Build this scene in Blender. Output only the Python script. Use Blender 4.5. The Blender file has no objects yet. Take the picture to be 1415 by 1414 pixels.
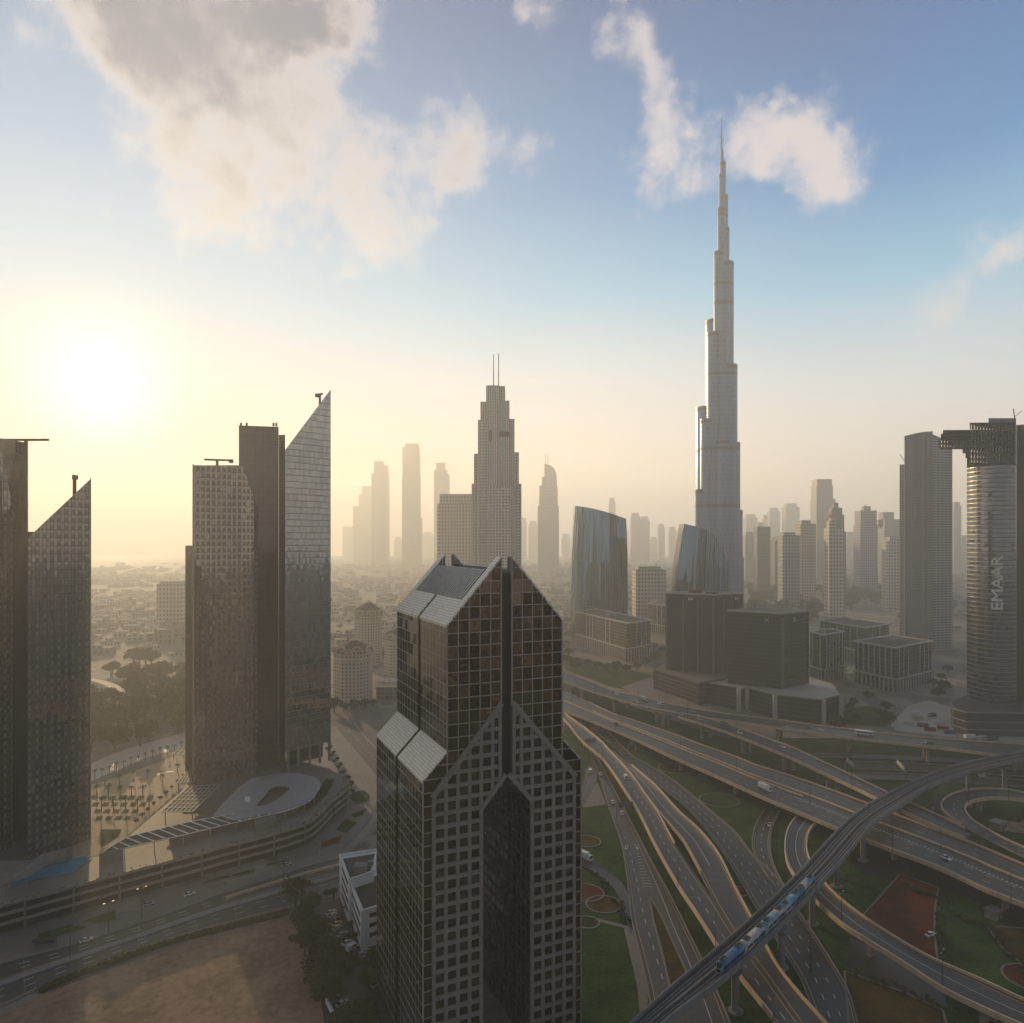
import bpy, math, random
from mathutils import Vector, noise
random.seed(7)
R = math.radians
sc = bpy.context.scene
COL = sc.collection
# ---------------------------------------------------------------- camera
F, H, CX, HY = 1000.0, 150.0, 707.5, 750.0     # focal length in picture units, eye height, centre, horizon row
cam = bpy.data.objects.new('camera', bpy.data.cameras.new('camera'))
COL.objects.link(cam)
cam.location = (0, 0, H)
cam.rotation_euler = (R(90), 0, 0)
cam.data.sensor_width = 36
cam.data.lens = 36 * F / 1415
cam.data.shift_y = (HY - 707) / 1415
cam.data.clip_start = 1
cam.data.clip_end = 60000
sc.camera = cam
# ---------------------------------------------------------------- exposure, sun, sky
EXPO = 1.4
sc.view_settings.view_transform = 'Standard'
sc.view_settings.look = 'None'
sc.view_settings.exposure = EXPO
sc.view_settings.gamma = 1
sc.cycles.use_denoising = True
sc.cycles.max_bounces = 6
sc.cycles.diffuse_bounces = 2
sc.cycles.glossy_bounces = 3
sc.cycles.transmission_bounces = 4
sc.cycles.volume_bounces = 3
sc.cycles.transparent_max_bounces = 6
sc.cycles.sample_clamp_indirect = 4
SUNDIR = Vector((-0.567, 1, 0.205)).normalized()
SUN_EL = math.asin(SUNDIR.z)
SUN_AZ = math.atan2(SUNDIR.x, SUNDIR.y)
sun = bpy.data.objects.new('sun', bpy.data.lights.new('sun', 'SUN'))
COL.objects.link(sun)
sun.data.energy = 2.7
sun.data.color = (1.0, 0.71, 0.38)
sun.data.angle = R(0.6)
sun.rotation_euler = SUNDIR.to_track_quat('Z', 'Y').to_euler()
sun.location = (-600, 1000, 900)

world = bpy.data.worlds.new('World')
sc.world = world
world.use_nodes = True


class NT:
    """tiny helper for node trees"""
    def __init__(s, tree):
        s.t = tree
        s.n = tree.nodes
        s.l = tree.links

    def node(s, kind, **kw):
        n = s.n.new(kind)
        for k, v in kw.items():
            setattr(n, k, v)
        return n

    def put(s, sock, v):
        if isinstance(v, bpy.types.NodeSocket):
            s.l.new(v, sock)
        elif v is not None:
            if hasattr(sock.default_value, '__len__') and not hasattr(v, '__len__'):
                sock.default_value = [v] * len(sock.default_value)
            elif hasattr(v, '__len__') and len(sock.default_value) == 4 and len(v) == 3:
                sock.default_value = (*v, 1)
            else:
                sock.default_value = v

    def math(s, op, a, b=None, c=None, clamp=False):
        n = s.node('ShaderNodeMath', operation=op, use_clamp=clamp)
        s.put(n.inputs[0], a)
        if b is not None: s.put(n.inputs[1], b)
        if c is not None: s.put(n.inputs[2], c)
        return n.outputs[0]

    def vmath(s, op, a, b=None, scale=None):
        n = s.node('ShaderNodeVectorMath', operation=op)
        s.put(n.inputs[0], a)
        if b is not None: s.put(n.inputs[1], b)
        if scale is not None: s.put(n.inputs['Scale'], scale)
        return n.outputs['Value'] if op in ('DOT_PRODUCT', 'LENGTH') else n.outputs[0]

    def mix(s, f, a, b, mode='MIX'):
        n = s.node('ShaderNodeMix', data_type='RGBA', blend_type=mode)
        s.put(n.inputs[0], f); s.put(n.inputs[6], a); s.put(n.inputs[7], b)
        return n.outputs[2]

    def fmix(s, f, a, b):
        n = s.node('ShaderNodeMix', data_type='FLOAT')
        s.put(n.inputs[0], f); s.put(n.inputs[2], a); s.put(n.inputs[3], b)
        return n.outputs[0]

    def ramp(s, f, stops, interp='LINEAR'):
        n = s.node('ShaderNodeValToRGB')
        n.color_ramp.interpolation = interp
        e = n.color_ramp.elements
        while len(e) < len(stops): e.new(0.5)
        for k, (p, c) in enumerate(stops):
            e[k].position = p
            e[k].color = (*c, 1) if len(c) == 3 else c
        s.put(n.inputs[0], f)
        return n.outputs[0]

    def maprange(s, f, a, b, c=0.0, d=1.0, smooth=True):
        n = s.node('ShaderNodeMapRange', interpolation_type='SMOOTHSTEP' if smooth else 'LINEAR')
        s.put(n.inputs[0], f); s.put(n.inputs[1], a); s.put(n.inputs[2], b); s.put(n.inputs[3], c); s.put(n.inputs[4], d)
        return n.outputs[0]

    def noise(s, vec, scale, detail=3, rough=0.5, dist=0.0, color=False):
        n = s.node('ShaderNodeTexNoise')
        if vec is not None: s.put(n.inputs['Vector'], vec)
        n.inputs['Scale'].default_value = scale
        n.inputs['Detail'].default_value = detail
        n.inputs['Roughness'].default_value = rough
        n.inputs['Distortion'].default_value = dist
        return n.outputs['Color' if color else 'Fac']


def srgb(r, g, b):
    def c(v):
        v /= 255
        return v / 12.92 if v <= 0.04045 else ((v + 0.055) / 1.055) ** 2.4
    return (c(r), c(g), c(b))


w = NT(world.node_tree)
w.n.clear()
out = w.node('ShaderNodeOutputWorld')
bg = w.node('ShaderNodeBackground')
bg.inputs['Strength'].default_value = 0.1
w.l.new(bg.outputs[0], out.inputs[0])
GAIN = 12.0 / 2 ** EXPO                        # colours below are as they look after exposure
tc = w.node('ShaderNodeTexCoord')
D = tc.outputs['Generated']
sky = w.node('ShaderNodeTexSky', sky_type='NISHITA', sun_disc=False, sun_elevation=SUN_EL, sun_rotation=SUN_AZ,
             air_density=1.2, dust_density=3.0, ozone_density=2.0, altitude=150)
sep = w.node('ShaderNodeSeparateXYZ'); w.l.new(D, sep.inputs[0])
dz = sep.outputs[2]
wob = w.noise(D, 2.0, 2, 0.5)
dzw = w.math('ADD', dz, w.math('MULTIPLY', w.math('SUBTRACT', wob, 0.5), 0.10))
base = w.ramp(w.math('MAXIMUM', dzw, 0.0), [
    (0.0, (1.08, .93, .80)), (0.08, (1.0, .90, .80)), (0.20, srgb(208, 220, 230)),
    (0.32, srgb(110, 182, 218)), (0.44, srgb(0, 124, 186)), (0.60, srgb(0, 84, 146)), (0.74, srgb(48, 62, 80)), (1.0, srgb(40, 52, 70))])
sd = w.vmath('DOT_PRODUCT', D, tuple(SUNDIR))
ang = w.math('ARCCOSINE', w.math('MINIMUM', sd, 1.0))
g1 = w.math('EXPONENT', w.math('MULTIPLY', w.math('MULTIPLY', ang, ang), -4.6))       # wide pale veil round the sun
g2 = w.math('EXPONENT', w.math('MULTIPLY', w.math('MULTIPLY', ang, ang), -14.0))
g3 = w.math('EXPONENT', w.math('MULTIPLY', w.math('MULTIPLY', ang, ang), -230.0))
low = w.maprange(dz, 0.0, 0.30, 1.0, 0.0)
veil = w.mix(low, srgb(140, 180, 212), srgb(228, 128, 28))
c1 = w.mix(w.math('MULTIPLY', g1, 0.75), base, veil)
c2 = w.mix(1.0, c1, w.mix(g2, (0, 0, 0), (0.06, 0.02, 0.0)), 'ADD')
SKYA = c2
# clouds: soft blobs in direction space broken up by fractal noise
nv = w.noise(D, 9.0, 8, 0.6, 0.3)
nv2 = w.noise(D, 26.0, 6, 0.62)
BL = [(300, -10, 165, 1.75), (150, 10, 125, 1.25), (400, 20, 90, 1.4), (220, 150, 70, 0.75), (330, 240, 95, 1.0), (430, 190, 75, 1.1),
      (620, 215, 72, 1.0), (545, 180, 40, .7), (500, 265, 75, 0.85), (400, 330, 75, 0.65), (260, 285, 60, 0.6), (130, 220, 38, 0.6), (470, 385, 50, .5),
      (710, 5, 48, 0.9), (860, 10, 36, 0.6), (820, 110, 42, 0.75), (885, 100, 45, 0.8), (915, 190, 60, 1.0), (975, 235, 45, .7), (1075, 200, 68, 0.95),
      (1115, 235, 60, 0.85), (1085, 125, 30, .7), (750, 215, 42, 0.75), (1180, 362, 24, 0.6), (1395, 365, 46, 0.8), (1335, 420, 40, 0.6)]


def pdir(x, y):
    return Vector(((x - CX) / F, 1, (HY - y) / F)).normalized()


warp = w.vmath('ADD', D, w.vmath('SCALE', w.vmath('SUBTRACT', w.noise(D, 7.0, 6, 0.6, color=True), (0.5, 0.5, 0.5)), scale=0.27))
tot = None
for (x, y, r, wt) in BL:
    d = pdir(x, y)
    ra = (r / F) * d.y                         # angular radius
    dist = w.vmath('LENGTH', w.vmath('SUBTRACT', warp, tuple(d)))
    g = w.math('MULTIPLY', w.maprange(dist, 0.0, ra * 1.75, 1.0, 0.0), wt)
    tot = g if tot is None else w.math('MAXIMUM', w.math('MAXIMUM', tot, g), w.math('MULTIPLY', w.math('ADD', tot, g), 0.72))
dens = w.math('ADD', tot, w.math('ADD', w.math('MULTIPLY', w.math('SUBTRACT', nv, 0.5), 2.1), w.math('MULTIPLY', w.math('SUBTRACT', nv2, 0.5), 1.0)))
cm = w.maprange(dens, 0.22, 1.3)
cm = w.math('MULTIPLY', cm, w.maprange(tot, 0.03, 0.25))
core = w.maprange(dens, 0.55, 1.85)
core = w.math('MULTIPLY', core, w.maprange(sep.outputs[0], 0.18, -0.12, 0.15, 1.0))
cc = w.mix(g1, srgb(230, 216, 212), srgb(226, 212, 196))
cc = w.mix(w.math('MULTIPLY', core, 0.95), cc, srgb(92, 100, 120))
cfin = w.mix(w.math('MULTIPLY', cm, 0.82), SKYA, cc)
csun = w.mix(1.0, cfin, w.mix(g3, (0, 0, 0), (2.2, 1.7, 0.8)), 'ADD')
# darker, bluer sky on the side away from the sun
back = w.maprange(sep.outputs[1], 0.1, -0.8)
csun = w.mix(w.math('MULTIPLY', back, 0.7), csun, srgb(82, 90, 104))
fin = w.mix(0.02, w.vmath("SCALE", csun, scale=GAIN), w.vmath("MINIMUM", sky.outputs[0], (6, 6, 6)))
w.l.new(fin, bg.inputs[0])
HAZE_DENSITY = 0.00026
# ---------------------------------------------------------------- geometry helpers
def at(x, y, z=0.0):
    """the place where the sight line through picture point x,y meets height z"""
    Y = F * (H - z) / (y - HY)
    return Vector(((x - CX) * Y / F, Y, z))


def px(x, Y, z=0.0):
    return Vector(((x - CX) * Y / F, Y, z))


def zat(y, Y):
    return H + (HY - y) * Y / F


def tag(o, label=None, cat=None, group=None, kind=None):
    if label: o['label'] = label
    if cat: o['category'] = cat
    if group: o['group'] = group
    if kind: o['kind'] = kind
    return o


def thing(name, label, cat, loc=(0, 0, 0), rz=0.0, group=None, kind=None):
    o = bpy.data.objects.new(name, None)
    COL.objects.link(o)
    o.location = loc
    o.rotation_euler = (0, 0, rz)
    o.empty_display_size = 1
    return tag(o, label, cat, group, kind)


def dup(o, parent=None):
    c = o.copy()
    COL.objects.link(c)
    c.parent = parent
    for ch in list(o.children):
        dup(ch, c)
    return c


class MB:
    def __init__(s):
        s.v = []; s.f = []; s.m = []; s.uv = []

    def face(s, pts, mi=0, uv=None):
        b = len(s.v)
        s.v += [tuple(p) for p in pts]
        s.f.append(tuple(range(b, b + len(pts))))
        s.m.append(mi)
        s.uv += list(uv) if uv else [(p[0], p[1]) for p in pts]

    def hexa(s, p, mi=0):
        """8 corners: bottom ring 0-3 then top ring 4-7"""
        for q in ((0, 3, 2, 1), (4, 5, 6, 7), (0, 1, 5, 4), (1, 2, 6, 5), (2, 3, 7, 6), (3, 0, 4, 7)):
            s.face([p[k] for k in q], mi)

    def box(s, a, b, mi=0):
        x0, y0, z0 = a; x1, y1, z1 = b
        s.hexa([(x0, y0, z0), (x1, y0, z0), (x1, y1, z0), (x0, y1, z0), (x0, y0, z1), (x1, y0, z1), (x1, y1, z1), (x0, y1, z1)], mi)

    def obox(s, o, u, v, a, b, z, mi=0):
        """box along unit vectors u, v from origin o; a, b, z are (low, high)"""
        o = Vector(o); u = Vector(u); v = Vector(v)
        P = [o + u * i + v * j for i, j in ((a[0], b[0]), (a[1], b[0]), (a[1], b[1]), (a[0], b[1]))]
        s.hexa([(p.x, p.y, z[0]) for p in P] + [(p.x, p.y, z[1]) for p in P], mi)

    def prism(s, poly, z0, z1, ms=0, mt=None, uoff=0.0, bottom=False):
        """walls round a counter-clockwise footprint; z1 may be one height per corner"""
        n = len(poly)
        tops = z1 if hasattr(z1, '__len__') else [z1] * n
        u = uoff
        for i in range(n):
            a = poly[i]; b = poly[(i + 1) % n]
            L = math.hypot(b[0] - a[0], b[1] - a[1])
            s.face([(a[0], a[1], z0), (b[0], b[1], z0), (b[0], b[1], tops[(i + 1) % n]), (a[0], a[1], tops[i])], ms,
                   [(u, z0), (u + L, z0), (u + L, tops[(i + 1) % n]), (u, tops[i])])
            u += L
        s.face([(p[0], p[1], t) for p, t in zip(poly, tops)], ms if mt is None else mt)
        if bottom: s.face([(p[0], p[1], z0) for p in reversed(poly)], ms if mt is None else mt)

    def tube(s, p, q, r0, r1=None, n=6, mi=0):
        p = Vector(p); q = Vector(q); r1 = r0 if r1 is None else r1
        d = (q - p).normalized()
        a = d.orthogonal().normalized(); b = d.cross(a)
        A = [p + (a * math.cos(t) + b * math.sin(t)) * r0 for t in [k * 2 * math.pi / n for k in range(n)]]
        B = [q + (a * math.cos(t) + b * math.sin(t)) * r1 for t in [k * 2 * math.pi / n for k in range(n)]]
        for k in range(n):
            s.face([A[k], A[(k + 1) % n], B[(k + 1) % n], B[k]], mi)
        s.face(B, mi); s.face(A[::-1], mi)

    def beam(s, p, q, w_, h, mi=0, up=Vector((0, 0, 1))):
        p = Vector(p); q = Vector(q)
        d = (q - p).normalized(); a = d.cross(up).normalized() * w_ / 2; b = a.cross(d).normalized() * h / 2
        s.hexa([p - a - b, p + a - b, q + a - b, q - a - b, p - a + b, p + a + b, q + a + b, q - a + b], mi)

    def build(s, name, mats, parent=None, smooth=False, weld=False):
        me = bpy.data.meshes.new(name)
        me.from_pydata(s.v, [], s.f)
        if not isinstance(mats, (list, tuple)): mats = [mats]
        for m in mats: me.materials.append(m)
        me.polygons.foreach_set('material_index', s.m)
        ul = me.uv_layers.new(name='UVMap')
        ul.data.foreach_set('uv', [c for t in s.uv for c in t])
        if weld:
            import bmesh
            bm = bmesh.new(); bm.from_mesh(me)
            bmesh.ops.remove_doubles(bm, verts=bm.verts, dist=0.001)
            bm.to_mesh(me); bm.free()
        if smooth: me.polygons.foreach_set('use_smooth', [True] * len(me.polygons))
        me.update()
        o = bpy.data.objects.new(name, me)
        COL.objects.link(o)
        o.parent = parent
        return o


def put_split(mb, name, mats, parent):
    """one object for every separate piece in the mesh"""
    key = {}; par = list(range(len(mb.f)))

    def find(i):
        while par[i] != i: par[i] = par[par[i]]; i = par[i]
        return i
    for fi, f_ in enumerate(mb.f):
        for vi in f_:
            k = tuple(round(c, 3) for c in mb.v[vi])
            if k in key: par[find(fi)] = find(key[k])
            else: key[k] = fi
    groups = {}
    for fi in range(len(mb.f)): groups.setdefault(find(fi), []).append(fi)
    starts = []; s0 = 0
    for f_ in mb.f: starts.append(s0); s0 += len(f_)
    for g_ in groups.values():
        n_ = MB()
        for fi in g_: n_.face([mb.v[v] for v in mb.f[fi]], mb.m[fi], mb.uv[starts[fi]:starts[fi] + len(mb.f[fi])])
        put(n_, name, mats, parent)


def ccw(poly):
    a = sum(poly[i][0] * poly[(i + 1) % len(poly)][1] - poly[(i + 1) % len(poly)][0] * poly[i][1] for i in range(len(poly)))
    return list(poly) if a > 0 else list(poly)[::-1]


def spline(pts, n):
    """Catmull-Rom through 3D points, n samples evenly spaced along its length"""
    P = [Vector(p) for p in pts]
    if len(P) == 2:
        return [P[0].lerp(P[1], k / (n - 1)) for k in range(n)]
    P = [P[0] * 2 - P[1]] + P + [P[-1] * 2 - P[-2]]
    fine = []
    for i in range(1, len(P) - 2):
        for k in range(12):
            t = k / 12
            a, b, c, d = P[i - 1], P[i], P[i + 1], P[i + 2]
            # centripetal-like damping for uneven spacing
            m1 = (c - a) * 0.5; m2 = (d - b) * 0.5
            L = (c - b).length
            if m1.length > L: m1 = m1.normalized() * L
            if m2.length > L: m2 = m2.normalized() * L
            h1 = 2 * t ** 3 - 3 * t ** 2 + 1; h2 = t ** 3 - 2 * t ** 2 + t; h3 = -2 * t ** 3 + 3 * t ** 2; h4 = t ** 3 - t ** 2
            fine.append(b * h1 + m1 * h2 + c * h3 + m2 * h4)
    fine.append(P[-2])
    cum = [0]
    for a, b in zip(fine, fine[1:]): cum.append(cum[-1] + (b - a).length)
    outp = []; j = 0
    for k in range(n):
        s_ = cum[-1] * k / (n - 1)
        while j < len(cum) - 2 and cum[j + 1] < s_: j += 1
        t = (s_ - cum[j]) / max(1e-6, cum[j + 1] - cum[j])
        outp.append(fine[j].lerp(fine[j + 1], t))
    return outp


# ---------------------------------------------------------------- materials
def material(name):
    m = bpy.data.materials.new(name)
    m.use_nodes = True
    t = NT(m.node_tree)
    t.n.clear()
    o = t.node('ShaderNodeOutputMaterial')
    b = t.node('ShaderNodeBsdfPrincipled')
    t.l.new(b.outputs[0], o.inputs[0])
    return m, t, b


def rough_mat(name, col, rough=0.8, var=0.25, scale=0.3, metal=0.0, col2=None, big=0.02, spec=0.5):
    """matt surface with two sizes of tonal variation"""
    m, t, b = material(name)
    g = t.node('ShaderNodeNewGeometry')
    n1 = t.noise(g.outputs['Position'], scale, 4, 0.6)
    n2 = t.noise(g.outputs['Position'], big, 3, 0.55)
    c2 = col2 or tuple(c * (1 - var) for c in col)
    k = t.math('ADD', t.math('MULTIPLY', n1, 0.5), t.math('MULTIPLY', n2, 0.5))
    t.put(b.inputs['Base Color'], t.mix(t.maprange(k, 0.38, 0.62), c2, col))
    b.inputs['Roughness'].default_value = rough
    b.inputs['Metallic'].default_value = metal
    b.inputs['Specular IOR Level'].default_value = spec
    return m


def facade(name, glass=(.03, .035, .04), frame=(.3, .28, .25), cw=3.0, fh=3.7, mw=0.3, mh=0.4, rough=0.08, metal=0.6,
           jitter=0.012, var=0.6, blind=0.0, blindcol=(.35, .33, .3), u0=0.0, wav=0.0, frough=0.6, band=None, bandcol=(.03, .03, .03), fmetal=0.0, bevery=0):
    """glazing grid measured in metres along the wall (u) and up it (v); each pane has its own tone and tilt"""
    m, t, b = material(name)
    uv = t.node('ShaderNodeUVMap', uv_map='UVMap')
    s = t.node('ShaderNodeSeparateXYZ'); t.l.new(uv.outputs[0], s.inputs[0])
    u = t.math('DIVIDE', t.math('ADD', s.outputs[0], u0), cw); v = t.math('DIVIDE', s.outputs[1], fh)
    fu = t.math('FRACT', u); fv = t.math('FRACT', v)
    mask = t.math('LESS_THAN', fu, mw / cw)
    if mh > 0: mask = t.math('MAXIMUM', mask, t.math('LESS_THAN', fv, mh / fh))
    cb = t.node('ShaderNodeCombineXYZ')
    t.l.new(t.math('FLOOR', u), cb.inputs[0]); t.l.new(t.math('FLOOR', v), cb.inputs[1])
    wn = t.node('ShaderNodeTexWhiteNoise', noise_dimensions='2D'); t.l.new(cb.outputs[0], wn.inputs['Vector'])
    tone = t.math('ADD', 1 - var / 2, t.math('MULTIPLY', wn.outputs['Value'], var))
    gcol = t.vmath('SCALE', glass, scale=tone)
    wn2 = t.node('ShaderNodeTexWhiteNoise', noise_dimensions='3D')
    t.l.new(t.vmath('ADD', cb.outputs[0], (7.3, 3.1, 2.2)), wn2.inputs['Vector'])
    bl = None
    if blind > 0:
        bl = t.math('LESS_THAN', wn2.outputs['Value'], blind)
        if bevery:
            bl = t.math('MULTIPLY', bl, t.math('LESS_THAN', t.math('FRACT', t.math('DIVIDE', t.math('FLOOR', u), bevery)), 0.5 / bevery))
            bl = t.math('MULTIPLY', bl, t.math('LESS_THAN', fv, .62))
        gcol = t.mix(bl, gcol, blindcol)
    base = t.mix(mask, gcol, frame)
    if band:                                    # darker plant floors: list of (low, high) in metres
        for z0, z1 in band:
            bm_ = t.math('MULTIPLY', t.math('GREATER_THAN', s.outputs[1], z0), t.math('LESS_THAN', s.outputs[1], z1))
            base = t.mix(bm_, base, bandcol)
            mask = t.math('MAXIMUM', mask, bm_)
    t.put(b.inputs['Base Color'], base)
    notglass = mask if bl is None else t.math('MAXIMUM', mask, bl)
    t.put(b.inputs['Roughness'], t.fmix(mask, rough, frough))
    t.put(b.inputs['Metallic'], t.fmix(mask, t.fmix(bl, metal, 0.1) if bl is not None else metal, fmetal))
    if jitter > 0:
        g = t.node('ShaderNodeNewGeometry')
        j = t.vmath('SCALE', t.vmath('SUBTRACT', wn.outputs['Color'], (.5, .5, .5)), scale=jitter * 2)
        nn = t.vmath('ADD', g.outputs['Normal'], j)
        if wav > 0:
            wv = t.noise(g.outputs['Position'], 0.45, 3, 0.6, color=True)
            nn = t.vmath('ADD', nn, t.vmath('SCALE', t.vmath('SUBTRACT', wv, (.5, .5, .5)), scale=wav))
        t.put(b.inputs['Normal'], t.vmath('NORMALIZE', nn))
    return m


M = {}
M['concrete'] = rough_mat('pale concrete', (.34, .27, .21), 0.75, 0.3, 0.5)
M['parapet'] = rough_mat('sand coloured concrete', (.64, .46, .29), 0.36, 0.25, 0.4, spec=1.0)
M['greyconc'] = rough_mat('grey concrete', (.22, .215, .22), 0.75, 0.3, 0.5)
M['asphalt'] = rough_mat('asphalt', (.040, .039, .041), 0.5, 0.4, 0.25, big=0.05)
def asphalt_mat(name, base):
    """asphalt with wheel tracks, patches of newer surfacing and joints; u runs across the road, v along it"""
    m, t, b = material(name)
    uv = t.node('ShaderNodeUVMap', uv_map='UVMap')
    s = t.node('ShaderNodeSeparateXYZ'); t.l.new(uv.outputs[0], s.inputs[0])
    g = t.node('ShaderNodeNewGeometry')
    tr = t.math('ABSOLUTE', t.math('SINE', t.math('MULTIPLY', s.outputs[0], math.pi / 1.8)))
    tr = t.math('MULTIPLY', t.math('SUBTRACT', tr, .5), .30)
    st = t.node('ShaderNodeCombineXYZ'); t.l.new(t.math('MULTIPLY', s.outputs[0], .55), st.inputs[0]); t.l.new(t.math('MULTIPLY', s.outputs[1], .035), st.inputs[1])
    n1 = t.noise(st.outputs[0], 1.0, 4, .6); n2 = t.noise(g.outputs['Position'], .9, 3, .6)
    k = t.math('ADD', 1.0, t.math('ADD', tr, t.math('ADD', t.math('MULTIPLY', t.math('SUBTRACT', n1, .5), 1.1), t.math('MULTIPLY', t.math('SUBTRACT', n2, .5), .4))))
    jt = t.math('LESS_THAN', t.math('FRACT', t.math('DIVIDE', s.outputs[1], 38.0)), .011)
    t.put(b.inputs['Base Color'], t.mix(jt, t.vmath('SCALE', base, scale=k), tuple(c * 2.6 for c in base)))
    b.inputs['Roughness'].default_value = .5
    return m


M['asphalt_road'] = asphalt_mat('worn road asphalt', (.044, .042, .043))
M['asphalt_pale'] = rough_mat('worn asphalt', (.12, .11, .105), 0.85, 0.3, 0.25, big=0.05)
M['plaza'] = rough_mat('plaza stone paving', (.50, .37, .24), 0.8, 0.25, 0.4, spec=.35)
M['paving'] = rough_mat('grey paving', (.20, .18, .16), 0.7, 0.25, 0.4)
M['paint'] = rough_mat('road paint', (.62, .60, .54), 0.7, 0.2, 1.0)
M['paint_yellow'] = rough_mat('yellow road paint', (.55, .36, .10), 0.7, 0.2, 1.0)
M['grass'] = rough_mat('lawn', (.046, .098, .020), 0.95, 0.5, 0.8, col2=(.018, .044, .010), spec=.1, big=.09)
M['redbed'] = rough_mat('red flower bed', (.17, .042, .016), 0.95, 0.4, 1.2, col2=(.075, .026, .012), spec=.1, big=.12)
M['goldbed'] = rough_mat('ochre flower bed', (.11, .070, .02), 0.95, 0.4, 1.3, col2=(.035, .040, .013), spec=.1, big=.12)
M['sand'] = rough_mat('bare sand', (.36, .25, .165), 0.95, 0.3, 0.35, col2=(.21, .145, .095), big=0.05, spec=.1)
M['hedge'] = rough_mat('hedge leaves', (.035, .05, .018), 0.95, 0.5, 0.9, spec=.1)
M['white'] = rough_mat('white painted wall', (.80, .79, .77), 0.7, 0.15, 0.3)
M['dark'] = rough_mat('dark metal', (.025, .025, .027), 0.5, 0.3, 0.5)
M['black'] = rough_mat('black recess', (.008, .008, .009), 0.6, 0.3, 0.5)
M['roofdark'] = rough_mat('dark flat roof', (.065, .062, .06), 0.85, 0.35, 0.3)
M['rooflight'] = rough_mat('pale flat roof', (.30, .27, .25), 0.92, 0.3, 0.3, spec=.15)
M['steel'] = rough_mat('galvanised steel', (.35, .35, .36), 0.35, 0.3, 0.5, metal=0.8)
M['water'] = rough_mat('pool water', (.015, .24, .40), 0.05, 0.3, 0.4)

# ---------------------------------------------------------------- haze, ground, sea
hm = bpy.data.materials.new('haze')
hm.use_nodes = True
ht = NT(hm.node_tree); ht.n.clear()
ho = ht.node('ShaderNodeOutputMaterial'); hv = ht.node('ShaderNodeVolumePrincipled')
hv.inputs['Color'].default_value = (0.945, 0.975, 0.965, 1)
hv.inputs['Density'].default_value = HAZE_DENSITY
hv.inputs['Anisotropy'].default_value = 0.40
ht.l.new(hv.outputs[0], ho.inputs['Volume'])
b = MB(); b.box((-6200, -1600, -2), (6200, 8600, 850))
hz = b.build('haze', hm)
tag(hz, kind='stuff')

gm, t, bs = material('city ground')
g = t.node('ShaderNodeNewGeometry')
P = g.outputs['Position']
n1 = t.noise(P, 0.004, 5, 0.6, 0.6); n2 = t.noise(P, 0.05, 5, 0.65)
vo = t.node('ShaderNodeTexVoronoi', feature='F1', distance='MANHATTAN'); t.l.new(P, vo.inputs['Vector']); vo.inputs['Scale'].default_value = 0.05
vc = t.node('ShaderNodeSeparateColor'); t.l.new(vo.outputs['Color'], vc.inputs[0])
ve = t.node('ShaderNodeTexVoronoi', feature='DISTANCE_TO_EDGE'); t.l.new(P, ve.inputs['Vector']); ve.inputs['Scale'].default_value = 0.006
c = t.mix(t.maprange(n1, 0.4, 0.6), (.16, .14, .11), (.33, .28, .22))
c = t.mix(t.maprange(n2, 0.45, 0.62), c, (.10, .10, .07))
c = t.mix(t.math('MULTIPLY', t.math('GREATER_THAN', vc.outputs[0], 0.76), 0.55), c, (.30, .25, .20))
c = t.mix(t.maprange(ve.outputs['Distance'], 0.05, 0.03), c, (.16, .14, .12))
t.put(bs.inputs['Base Color'], c)
bs.inputs['Roughness'].default_value = 0.9
b = MB()
xs = [-6000, -2500, -900, 0, 900, 2500, 6000]; ys = [-1500, -300, 200, 700, 1500, 3000, 8400]
for i in range(6):
    for j in range(6):
        b.face([(xs[i], ys[j], 0), (xs[i + 1], ys[j], 0), (xs[i + 1], ys[j + 1], 0), (xs[i], ys[j + 1], 0)])
tag(b.build('ground', gm, weld=True), kind='structure')
sm, t, bs = material('sea')
bs.inputs['Base Color'].default_value = (.05, .07, .08, 1); bs.inputs['Roughness'].default_value = 0.75; bs.inputs['Specular IOR Level'].default_value = .2
b = MB(); b.face([(-5900, 3400, .6), (-900, 3900, .6), (-300, 8300, .6), (-5900, 8300, .6)])
tag(b.build('sea', sm), kind='structure')
# ================================================================ large structure: the gabled foreground tower
def rotz(v, a):
    return (v[0] * math.cos(a) - v[1] * math.sin(a), v[0] * math.sin(a) + v[1] * math.cos(a))


G_bronze = facade('bronze reflective glazing', (.10, .075, .055), (.05, .045, .04), 3.36, 3.66, 0.0, 0.0, 0.03, 0.85, 0.035, 1.0, wav=.09)
G_bronze_side = facade('bronze side glazing', (.12, .105, .085), (.36, .33, .28), 3.24, 3.66, 0.22, 0.26, 0.05, 0.8, 0.012, 0.45, wav=.015)
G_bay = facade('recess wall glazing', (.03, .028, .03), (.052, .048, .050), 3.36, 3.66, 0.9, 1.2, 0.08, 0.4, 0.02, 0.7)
M['lattice'] = rough_mat('grey brown granite cladding', (.27, .232, .20), 0.5, 0.25, 0.6)
M['mullion'] = rough_mat('pale mullions', (.34, .30, .25), 0.45, 0.2, 0.6)
M['rib'] = rough_mat('dark rib louvres', (.10, .095, .10), 0.5, 0.3, 0.6)


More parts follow.
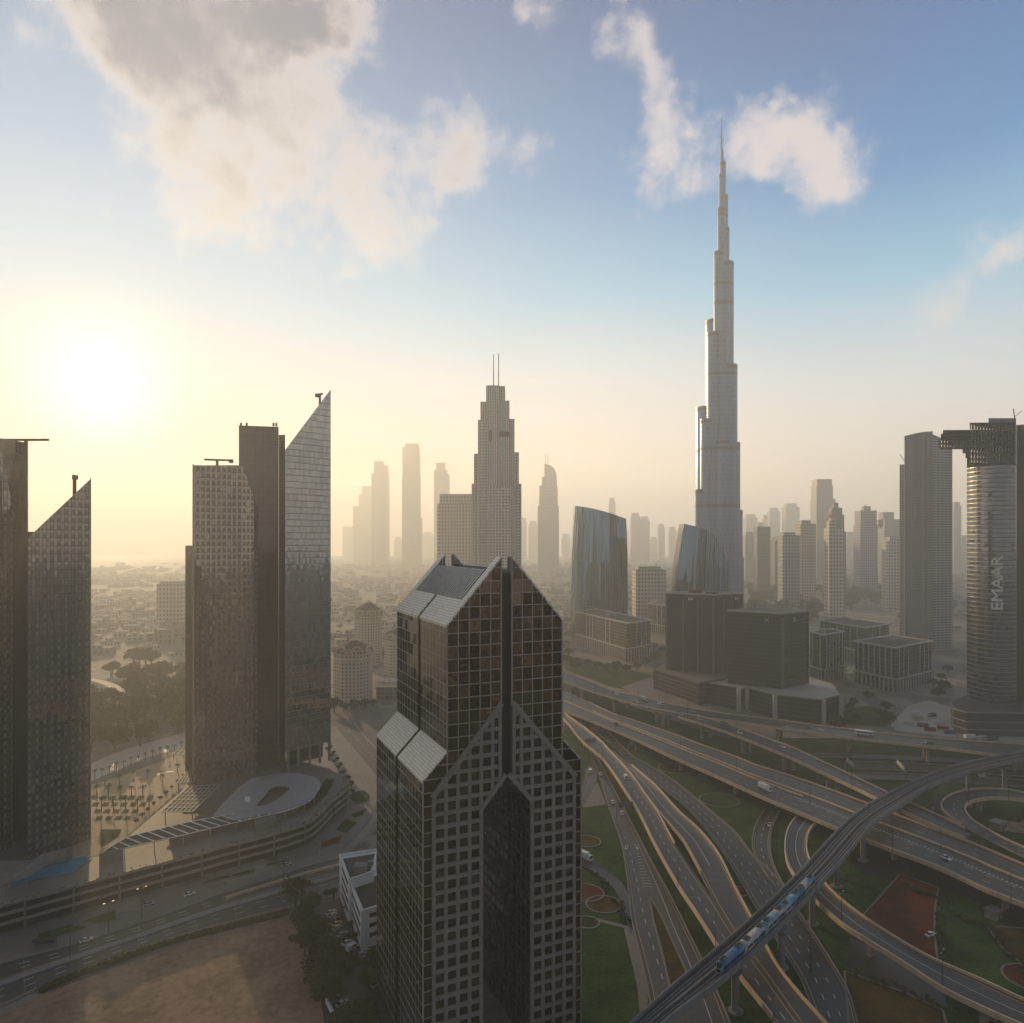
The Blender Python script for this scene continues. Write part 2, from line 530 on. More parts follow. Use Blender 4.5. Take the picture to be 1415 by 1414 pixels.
def tile_mat():
    m, t, b = material('pale stone roof tiles')
    uv = t.node('ShaderNodeUVMap', uv_map='UVMap')
    br = t.node('ShaderNodeTexBrick'); t.l.new(uv.outputs[0], br.inputs['Vector'])
    br.offset = 0.0; br.inputs['Scale'].default_value = 1; br.inputs['Brick Width'].default_value = 1.1; br.inputs['Row Height'].default_value = 0.9
    br.inputs['Mortar Size'].default_value = 0.07
    br.inputs['Color1'].default_value = (.86, .78, .66, 1); br.inputs['Color2'].default_value = (.72, .65, .54, 1); br.inputs['Mortar'].default_value = (.22, .19, .16, 1)
    t.put(b.inputs['Base Color'], br.outputs['Color']); b.inputs['Roughness'].default_value = 0.32
    return m


M['tile'] = tile_mat()
UT = Vector((.913, .408, 0)); US = Vector((-.408, .913, 0))
O_d = Vector((-24.8, 200, 0))
WT, DS = 50.3, 53.2
T0, T1, TC = 7.2, 43.6, 25.4


def dp(t_, s_, z):
    p = O_d + UT * t_ + US * s_
    return (p.x, p.y, z)


twr = thing('hotel_tower', 'dark bronze gabled glass tower in the foreground with a stone lattice over its lower front', 'tower',
            dp(TC, DS / 2, 0))


def fin(o):                                    # geometry is written in world coordinates: keep it there under the Empty
    o.matrix_parent_inverse = o.parent.matrix_world.inverted() if o.parent else o.matrix_parent_inverse
    return o


bpy.context.view_layer.update()


def put(mb, name, mats, parent, **kw):
    o = mb.build(name, mats, None, **kw)
    o.parent = parent
    o.location = -Vector(parent.location)
    return o


EAVE, PEAK = 127.0, 145.8
SLOT = 1.7
SK0, SK1 = 84.0, 91.2


def roofz(t_):
    if t_ <= TC - SLOT: return EAVE + (t_ - T0) * (PEAK - EAVE) / (TC - SLOT - T0)
    return EAVE + (T1 - t_) * (PEAK - EAVE) / (T1 - TC - SLOT)


def quad(mb, a, b_, c_, d_, mi=0, uv=None):
    mb.face([dp(*a), dp(*b_), dp(*c_), dp(*d_)], mi, uv)


# --- glass skin
g = MB()
LEG0, LEG1 = 17.3, 33.4                        # inner faces of the two legs
AP_IN, AP_OUT = 82.3, 103.4


def inner(t_):
    return 74 + (AP_IN - 74) * (1 - abs(t_ - TC) / ((LEG1 - LEG0) / 2))


def wall_front(s_, flip=False):
    def q(t0, z0, t1, z1, ta=None, tb=None):
        za = z1 if ta is None else ta; zb = z1 if tb is None else tb
        pts = [(t0, s_, z0), (t1, s_, z0), (t1, s_, zb), (t0, s_, za)]
        uv = [(t0 - T0 + 336, z0), (t1 - T0 + 336, z0), (t1 - T0 + 336, zb), (t0 - T0 + 336, za)]
        if flip: pts.reverse(); uv.reverse()
        g.face([dp(*p) for p in pts], 0, uv)
    q(0, 0, T0, 84, SK0, SK1); q(T1, 0, WT, 84, SK1, SK0)
    q(T0, 0, LEG0, EAVE, EAVE, roofz(LEG0)); q(LEG1, 0, T1, EAVE, roofz(LEG1), EAVE)
    c = TC - SLOT; d = TC + SLOT
    pts = [(LEG0, 74), (c, inner(c)), (c, PEAK), (LEG0, roofz(LEG0))]
    pts2 = [(d, inner(d)), (LEG1, 74), (LEG1, roofz(LEG1)), (d, PEAK)]
    for pp in (pts, pts2):
        P_ = [dp(a, s_, z) for a, z in pp]; uv = [(a - T0 + 336, z) for a, z in pp]
        if flip: P_.reverse(); uv.reverse()
        g.face(P_, 0, uv)


wall_front(0)
wall_front(DS, True)
put(g, 'glass_wall', G_bronze, twr)
# --- side walls with the central slot
g = MB()
SC = DS / 2
for (tt, z0, z1, sg) in ((0, 0, SK0, 1), (WT, 0, SK0, -1), (T0, SK1, EAVE, 1), (T1, SK1, EAVE, -1)):
    for (a, b_) in ((0, SC - 1.1), (SC + 1.1, DS)):
        pts = [(tt, b_, z0), (tt, a, z0), (tt, a, z1), (tt, b_, z1)]
        uv = [(26.0 - b_ + (1.2 if a else 0) + 324, z0), (26.0 - a + (1.2 if a else 0) + 324, z0), (26.0 - a + (1.2 if a else 0) + 324, z1), (26.0 - b_ + (1.2 if a else 0) + 324, z1)]
        if sg < 0: pts.reverse(); uv.reverse()
        g.face([dp(*p) for p in pts], 0, uv)
put(g, 'side_glass', G_bronze_side, twr)
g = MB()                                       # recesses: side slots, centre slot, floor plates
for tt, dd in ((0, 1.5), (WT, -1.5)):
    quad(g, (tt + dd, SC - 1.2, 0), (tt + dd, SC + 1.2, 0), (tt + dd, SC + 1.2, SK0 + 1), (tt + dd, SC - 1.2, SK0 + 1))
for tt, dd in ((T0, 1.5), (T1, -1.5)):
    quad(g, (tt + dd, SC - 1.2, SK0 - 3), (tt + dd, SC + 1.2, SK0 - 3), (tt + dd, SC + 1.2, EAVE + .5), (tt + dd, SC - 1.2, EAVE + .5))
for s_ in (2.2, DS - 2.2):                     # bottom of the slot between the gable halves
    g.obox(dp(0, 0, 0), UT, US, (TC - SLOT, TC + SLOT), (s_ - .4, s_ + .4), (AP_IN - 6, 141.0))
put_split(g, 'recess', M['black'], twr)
g = MB()                                       # slot cheeks
for tt, sg in ((TC - SLOT, 1), (TC + SLOT, -1)):
    for sa, sb in ((0.0, 3.3), (DS - 3.3, DS)):
        quad(g, (tt, sa, AP_IN - 2), (tt, sb, AP_IN - 2), (tt, sb, PEAK), (tt, sa, PEAK))
put_split(g, 'slot_lining', M['rib'], twr)
# --- inner walls of the passage, with a soffit that follows the arch
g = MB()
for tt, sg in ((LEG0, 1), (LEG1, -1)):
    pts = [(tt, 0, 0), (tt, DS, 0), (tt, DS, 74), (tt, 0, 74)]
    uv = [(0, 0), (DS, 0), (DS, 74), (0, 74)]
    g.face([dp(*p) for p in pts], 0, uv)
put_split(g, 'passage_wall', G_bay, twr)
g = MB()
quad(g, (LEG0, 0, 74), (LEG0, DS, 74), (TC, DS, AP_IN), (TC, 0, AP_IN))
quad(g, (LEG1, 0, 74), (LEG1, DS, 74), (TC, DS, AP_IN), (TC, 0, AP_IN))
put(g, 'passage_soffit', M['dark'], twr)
# --- mullion grid on the upper front
g = MB()
ms = -0.18


def vbar(mb, t_, z0, z1, w_, mi=0, s0=-0.22, s1=0.02):
    mb.obox(O_d, UT, US, (t_ - w_ / 2, t_ + w_ / 2), (s0, s1), (z0, z1), mi)


def hbar(mb, z, t0, t1, h, mi=0, s0=-0.20, s1=0.02):
    if t1 > t0: mb.obox(O_d, UT, US, (t0, t1), (s0, s1), (z - h / 2, z + h / 2), mi)


pitch = (TC - SLOT - T0) / 5


def outer(t_):                                 # upper outline of the stone lattice
    if t_ < 3.2: return 0
    if t_ < TC: return 79.5 + (t_ - 3.2) * (AP_OUT - 79.5) / (TC - SLOT - 3.2)
    return 79.5 + (47.6 - t_) * (AP_OUT - 79.5) / (47.6 - TC - SLOT)


for k in range(6):
    t_ = T0 + k * pitch
    vbar(g, t_, outer(t_) - 1, roofz(t_), .42 if k in (0, 5) else .30)
    t2 = T1 - k * pitch
    vbar(g, t2, outer(t2) - 1, roofz(t2), .42 if k in (0, 5) else .30)
vbar(g, 0.2, 0, SK0, .4); vbar(g, WT - .2, 0, SK0, .4)
k = 0
while True:
    z = 3.66 * k
    if z > 144: break
    lo = T0 if z > SK1 else (0 if z < SK0 else z - SK0)
    lo2 = T0 + max(0, z - EAVE) * (TC - SLOT - T0) / (PEAK - EAVE) if z > EAVE else lo
    # left half: from the left edge to the slot, but only outside the lattice
    if z > 79.5:
        lt = 3.2 + (z - 79.5) * (TC - SLOT - 3.2) / (AP_OUT - 79.5)
        hbar(g, z, lo2, min(lt, TC - SLOT), .30)
        hbar(g, z, max(50.3 - min(lt, TC - SLOT) + .5, TC + SLOT), 50.8 - lo2, .30)
    else:
        hbar(g, z, 0, 3.2, .26); hbar(g, z, 47.6, WT, .26)
    k += 1
put(g, 'mullion_grid', M['mullion'], twr)
# --- stone lattice on the lower front
g = MB()
lp = 3.53
cols = [3.2 + lp * k for k in range(5)] + [3.2 + lp * 4 + 3.2]
for side in (0, 1):
    def T(t_): return t_ if side == 0 else 2 * TC - t_
    for t_ in [3.2 + lp * k for k in range(7)]:
        if t_ > TC - SLOT: continue
        z0 = 0 if t_ <= LEG0 + .1 else inner(t_) - .3
        z1 = 79.5 + (t_ - 3.2) * (AP_OUT - 79.5) / (TC - SLOT - 3.2)
        vbar(g, T(t_), z0, z1, 1.05, 0, -.62, .03)
    vbar(g, T(TC - SLOT - .5), inner(TC - SLOT) - 1, AP_OUT + .4, 1.0, 0, -.63, .03)
    k = 0
    while True:
        z = 1.2 + 3.66 * k
        if z > AP_OUT: break
        a = 3.2 if z < 79.5 else 3.2 + (z - 79.5) * (TC - SLOT - 3.2) / (AP_OUT - 79.5)
        b_ = LEG0 if z < 74 else min(TC - SLOT, LEG0 + (z - 74) * (TC - LEG0) / (AP_IN - 74))
        if b_ > a:
            hbar(g, z, min(T(a), T(b_)), max(T(a), T(b_)), 1.15, 0, -.57, .03)
        k += 1
    # raking members
    def pt(t_, z, s_=-.45): return Vector(dp(T(t_), s_, z))
    g.beam(pt(2.7, 79.2), pt(TC - SLOT, AP_OUT + .2), .75, 1.5)
    g.beam(pt(LEG0 - .3, 73.6), pt(TC - .4, AP_IN + .6), .75, 1.3)
put(g, 'stone_lattice', M['lattice'], twr)
# --- pale tiled slopes
for (ta, za, tb, zb, name) in ((-.1, SK0 - .1, T0, SK1 + .2, 0), (WT + .1, SK0 - .1, T1, SK1 + .2, 0)):
    for a, b_ in ((-.1, SC - 1.0), (SC + 1.0, DS + .1)):
        g = MB()
        L = math.hypot(tb - ta, zb - za)
        g.face([dp(ta, b_, za), dp(ta, a, za), dp(tb, a, zb), dp(tb, b_, zb)], 0, [(b_, 0), (a, 0), (a, L), (b_, L)])
        g.face([dp(ta, a, za - .5), dp(ta, b_, za - .5), dp(tb, b_, zb - .5), dp(tb, a, zb - .5)], 0)
        for s_ in (a, b_):
            g.face([dp(ta, s_, za), dp(ta, s_, za - .5), dp(tb, s_, zb - .5), dp(tb, s_, zb)], 0)
        g.face([dp(ta, a, za), dp(ta, b_, za), dp(ta, b_, za - .5), dp(ta, a, za - .5)], 0)
        put(g, 'skirt_roof', M['tile'], twr)
    tt = T0 if ta < 1 else T1
# roof: eave band, gable strips, louvred opening
TB = T0 + 5.6                                  # top of the eave band
zB = roofz(TB)
for side in (0, 1):
    def T(t_): return t_ if side == 0 else 2 * TC - t_

    def slab(t0, t1, s0, s1, mat, name, dz=0.0, mb=None):
        m_ = mb or MB()
        z0 = roofz(t0) + .25 + dz; z1 = roofz(t1) + .25 + dz
        L = math.hypot(t1 - t0, z1 - z0)
        P_ = [dp(T(t0), s1, z0), dp(T(t0), s0, z0), dp(T(t1), s0, z1), dp(T(t1), s1, z1)]
        Q = [(p[0], p[1], p[2] - .7) for p in P_]
        m_.face(P_, 0, [(s1, 0), (s0, 0), (s0, L), (s1, L)])
        for i in range(4):
            m_.face([P_[i], P_[(i + 1) % 4], Q[(i + 1) % 4], Q[i]], 0)
        m_.face(Q[::-1], 0)
        if mb is None: return put(m_, name, mat, twr)
    slab(T0 - .35, TB, -.3, SC - 1.1, M['tile'], 'eave_roof')
    slab(T0 - .35, TB, SC + 1.1, DS + .3, M['tile'], 'eave_roof')
    slab(TB, TC - SLOT, -.3, 3.2, M['tile'], 'gable_coping')
    slab(TB, TC - SLOT, DS - 3.2, DS + .3, M['tile'], 'gable_coping')
    g = MB()
    n_l = 26
    for k in range(n_l):                       # ribs running up the slope over the louvred opening
        s_ = 3.6 + (DS - 7.2) * (k + .5) / n_l
        t1 = TB + 7.6
        g.beam(Vector(dp(T(TB), s_, roofz(TB) + .1)), Vector(dp(T(t1), s_, roofz(t1) + .1)), .75, .5)
    put(g, 'louvres', M['steel'], twr)
    g = MB()
    slab(TB, TB + 7.6, 3.2, DS - 3.2, None, None, -1.0, g)
    put(g, 'louvre_backing', M['rib'], twr)
    # inner face of each gable (glass framed like the front)
    for s_ in (3.2, DS - 3.2):
        g = MB()
        P_ = [(T(TB), zB - .4), (T(TC - SLOT), zB - 4), (T(TC - SLOT), PEAK - .4)]
        g.face([dp(a, s_, z) for a, z in P_], 0, [(a, z) for a, z in P_])
        put(g, 'gable_back', G_bronze_side, twr)
g = MB()                                       # plant deck and penthouse between the gables
g.obox(O_d, UT, US, (TB - 1, 2 * TC - TB + 1), (3.3, DS - 3.3), (126.4, 127.6))
put(g, 'roof_deck', M['roofdark'], twr)
g = MB()
g.obox(O_d, UT, US, (TC - 7, TC + 8), (DS - 20, DS - 8), (127.6, 136.2))
g.obox(O_d, UT, US, (TC - 3, TC + 4), (12, 24), (127.6, 135))
put_split(g, 'plant_room', M['rooflight'], twr)
g = MB()
for k in range(3):
    g.tube(dp(TC - 9, 18 + 8 * k, 134.0), dp(TC + 9, 18 + 8 * k, 134.0), .18)
g.beam(Vector(dp(TB + 5, DS - 5, 137.5)), Vector(dp(TC + 12, 10, 137.5)), .35, .35)
put(g, 'cradle_rail', M['steel'], twr)
# ================================================================ the other towers
def foot(pts):
    """footprint from (picture column, distance) pairs, counter-clockwise"""
    return ccw([tuple(px(x, Y))[:2] for x, Y in pts])


def footz(pts):
    """the same with a top height for each corner: (column, distance, top row)"""
    P_ = [(*tuple(px(x, Y))[:2], zat(yt, Y)) for x, Y, yt in pts]
    a = sum(P_[i][0] * P_[(i + 1) % len(P_)][1] - P_[(i + 1) % len(P_)][0] * P_[i][1] for i in range(len(P_)))
    if a < 0: P_ = P_[::-1]
    return [(p[0], p[1]) for p in P_], [p[2] for p in P_]


def centre(poly, z=0):
    n = len(poly)
    return (sum(p[0] for p in poly) / n, sum(p[1] for p in poly) / n, z)


G_dash = facade('dark glass with dashed columns of pale panes', (.24, .22, .195), (.055, .048, .04), 1.65, 3.9, 0.28, 0.35, 0.04, 0.85, 0.008, 0.25, blind=0.93, blindcol=(.22, .19, .155), wav=.03, bevery=2)
G_dash2 = facade('warm glass with dashed pale strips', (.34, .29, .24), (.09, .075, .06), 1.45, 3.9, 0.25, 0.3, 0.04, 0.85, 0.008, 0.25, blind=0.9, blindcol=(.19, .16, .125), wav=.04, bevery=2)
G_plain = facade('plain dark glass', (.13, .115, .10), (.06, .055, .05), 1.5, 3.9, 0.12, 0.12, 0.06, 0.7, 0.006, 0.35)
G_mirror = facade('mirror glass', (.36, .36, .35), (.15, .14, .13), 1.5, 3.9, 0.14, 0.35, 0.03, 0.95, 0.010, 0.3, wav=.05)
M['edge'] = rough_mat('pale aluminium edge', (.50, .42, .32), 0.35, 0.1, 0.5, metal=.5)


def building(name, label, cat, poly, z0, z1, mat, roof='roofdark', group=None, wall='wall', u0=0.0, base=None):
    c = centre(poly, 0)
    t_ = thing(name, label, cat, c, 0, group)
    m_ = MB(); m_.prism(poly, z0, z1, 0, 1, u0)
    put(m_, wall, [mat, M[roof]], t_)
    return t_


def gantry(parent, p, h, arm, ang, name='window_cradle'):
    """roof crane for window cleaning: mast, boom and head"""
    m_ = MB()
    p = Vector(p); d = Vector((math.cos(ang), math.sin(ang), 0))
    m_.box((p.x - .6, p.y - .6, p.z - 1), (p.x + .6, p.y + .6, p.z + h))
    m_.beam(p + Vector((0, 0, h)) - d * arm * .45, p + Vector((0, 0, h)) + d * arm * .55, 1.0, 1.1)
    e = p + Vector((0, 0, h)) + d * arm * .5
    m_.box((e.x - 1, e.y - 1, e.z - 1.6), (e.x + 1, e.y + 1, e.z + .6))
    put(m_, name, M['dark'], parent)


# --- far left pair
t_ = thing('glass_tower', 'dark glass tower cut off by the left edge, with flat top under a maintenance boom', 'tower', px(20, 360))
P1 = foot([(-60, 334), (38, 372), (38, 402), (-60, 368)])
m_ = MB(); m_.prism(P1, 0, zat(612, 372), 0, 1); put(m_, 'wall', [G_plain, M['roofdark']], t_)
m_ = MB(); p_, z_ = footz([(-60, 330, 560), (3, 352, 625), (17, 356, 700), (17, 366, 700), (-60, 345, 560)]); m_.prism(p_, 0, z_, 0, 1); put(m_, 'slanted_bay', [G_dash, M['roofdark']], t_)
m_ = MB(); p_, z_ = footz([(38.05, 371.8, 612), (39, 372, 612), (38.9, 402, 613), (38.05, 402, 613)]); m_.prism(p_, 0, z_); put(m_, 'edge_fin', M['edge'], t_)
gantry(t_, px(36, 374, zat(612, 374)), 1.5, 26, math.pi)
t_ = thing('glass_tower', 'slanted dark glass tower rising to a sharp right hand point, second from the left edge', 'tower', px(80, 352))
p_, z_ = footz([(38, 341, 744), (125, 366, 662), (124, 392, 664), (38, 375, 744)])
m_ = MB(); m_.prism(p_, 0, z_, 0, 1); put(m_, 'wall', [G_dash, M['roofdark']], t_)
p_, z_ = footz([(125.05, 365.6, 660.5), (126, 365.8, 660), (125, 392.2, 663), (124.05, 392, 663.5)]); m_ = MB(); m_.prism(p_, 0, z_); put(m_, 'edge_fin', M['edge'], t_)
gantry(t_, px(103, 366, zat(684, 366)), 9.5, 4, 2.0)
p_, z_ = footz([(17, 362, 735), (62, 374, 735), (62, 384, 735), (17, 376, 735)])
m_ = MB(); m_.prism(p_, 0, z_, 0, 1); put(m_, 'lower_block', [G_plain, M['roofdark']], t_)

# --- the group of three to the right of it
ZP = 11.0
t_ = thing('glass_tower', 'slender glass tower with chamfered right shoulder and a T shaped roof boom', 'tower', px(300, 425))
p_, z_ = footz([(267, 412, 643), (335, 428, 643), (357, 438, 706), (357, 462, 706), (335, 470, 643), (268, 450, 643)])
m_ = MB(); m_.prism(p_, ZP, z_, 0, 1, 100); put(m_, 'wall', [G_dash2, M['roofdark']], t_)
p_, z_ = footz([(256, 428, 754), (267, 424, 754), (267, 446, 754), (256, 448, 754)])
m_ = MB(); m_.prism(p_, ZP, z_, 0, 1); put(m_, 'side_block', [G_plain, M['roofdark']], t_)
gantry(t_, px(300, 440, zat(643, 440)), 3.2, 16, 0.3)
a = px(267, 411.6); m_ = MB(); m_.box((a.x - .35, a.y - .3, ZP), (a.x + .35, a.y + .6, zat(642, 412))); put(m_, 'edge_fin', M['edge'], t_)
t_ = thing('glass_tower', 'plain dark brown tower slab between the chamfered tower and the slanted mirror tower', 'tower', px(360, 450))
p_, z_ = footz([(330, 446, 588), (385, 456, 590), (385, 488, 590), (330, 480, 588)])
m_ = MB(); m_.prism(p_, ZP, z_, 0, 1); put(m_, 'wall', [G_plain, M['roofdark']], t_)
p_, z_ = footz([(385.2, 456, 601), (394, 458, 601), (394, 485, 601), (385.2, 480, 601)])
m_ = MB(); m_.prism(p_, ZP, z_, 0, 1); put(m_, 'side_block', [G_plain, M['roofdark']], t_)
m_ = MB()
for x in (333, 341, 378, 382):
    q = px(x, 458, zat(588, 458)); m_.box((q.x - .5, q.y - .5, q.z - .5), (q.x + .5, q.y + .5, q.z + 1.6))
put_split(m_, 'roof_plant', M['dark'], t_)
t_ = thing('glass_tower', 'tall mirror glass tower with a slanted pointed top, pale above, darker below', 'tower', px(425, 450))
p_, z_ = footz([(394, 438, 622), (457, 462, 538), (456, 490, 540), (394, 470, 622)])
m_ = MB(); m_.prism(p_, ZP + 12, zat(735, 450), 0, 1); put(m_, 'lower_wall', [G_mirror, M['roofdark']], t_)
m_ = MB(); m_.prism([((p[0]), (p[1])) for p in p_], zat(735, 450) + .01, z_, 0, 1); put(m_, 'upper_wall', [G_mirror, M['roofdark']], t_)
gantry(t_, px(442, 466, zat(560, 466)), 7, 5, 2.6)
m_ = MB()
for x, Y in ((398, 440), (412, 446), (428, 452), (442, 457), (455, 462), (455, 485), (430, 476)):
    q = px(x, Y); m_.tube((q.x, q.y, ZP), (q.x, q.y, ZP + 12.2), .9, .9, 8)
put_split(m_, 'pilotis', M['greyconc'], t_)
m_ = MB(); p_ = foot([(398, 452), (446, 470), (446, 488), (398, 470)]); m_.prism(p_, ZP, ZP + 12, 0, 0); put(m_, 'lobby', [G_plain], t_)

# --- supertall spire: stacked rounded lobes that step back as they rise
YB = 1153.0
G_bk = facade('silver ribbed glazing', (.15, .23, .34), (.22, .29, .38), 3.2, 7.2, 1.2, 1.6, 0.34, 0.5, 0.01, 0.35, fmetal=.2, frough=.5, bandcol=(.13, .155, .19),
              band=[(H + (HY - y) * 1.153 - 2.5, H + (HY - y) * 1.153 + 2.5) for y in (300, 396, 422, 520, 622, 700)])
M['mech'] = rough_mat('dark louvred plant floor', (.16, .16, .17), 0.5, 0.2, 0.5)
bk = thing('supertall_tower', 'very tall silver stepped tower tapering to a needle spire, tallest thing in the picture', 'skyscraper', px(995, YB))


def lobe(parent, cx, cy, r, z0, z1, mats, n=20, name='lobe', band=True):
    m_ = MB()
    ring = [(cx + r * math.cos(2 * math.pi * k / n), cy + r * math.sin(2 * math.pi * k / n)) for k in range(n)]
    u = 0; st = 2 * math.pi * r / n
    for k in range(n):
        a = ring[k]; c = ring[(k + 1) % n]
        m_.face([(a[0], a[1], z0), (c[0], c[1], z0), (c[0], c[1], z1), (a[0], a[1], z1)], 0, [(u, z0), (u + st, z0), (u + st, z1), (u, z1)])
        u += st
    m_.face([(p[0], p[1], z1) for p in ring], 1)
    if band:                                   # plant floors and roof rim
        for zb in (z1 - 7.0,):
            rr = r + .25
            rg = [(cx + rr * math.cos(2 * math.pi * k / n), cy + rr * math.sin(2 * math.pi * k / n)) for k in range(n)]
            for k in range(n):
                a = rg[k]; c = rg[(k + 1) % n]
                m_.face([(a[0], a[1], zb), (c[0], c[1], zb), (c[0], c[1], zb + 5), (a[0], a[1], zb + 5)], 1)
    return put(m_, name, mats, parent)


def bx(x): return (x - CX) * YB / F


def bz(y): return H + (HY - y) * YB / F


BM = [G_bk, M['mech']]
# (left column, right column, distance offset, top row) of each lobe
for x0, x1, dy, yt in [
    (958.6, 977, -6, 677), (965.5, 984, -10, 581), (974.3, 991, -12, 463), (983.8, 998, -10, 352),
    (1008, 1029.7, 8, 770), (1006, 1024.8, -4, 705), (1002, 1019.8, -10, 613), (996, 1015.4, -12, 507), (993, 1012, -6, 365),
    (989.8, 1001, -7, 290), (996, 1006.8, -4, 317), (992.5, 1001, -4, 243), (996.5, 1005.4, -2, 271), (995, 1002.8, 0, 224),
    (984, 1003, -16, 610), (987, 1004, -13, 420), (966, 1010, 22, 560), (978, 1012, 14, 440)]:
    r = (x1 - x0) / 2 * YB / F
    lobe(bk, bx((x0 + x1) / 2), YB + dy, r, 0, bz(yt), BM)
m_ = MB()
m_.tube((bx(998), YB, bz(226)), (bx(997.5), YB, bz(208)), 3.0, 2.2, 10)
m_.tube((bx(997.2), YB, bz(209)), (bx(997), YB, bz(190)), 1.6, 1.2, 8)
m_.tube((bx(997), YB, bz(191)), (bx(997), YB, bz(162)), .95, .35, 6)
put(m_, 'spire', M['steel'], bk)

# --- stepped twin mast tower
YA = 840.0
G_ab = facade('cream balcony facade', (.10, .10, .10), (.78, .70, .56), 3.4, 3.5, 2.1, 1.6, 0.2, 0.3, 0.01, 0.7, frough=.6)
G_ab2 = facade('cream ribbed facade', (.20, .21, .22), (.78, .70, .58), 2.0, 3.5, 1.2, 0.3, 0.2, 0.4, 0.01, 0.5, frough=.5)
ab = thing('stepped_tower', 'cream stepped apartment tower with two thin masts on top, standing right behind the gabled tower', 'skyscraper', px(686, YA))


def ax(x): return (x - CX) * YA / F


def az(y): return H + (HY - y) * YA / F


for x0, x1, ya, yb, yt, mt in [
    (652, 661, -4, 34, 669, G_ab), (711, 720.5, -4, 34, 669, G_ab), (660, 666, -9, 34, 628, G_ab), (655.2, 661, -6, 34, 628, G_ab), (710.8, 717, -6, 34, 626, G_ab),
    (661, 676, -13, 36, 583, G_ab), (703, 711, -10, 36, 581, G_ab2), (674, 690, -17, 36, 537, G_ab2), (664.5, 673, -12, 34, 558, G_ab2),
    (690, 704, -14, 36, 557, G_ab2), (672, 698, -10, 30, 536, G_ab2), (681, 687, -20, 20, 561, G_ab2), (676, 706, -22, 20, 674, G_ab)]:
    m_ = MB(); m_.prism([(ax(x0), YA + ya), (ax(x1), YA + ya), (ax(x1), YA + yb), (ax(x0), YA + yb)], 0, az(yt), 0, 1)
    put(m_, 'stepped_shaft', [mt, M['rooflight']], ab)
m_ = MB()
m_.box((ax(690.5), YA - 14.4, az(606)), (ax(703.5), YA - 14.0, az(599)))
m_.box((ax(676), YA - 17.4, az(612)), (ax(688), YA - 17.0, az(598)))
put_split(m_, 'louvre_band', M['mech'], ab)
for x, yt in ((681.8, 488), (688.8, 487)):
    m_ = MB(); m_.tube((ax(x), YA + 5, az(537)), (ax(x), YA + 5, az(yt)), .65, .45, 6); put(m_, 'mast', M['greyconc'], ab)

# --- two curved blade towers
G_blade = facade('blue curtain wall', (.15, .27, .38), (.09, .14, .19), 2.6, 60, 0.35, 0.0, 0.05, 0.95, 0.03, 0.4, wav=.03, frough=.3, fmetal=.5)


FIN = rough_mat('dark blue fins', (.10, .15, .19), .4, .2, .5, metal=.6)


def blade(label, rows, depth, ztop_l, ztop_r, fins, bulge=2.5, drop=0):
    """front sheet bulging towards the viewer; rows: (row, left column, right column, distance left, distance right)"""
    t_ = thing('curved_tower', label, 'tower', px((rows[-1][1] + rows[-1][2]) / 2, rows[-1][3]))
    nu = 22; G = []
    for (y, xl, xr, Yl, Yr) in rows:
        G.append((y, xl, xr, Yl, Yr))
    m_ = MB(); top = []; grid = []
    nz = 12
    for j in range(nz + 1):
        f_ = j / nz
        row = []
        for i in range(nu + 1):
            a = i / nu
            # footprint eases outwards halfway up
            k = f_ * (len(G) - 1); q = min(int(k), len(G) - 2); tt = k - q
            r0, r1 = G[q], G[q + 1]
            xl = r0[1] + (r1[1] - r0[1]) * tt; xr = r0[2] + (r1[2] - r0[2]) * tt
            Yl = r0[3]; Yr = r0[4]
            Y = Yl + (Yr - Yl) * a - math.sin(a * math.pi) * 7
            ztop = (ztop_l + (ztop_r - ztop_l) * a + math.sin(a * math.pi) * bulge - drop * a ** 7)
            x = xl + (xr - xl) * a
            row.append(((x - CX) * Y / F, Y, ztop * (1 - f_)))
        grid.append(row)
    for j in range(nz):
        for i in range(nu):
            p0, p1, p2, p3 = grid[j + 1][i], grid[j + 1][i + 1], grid[j][i + 1], grid[j][i]
            m_.face([p0, p1, p2, p3], 0, [(i * 3.0, p0[2]), (i * 3.0 + 3, p1[2]), (i * 3.0 + 3, p2[2]), (i * 3.0, p3[2])])
    # back and sides
    for j in range(nz):
        for i, sg in ((0, 1), (nu, -1)):
            p0, p3 = grid[j + 1][i], grid[j][i]
            q0 = (p0[0], p0[1] + depth, p0[2]); q3 = (p3[0], p3[1] + depth, p3[2])
            m_.face([p0, p3, q3, q0], 1, [(0, p0[2]), (0, p3[2]), (depth, q3[2]), (depth, q0[2])])
        p0, p1, p2, p3 = [(p[0], p[1] + depth, p[2]) for p in (grid[j + 1][0], grid[j + 1][nu], grid[j][nu], grid[j][0])]
        m_.face([p1, p0, p3, p2], 1)
    m_.face([p for p in grid[0]] + [(p[0], p[1] + depth, p[2]) for p in grid[0][::-1]], 2)
    put(m_, 'curved_glass', [G_blade, G_plain, M['roofdark']], t_, smooth=False)
    m_ = MB()
    for i in range(0, nu + 1, 1):              # projecting fins
        for j in range(nz):
            a = Vector(grid[j + 1][i]); c = Vector(grid[j][i])
            m_.hexa([a + Vector((-.16, -.9, 0)), a + Vector((.16, -.9, 0)), a + Vector((.16, .1, 0)), a + Vector((-.16, .1, 0)),
                     c + Vector((-.16, -.9, .2)), c + Vector((.16, -.9, .2)), c + Vector((.16, .1, .2)), c + Vector((-.16, .1, .2))])
    put(m_, 'sun_fins', FIN, t_)
    return t_


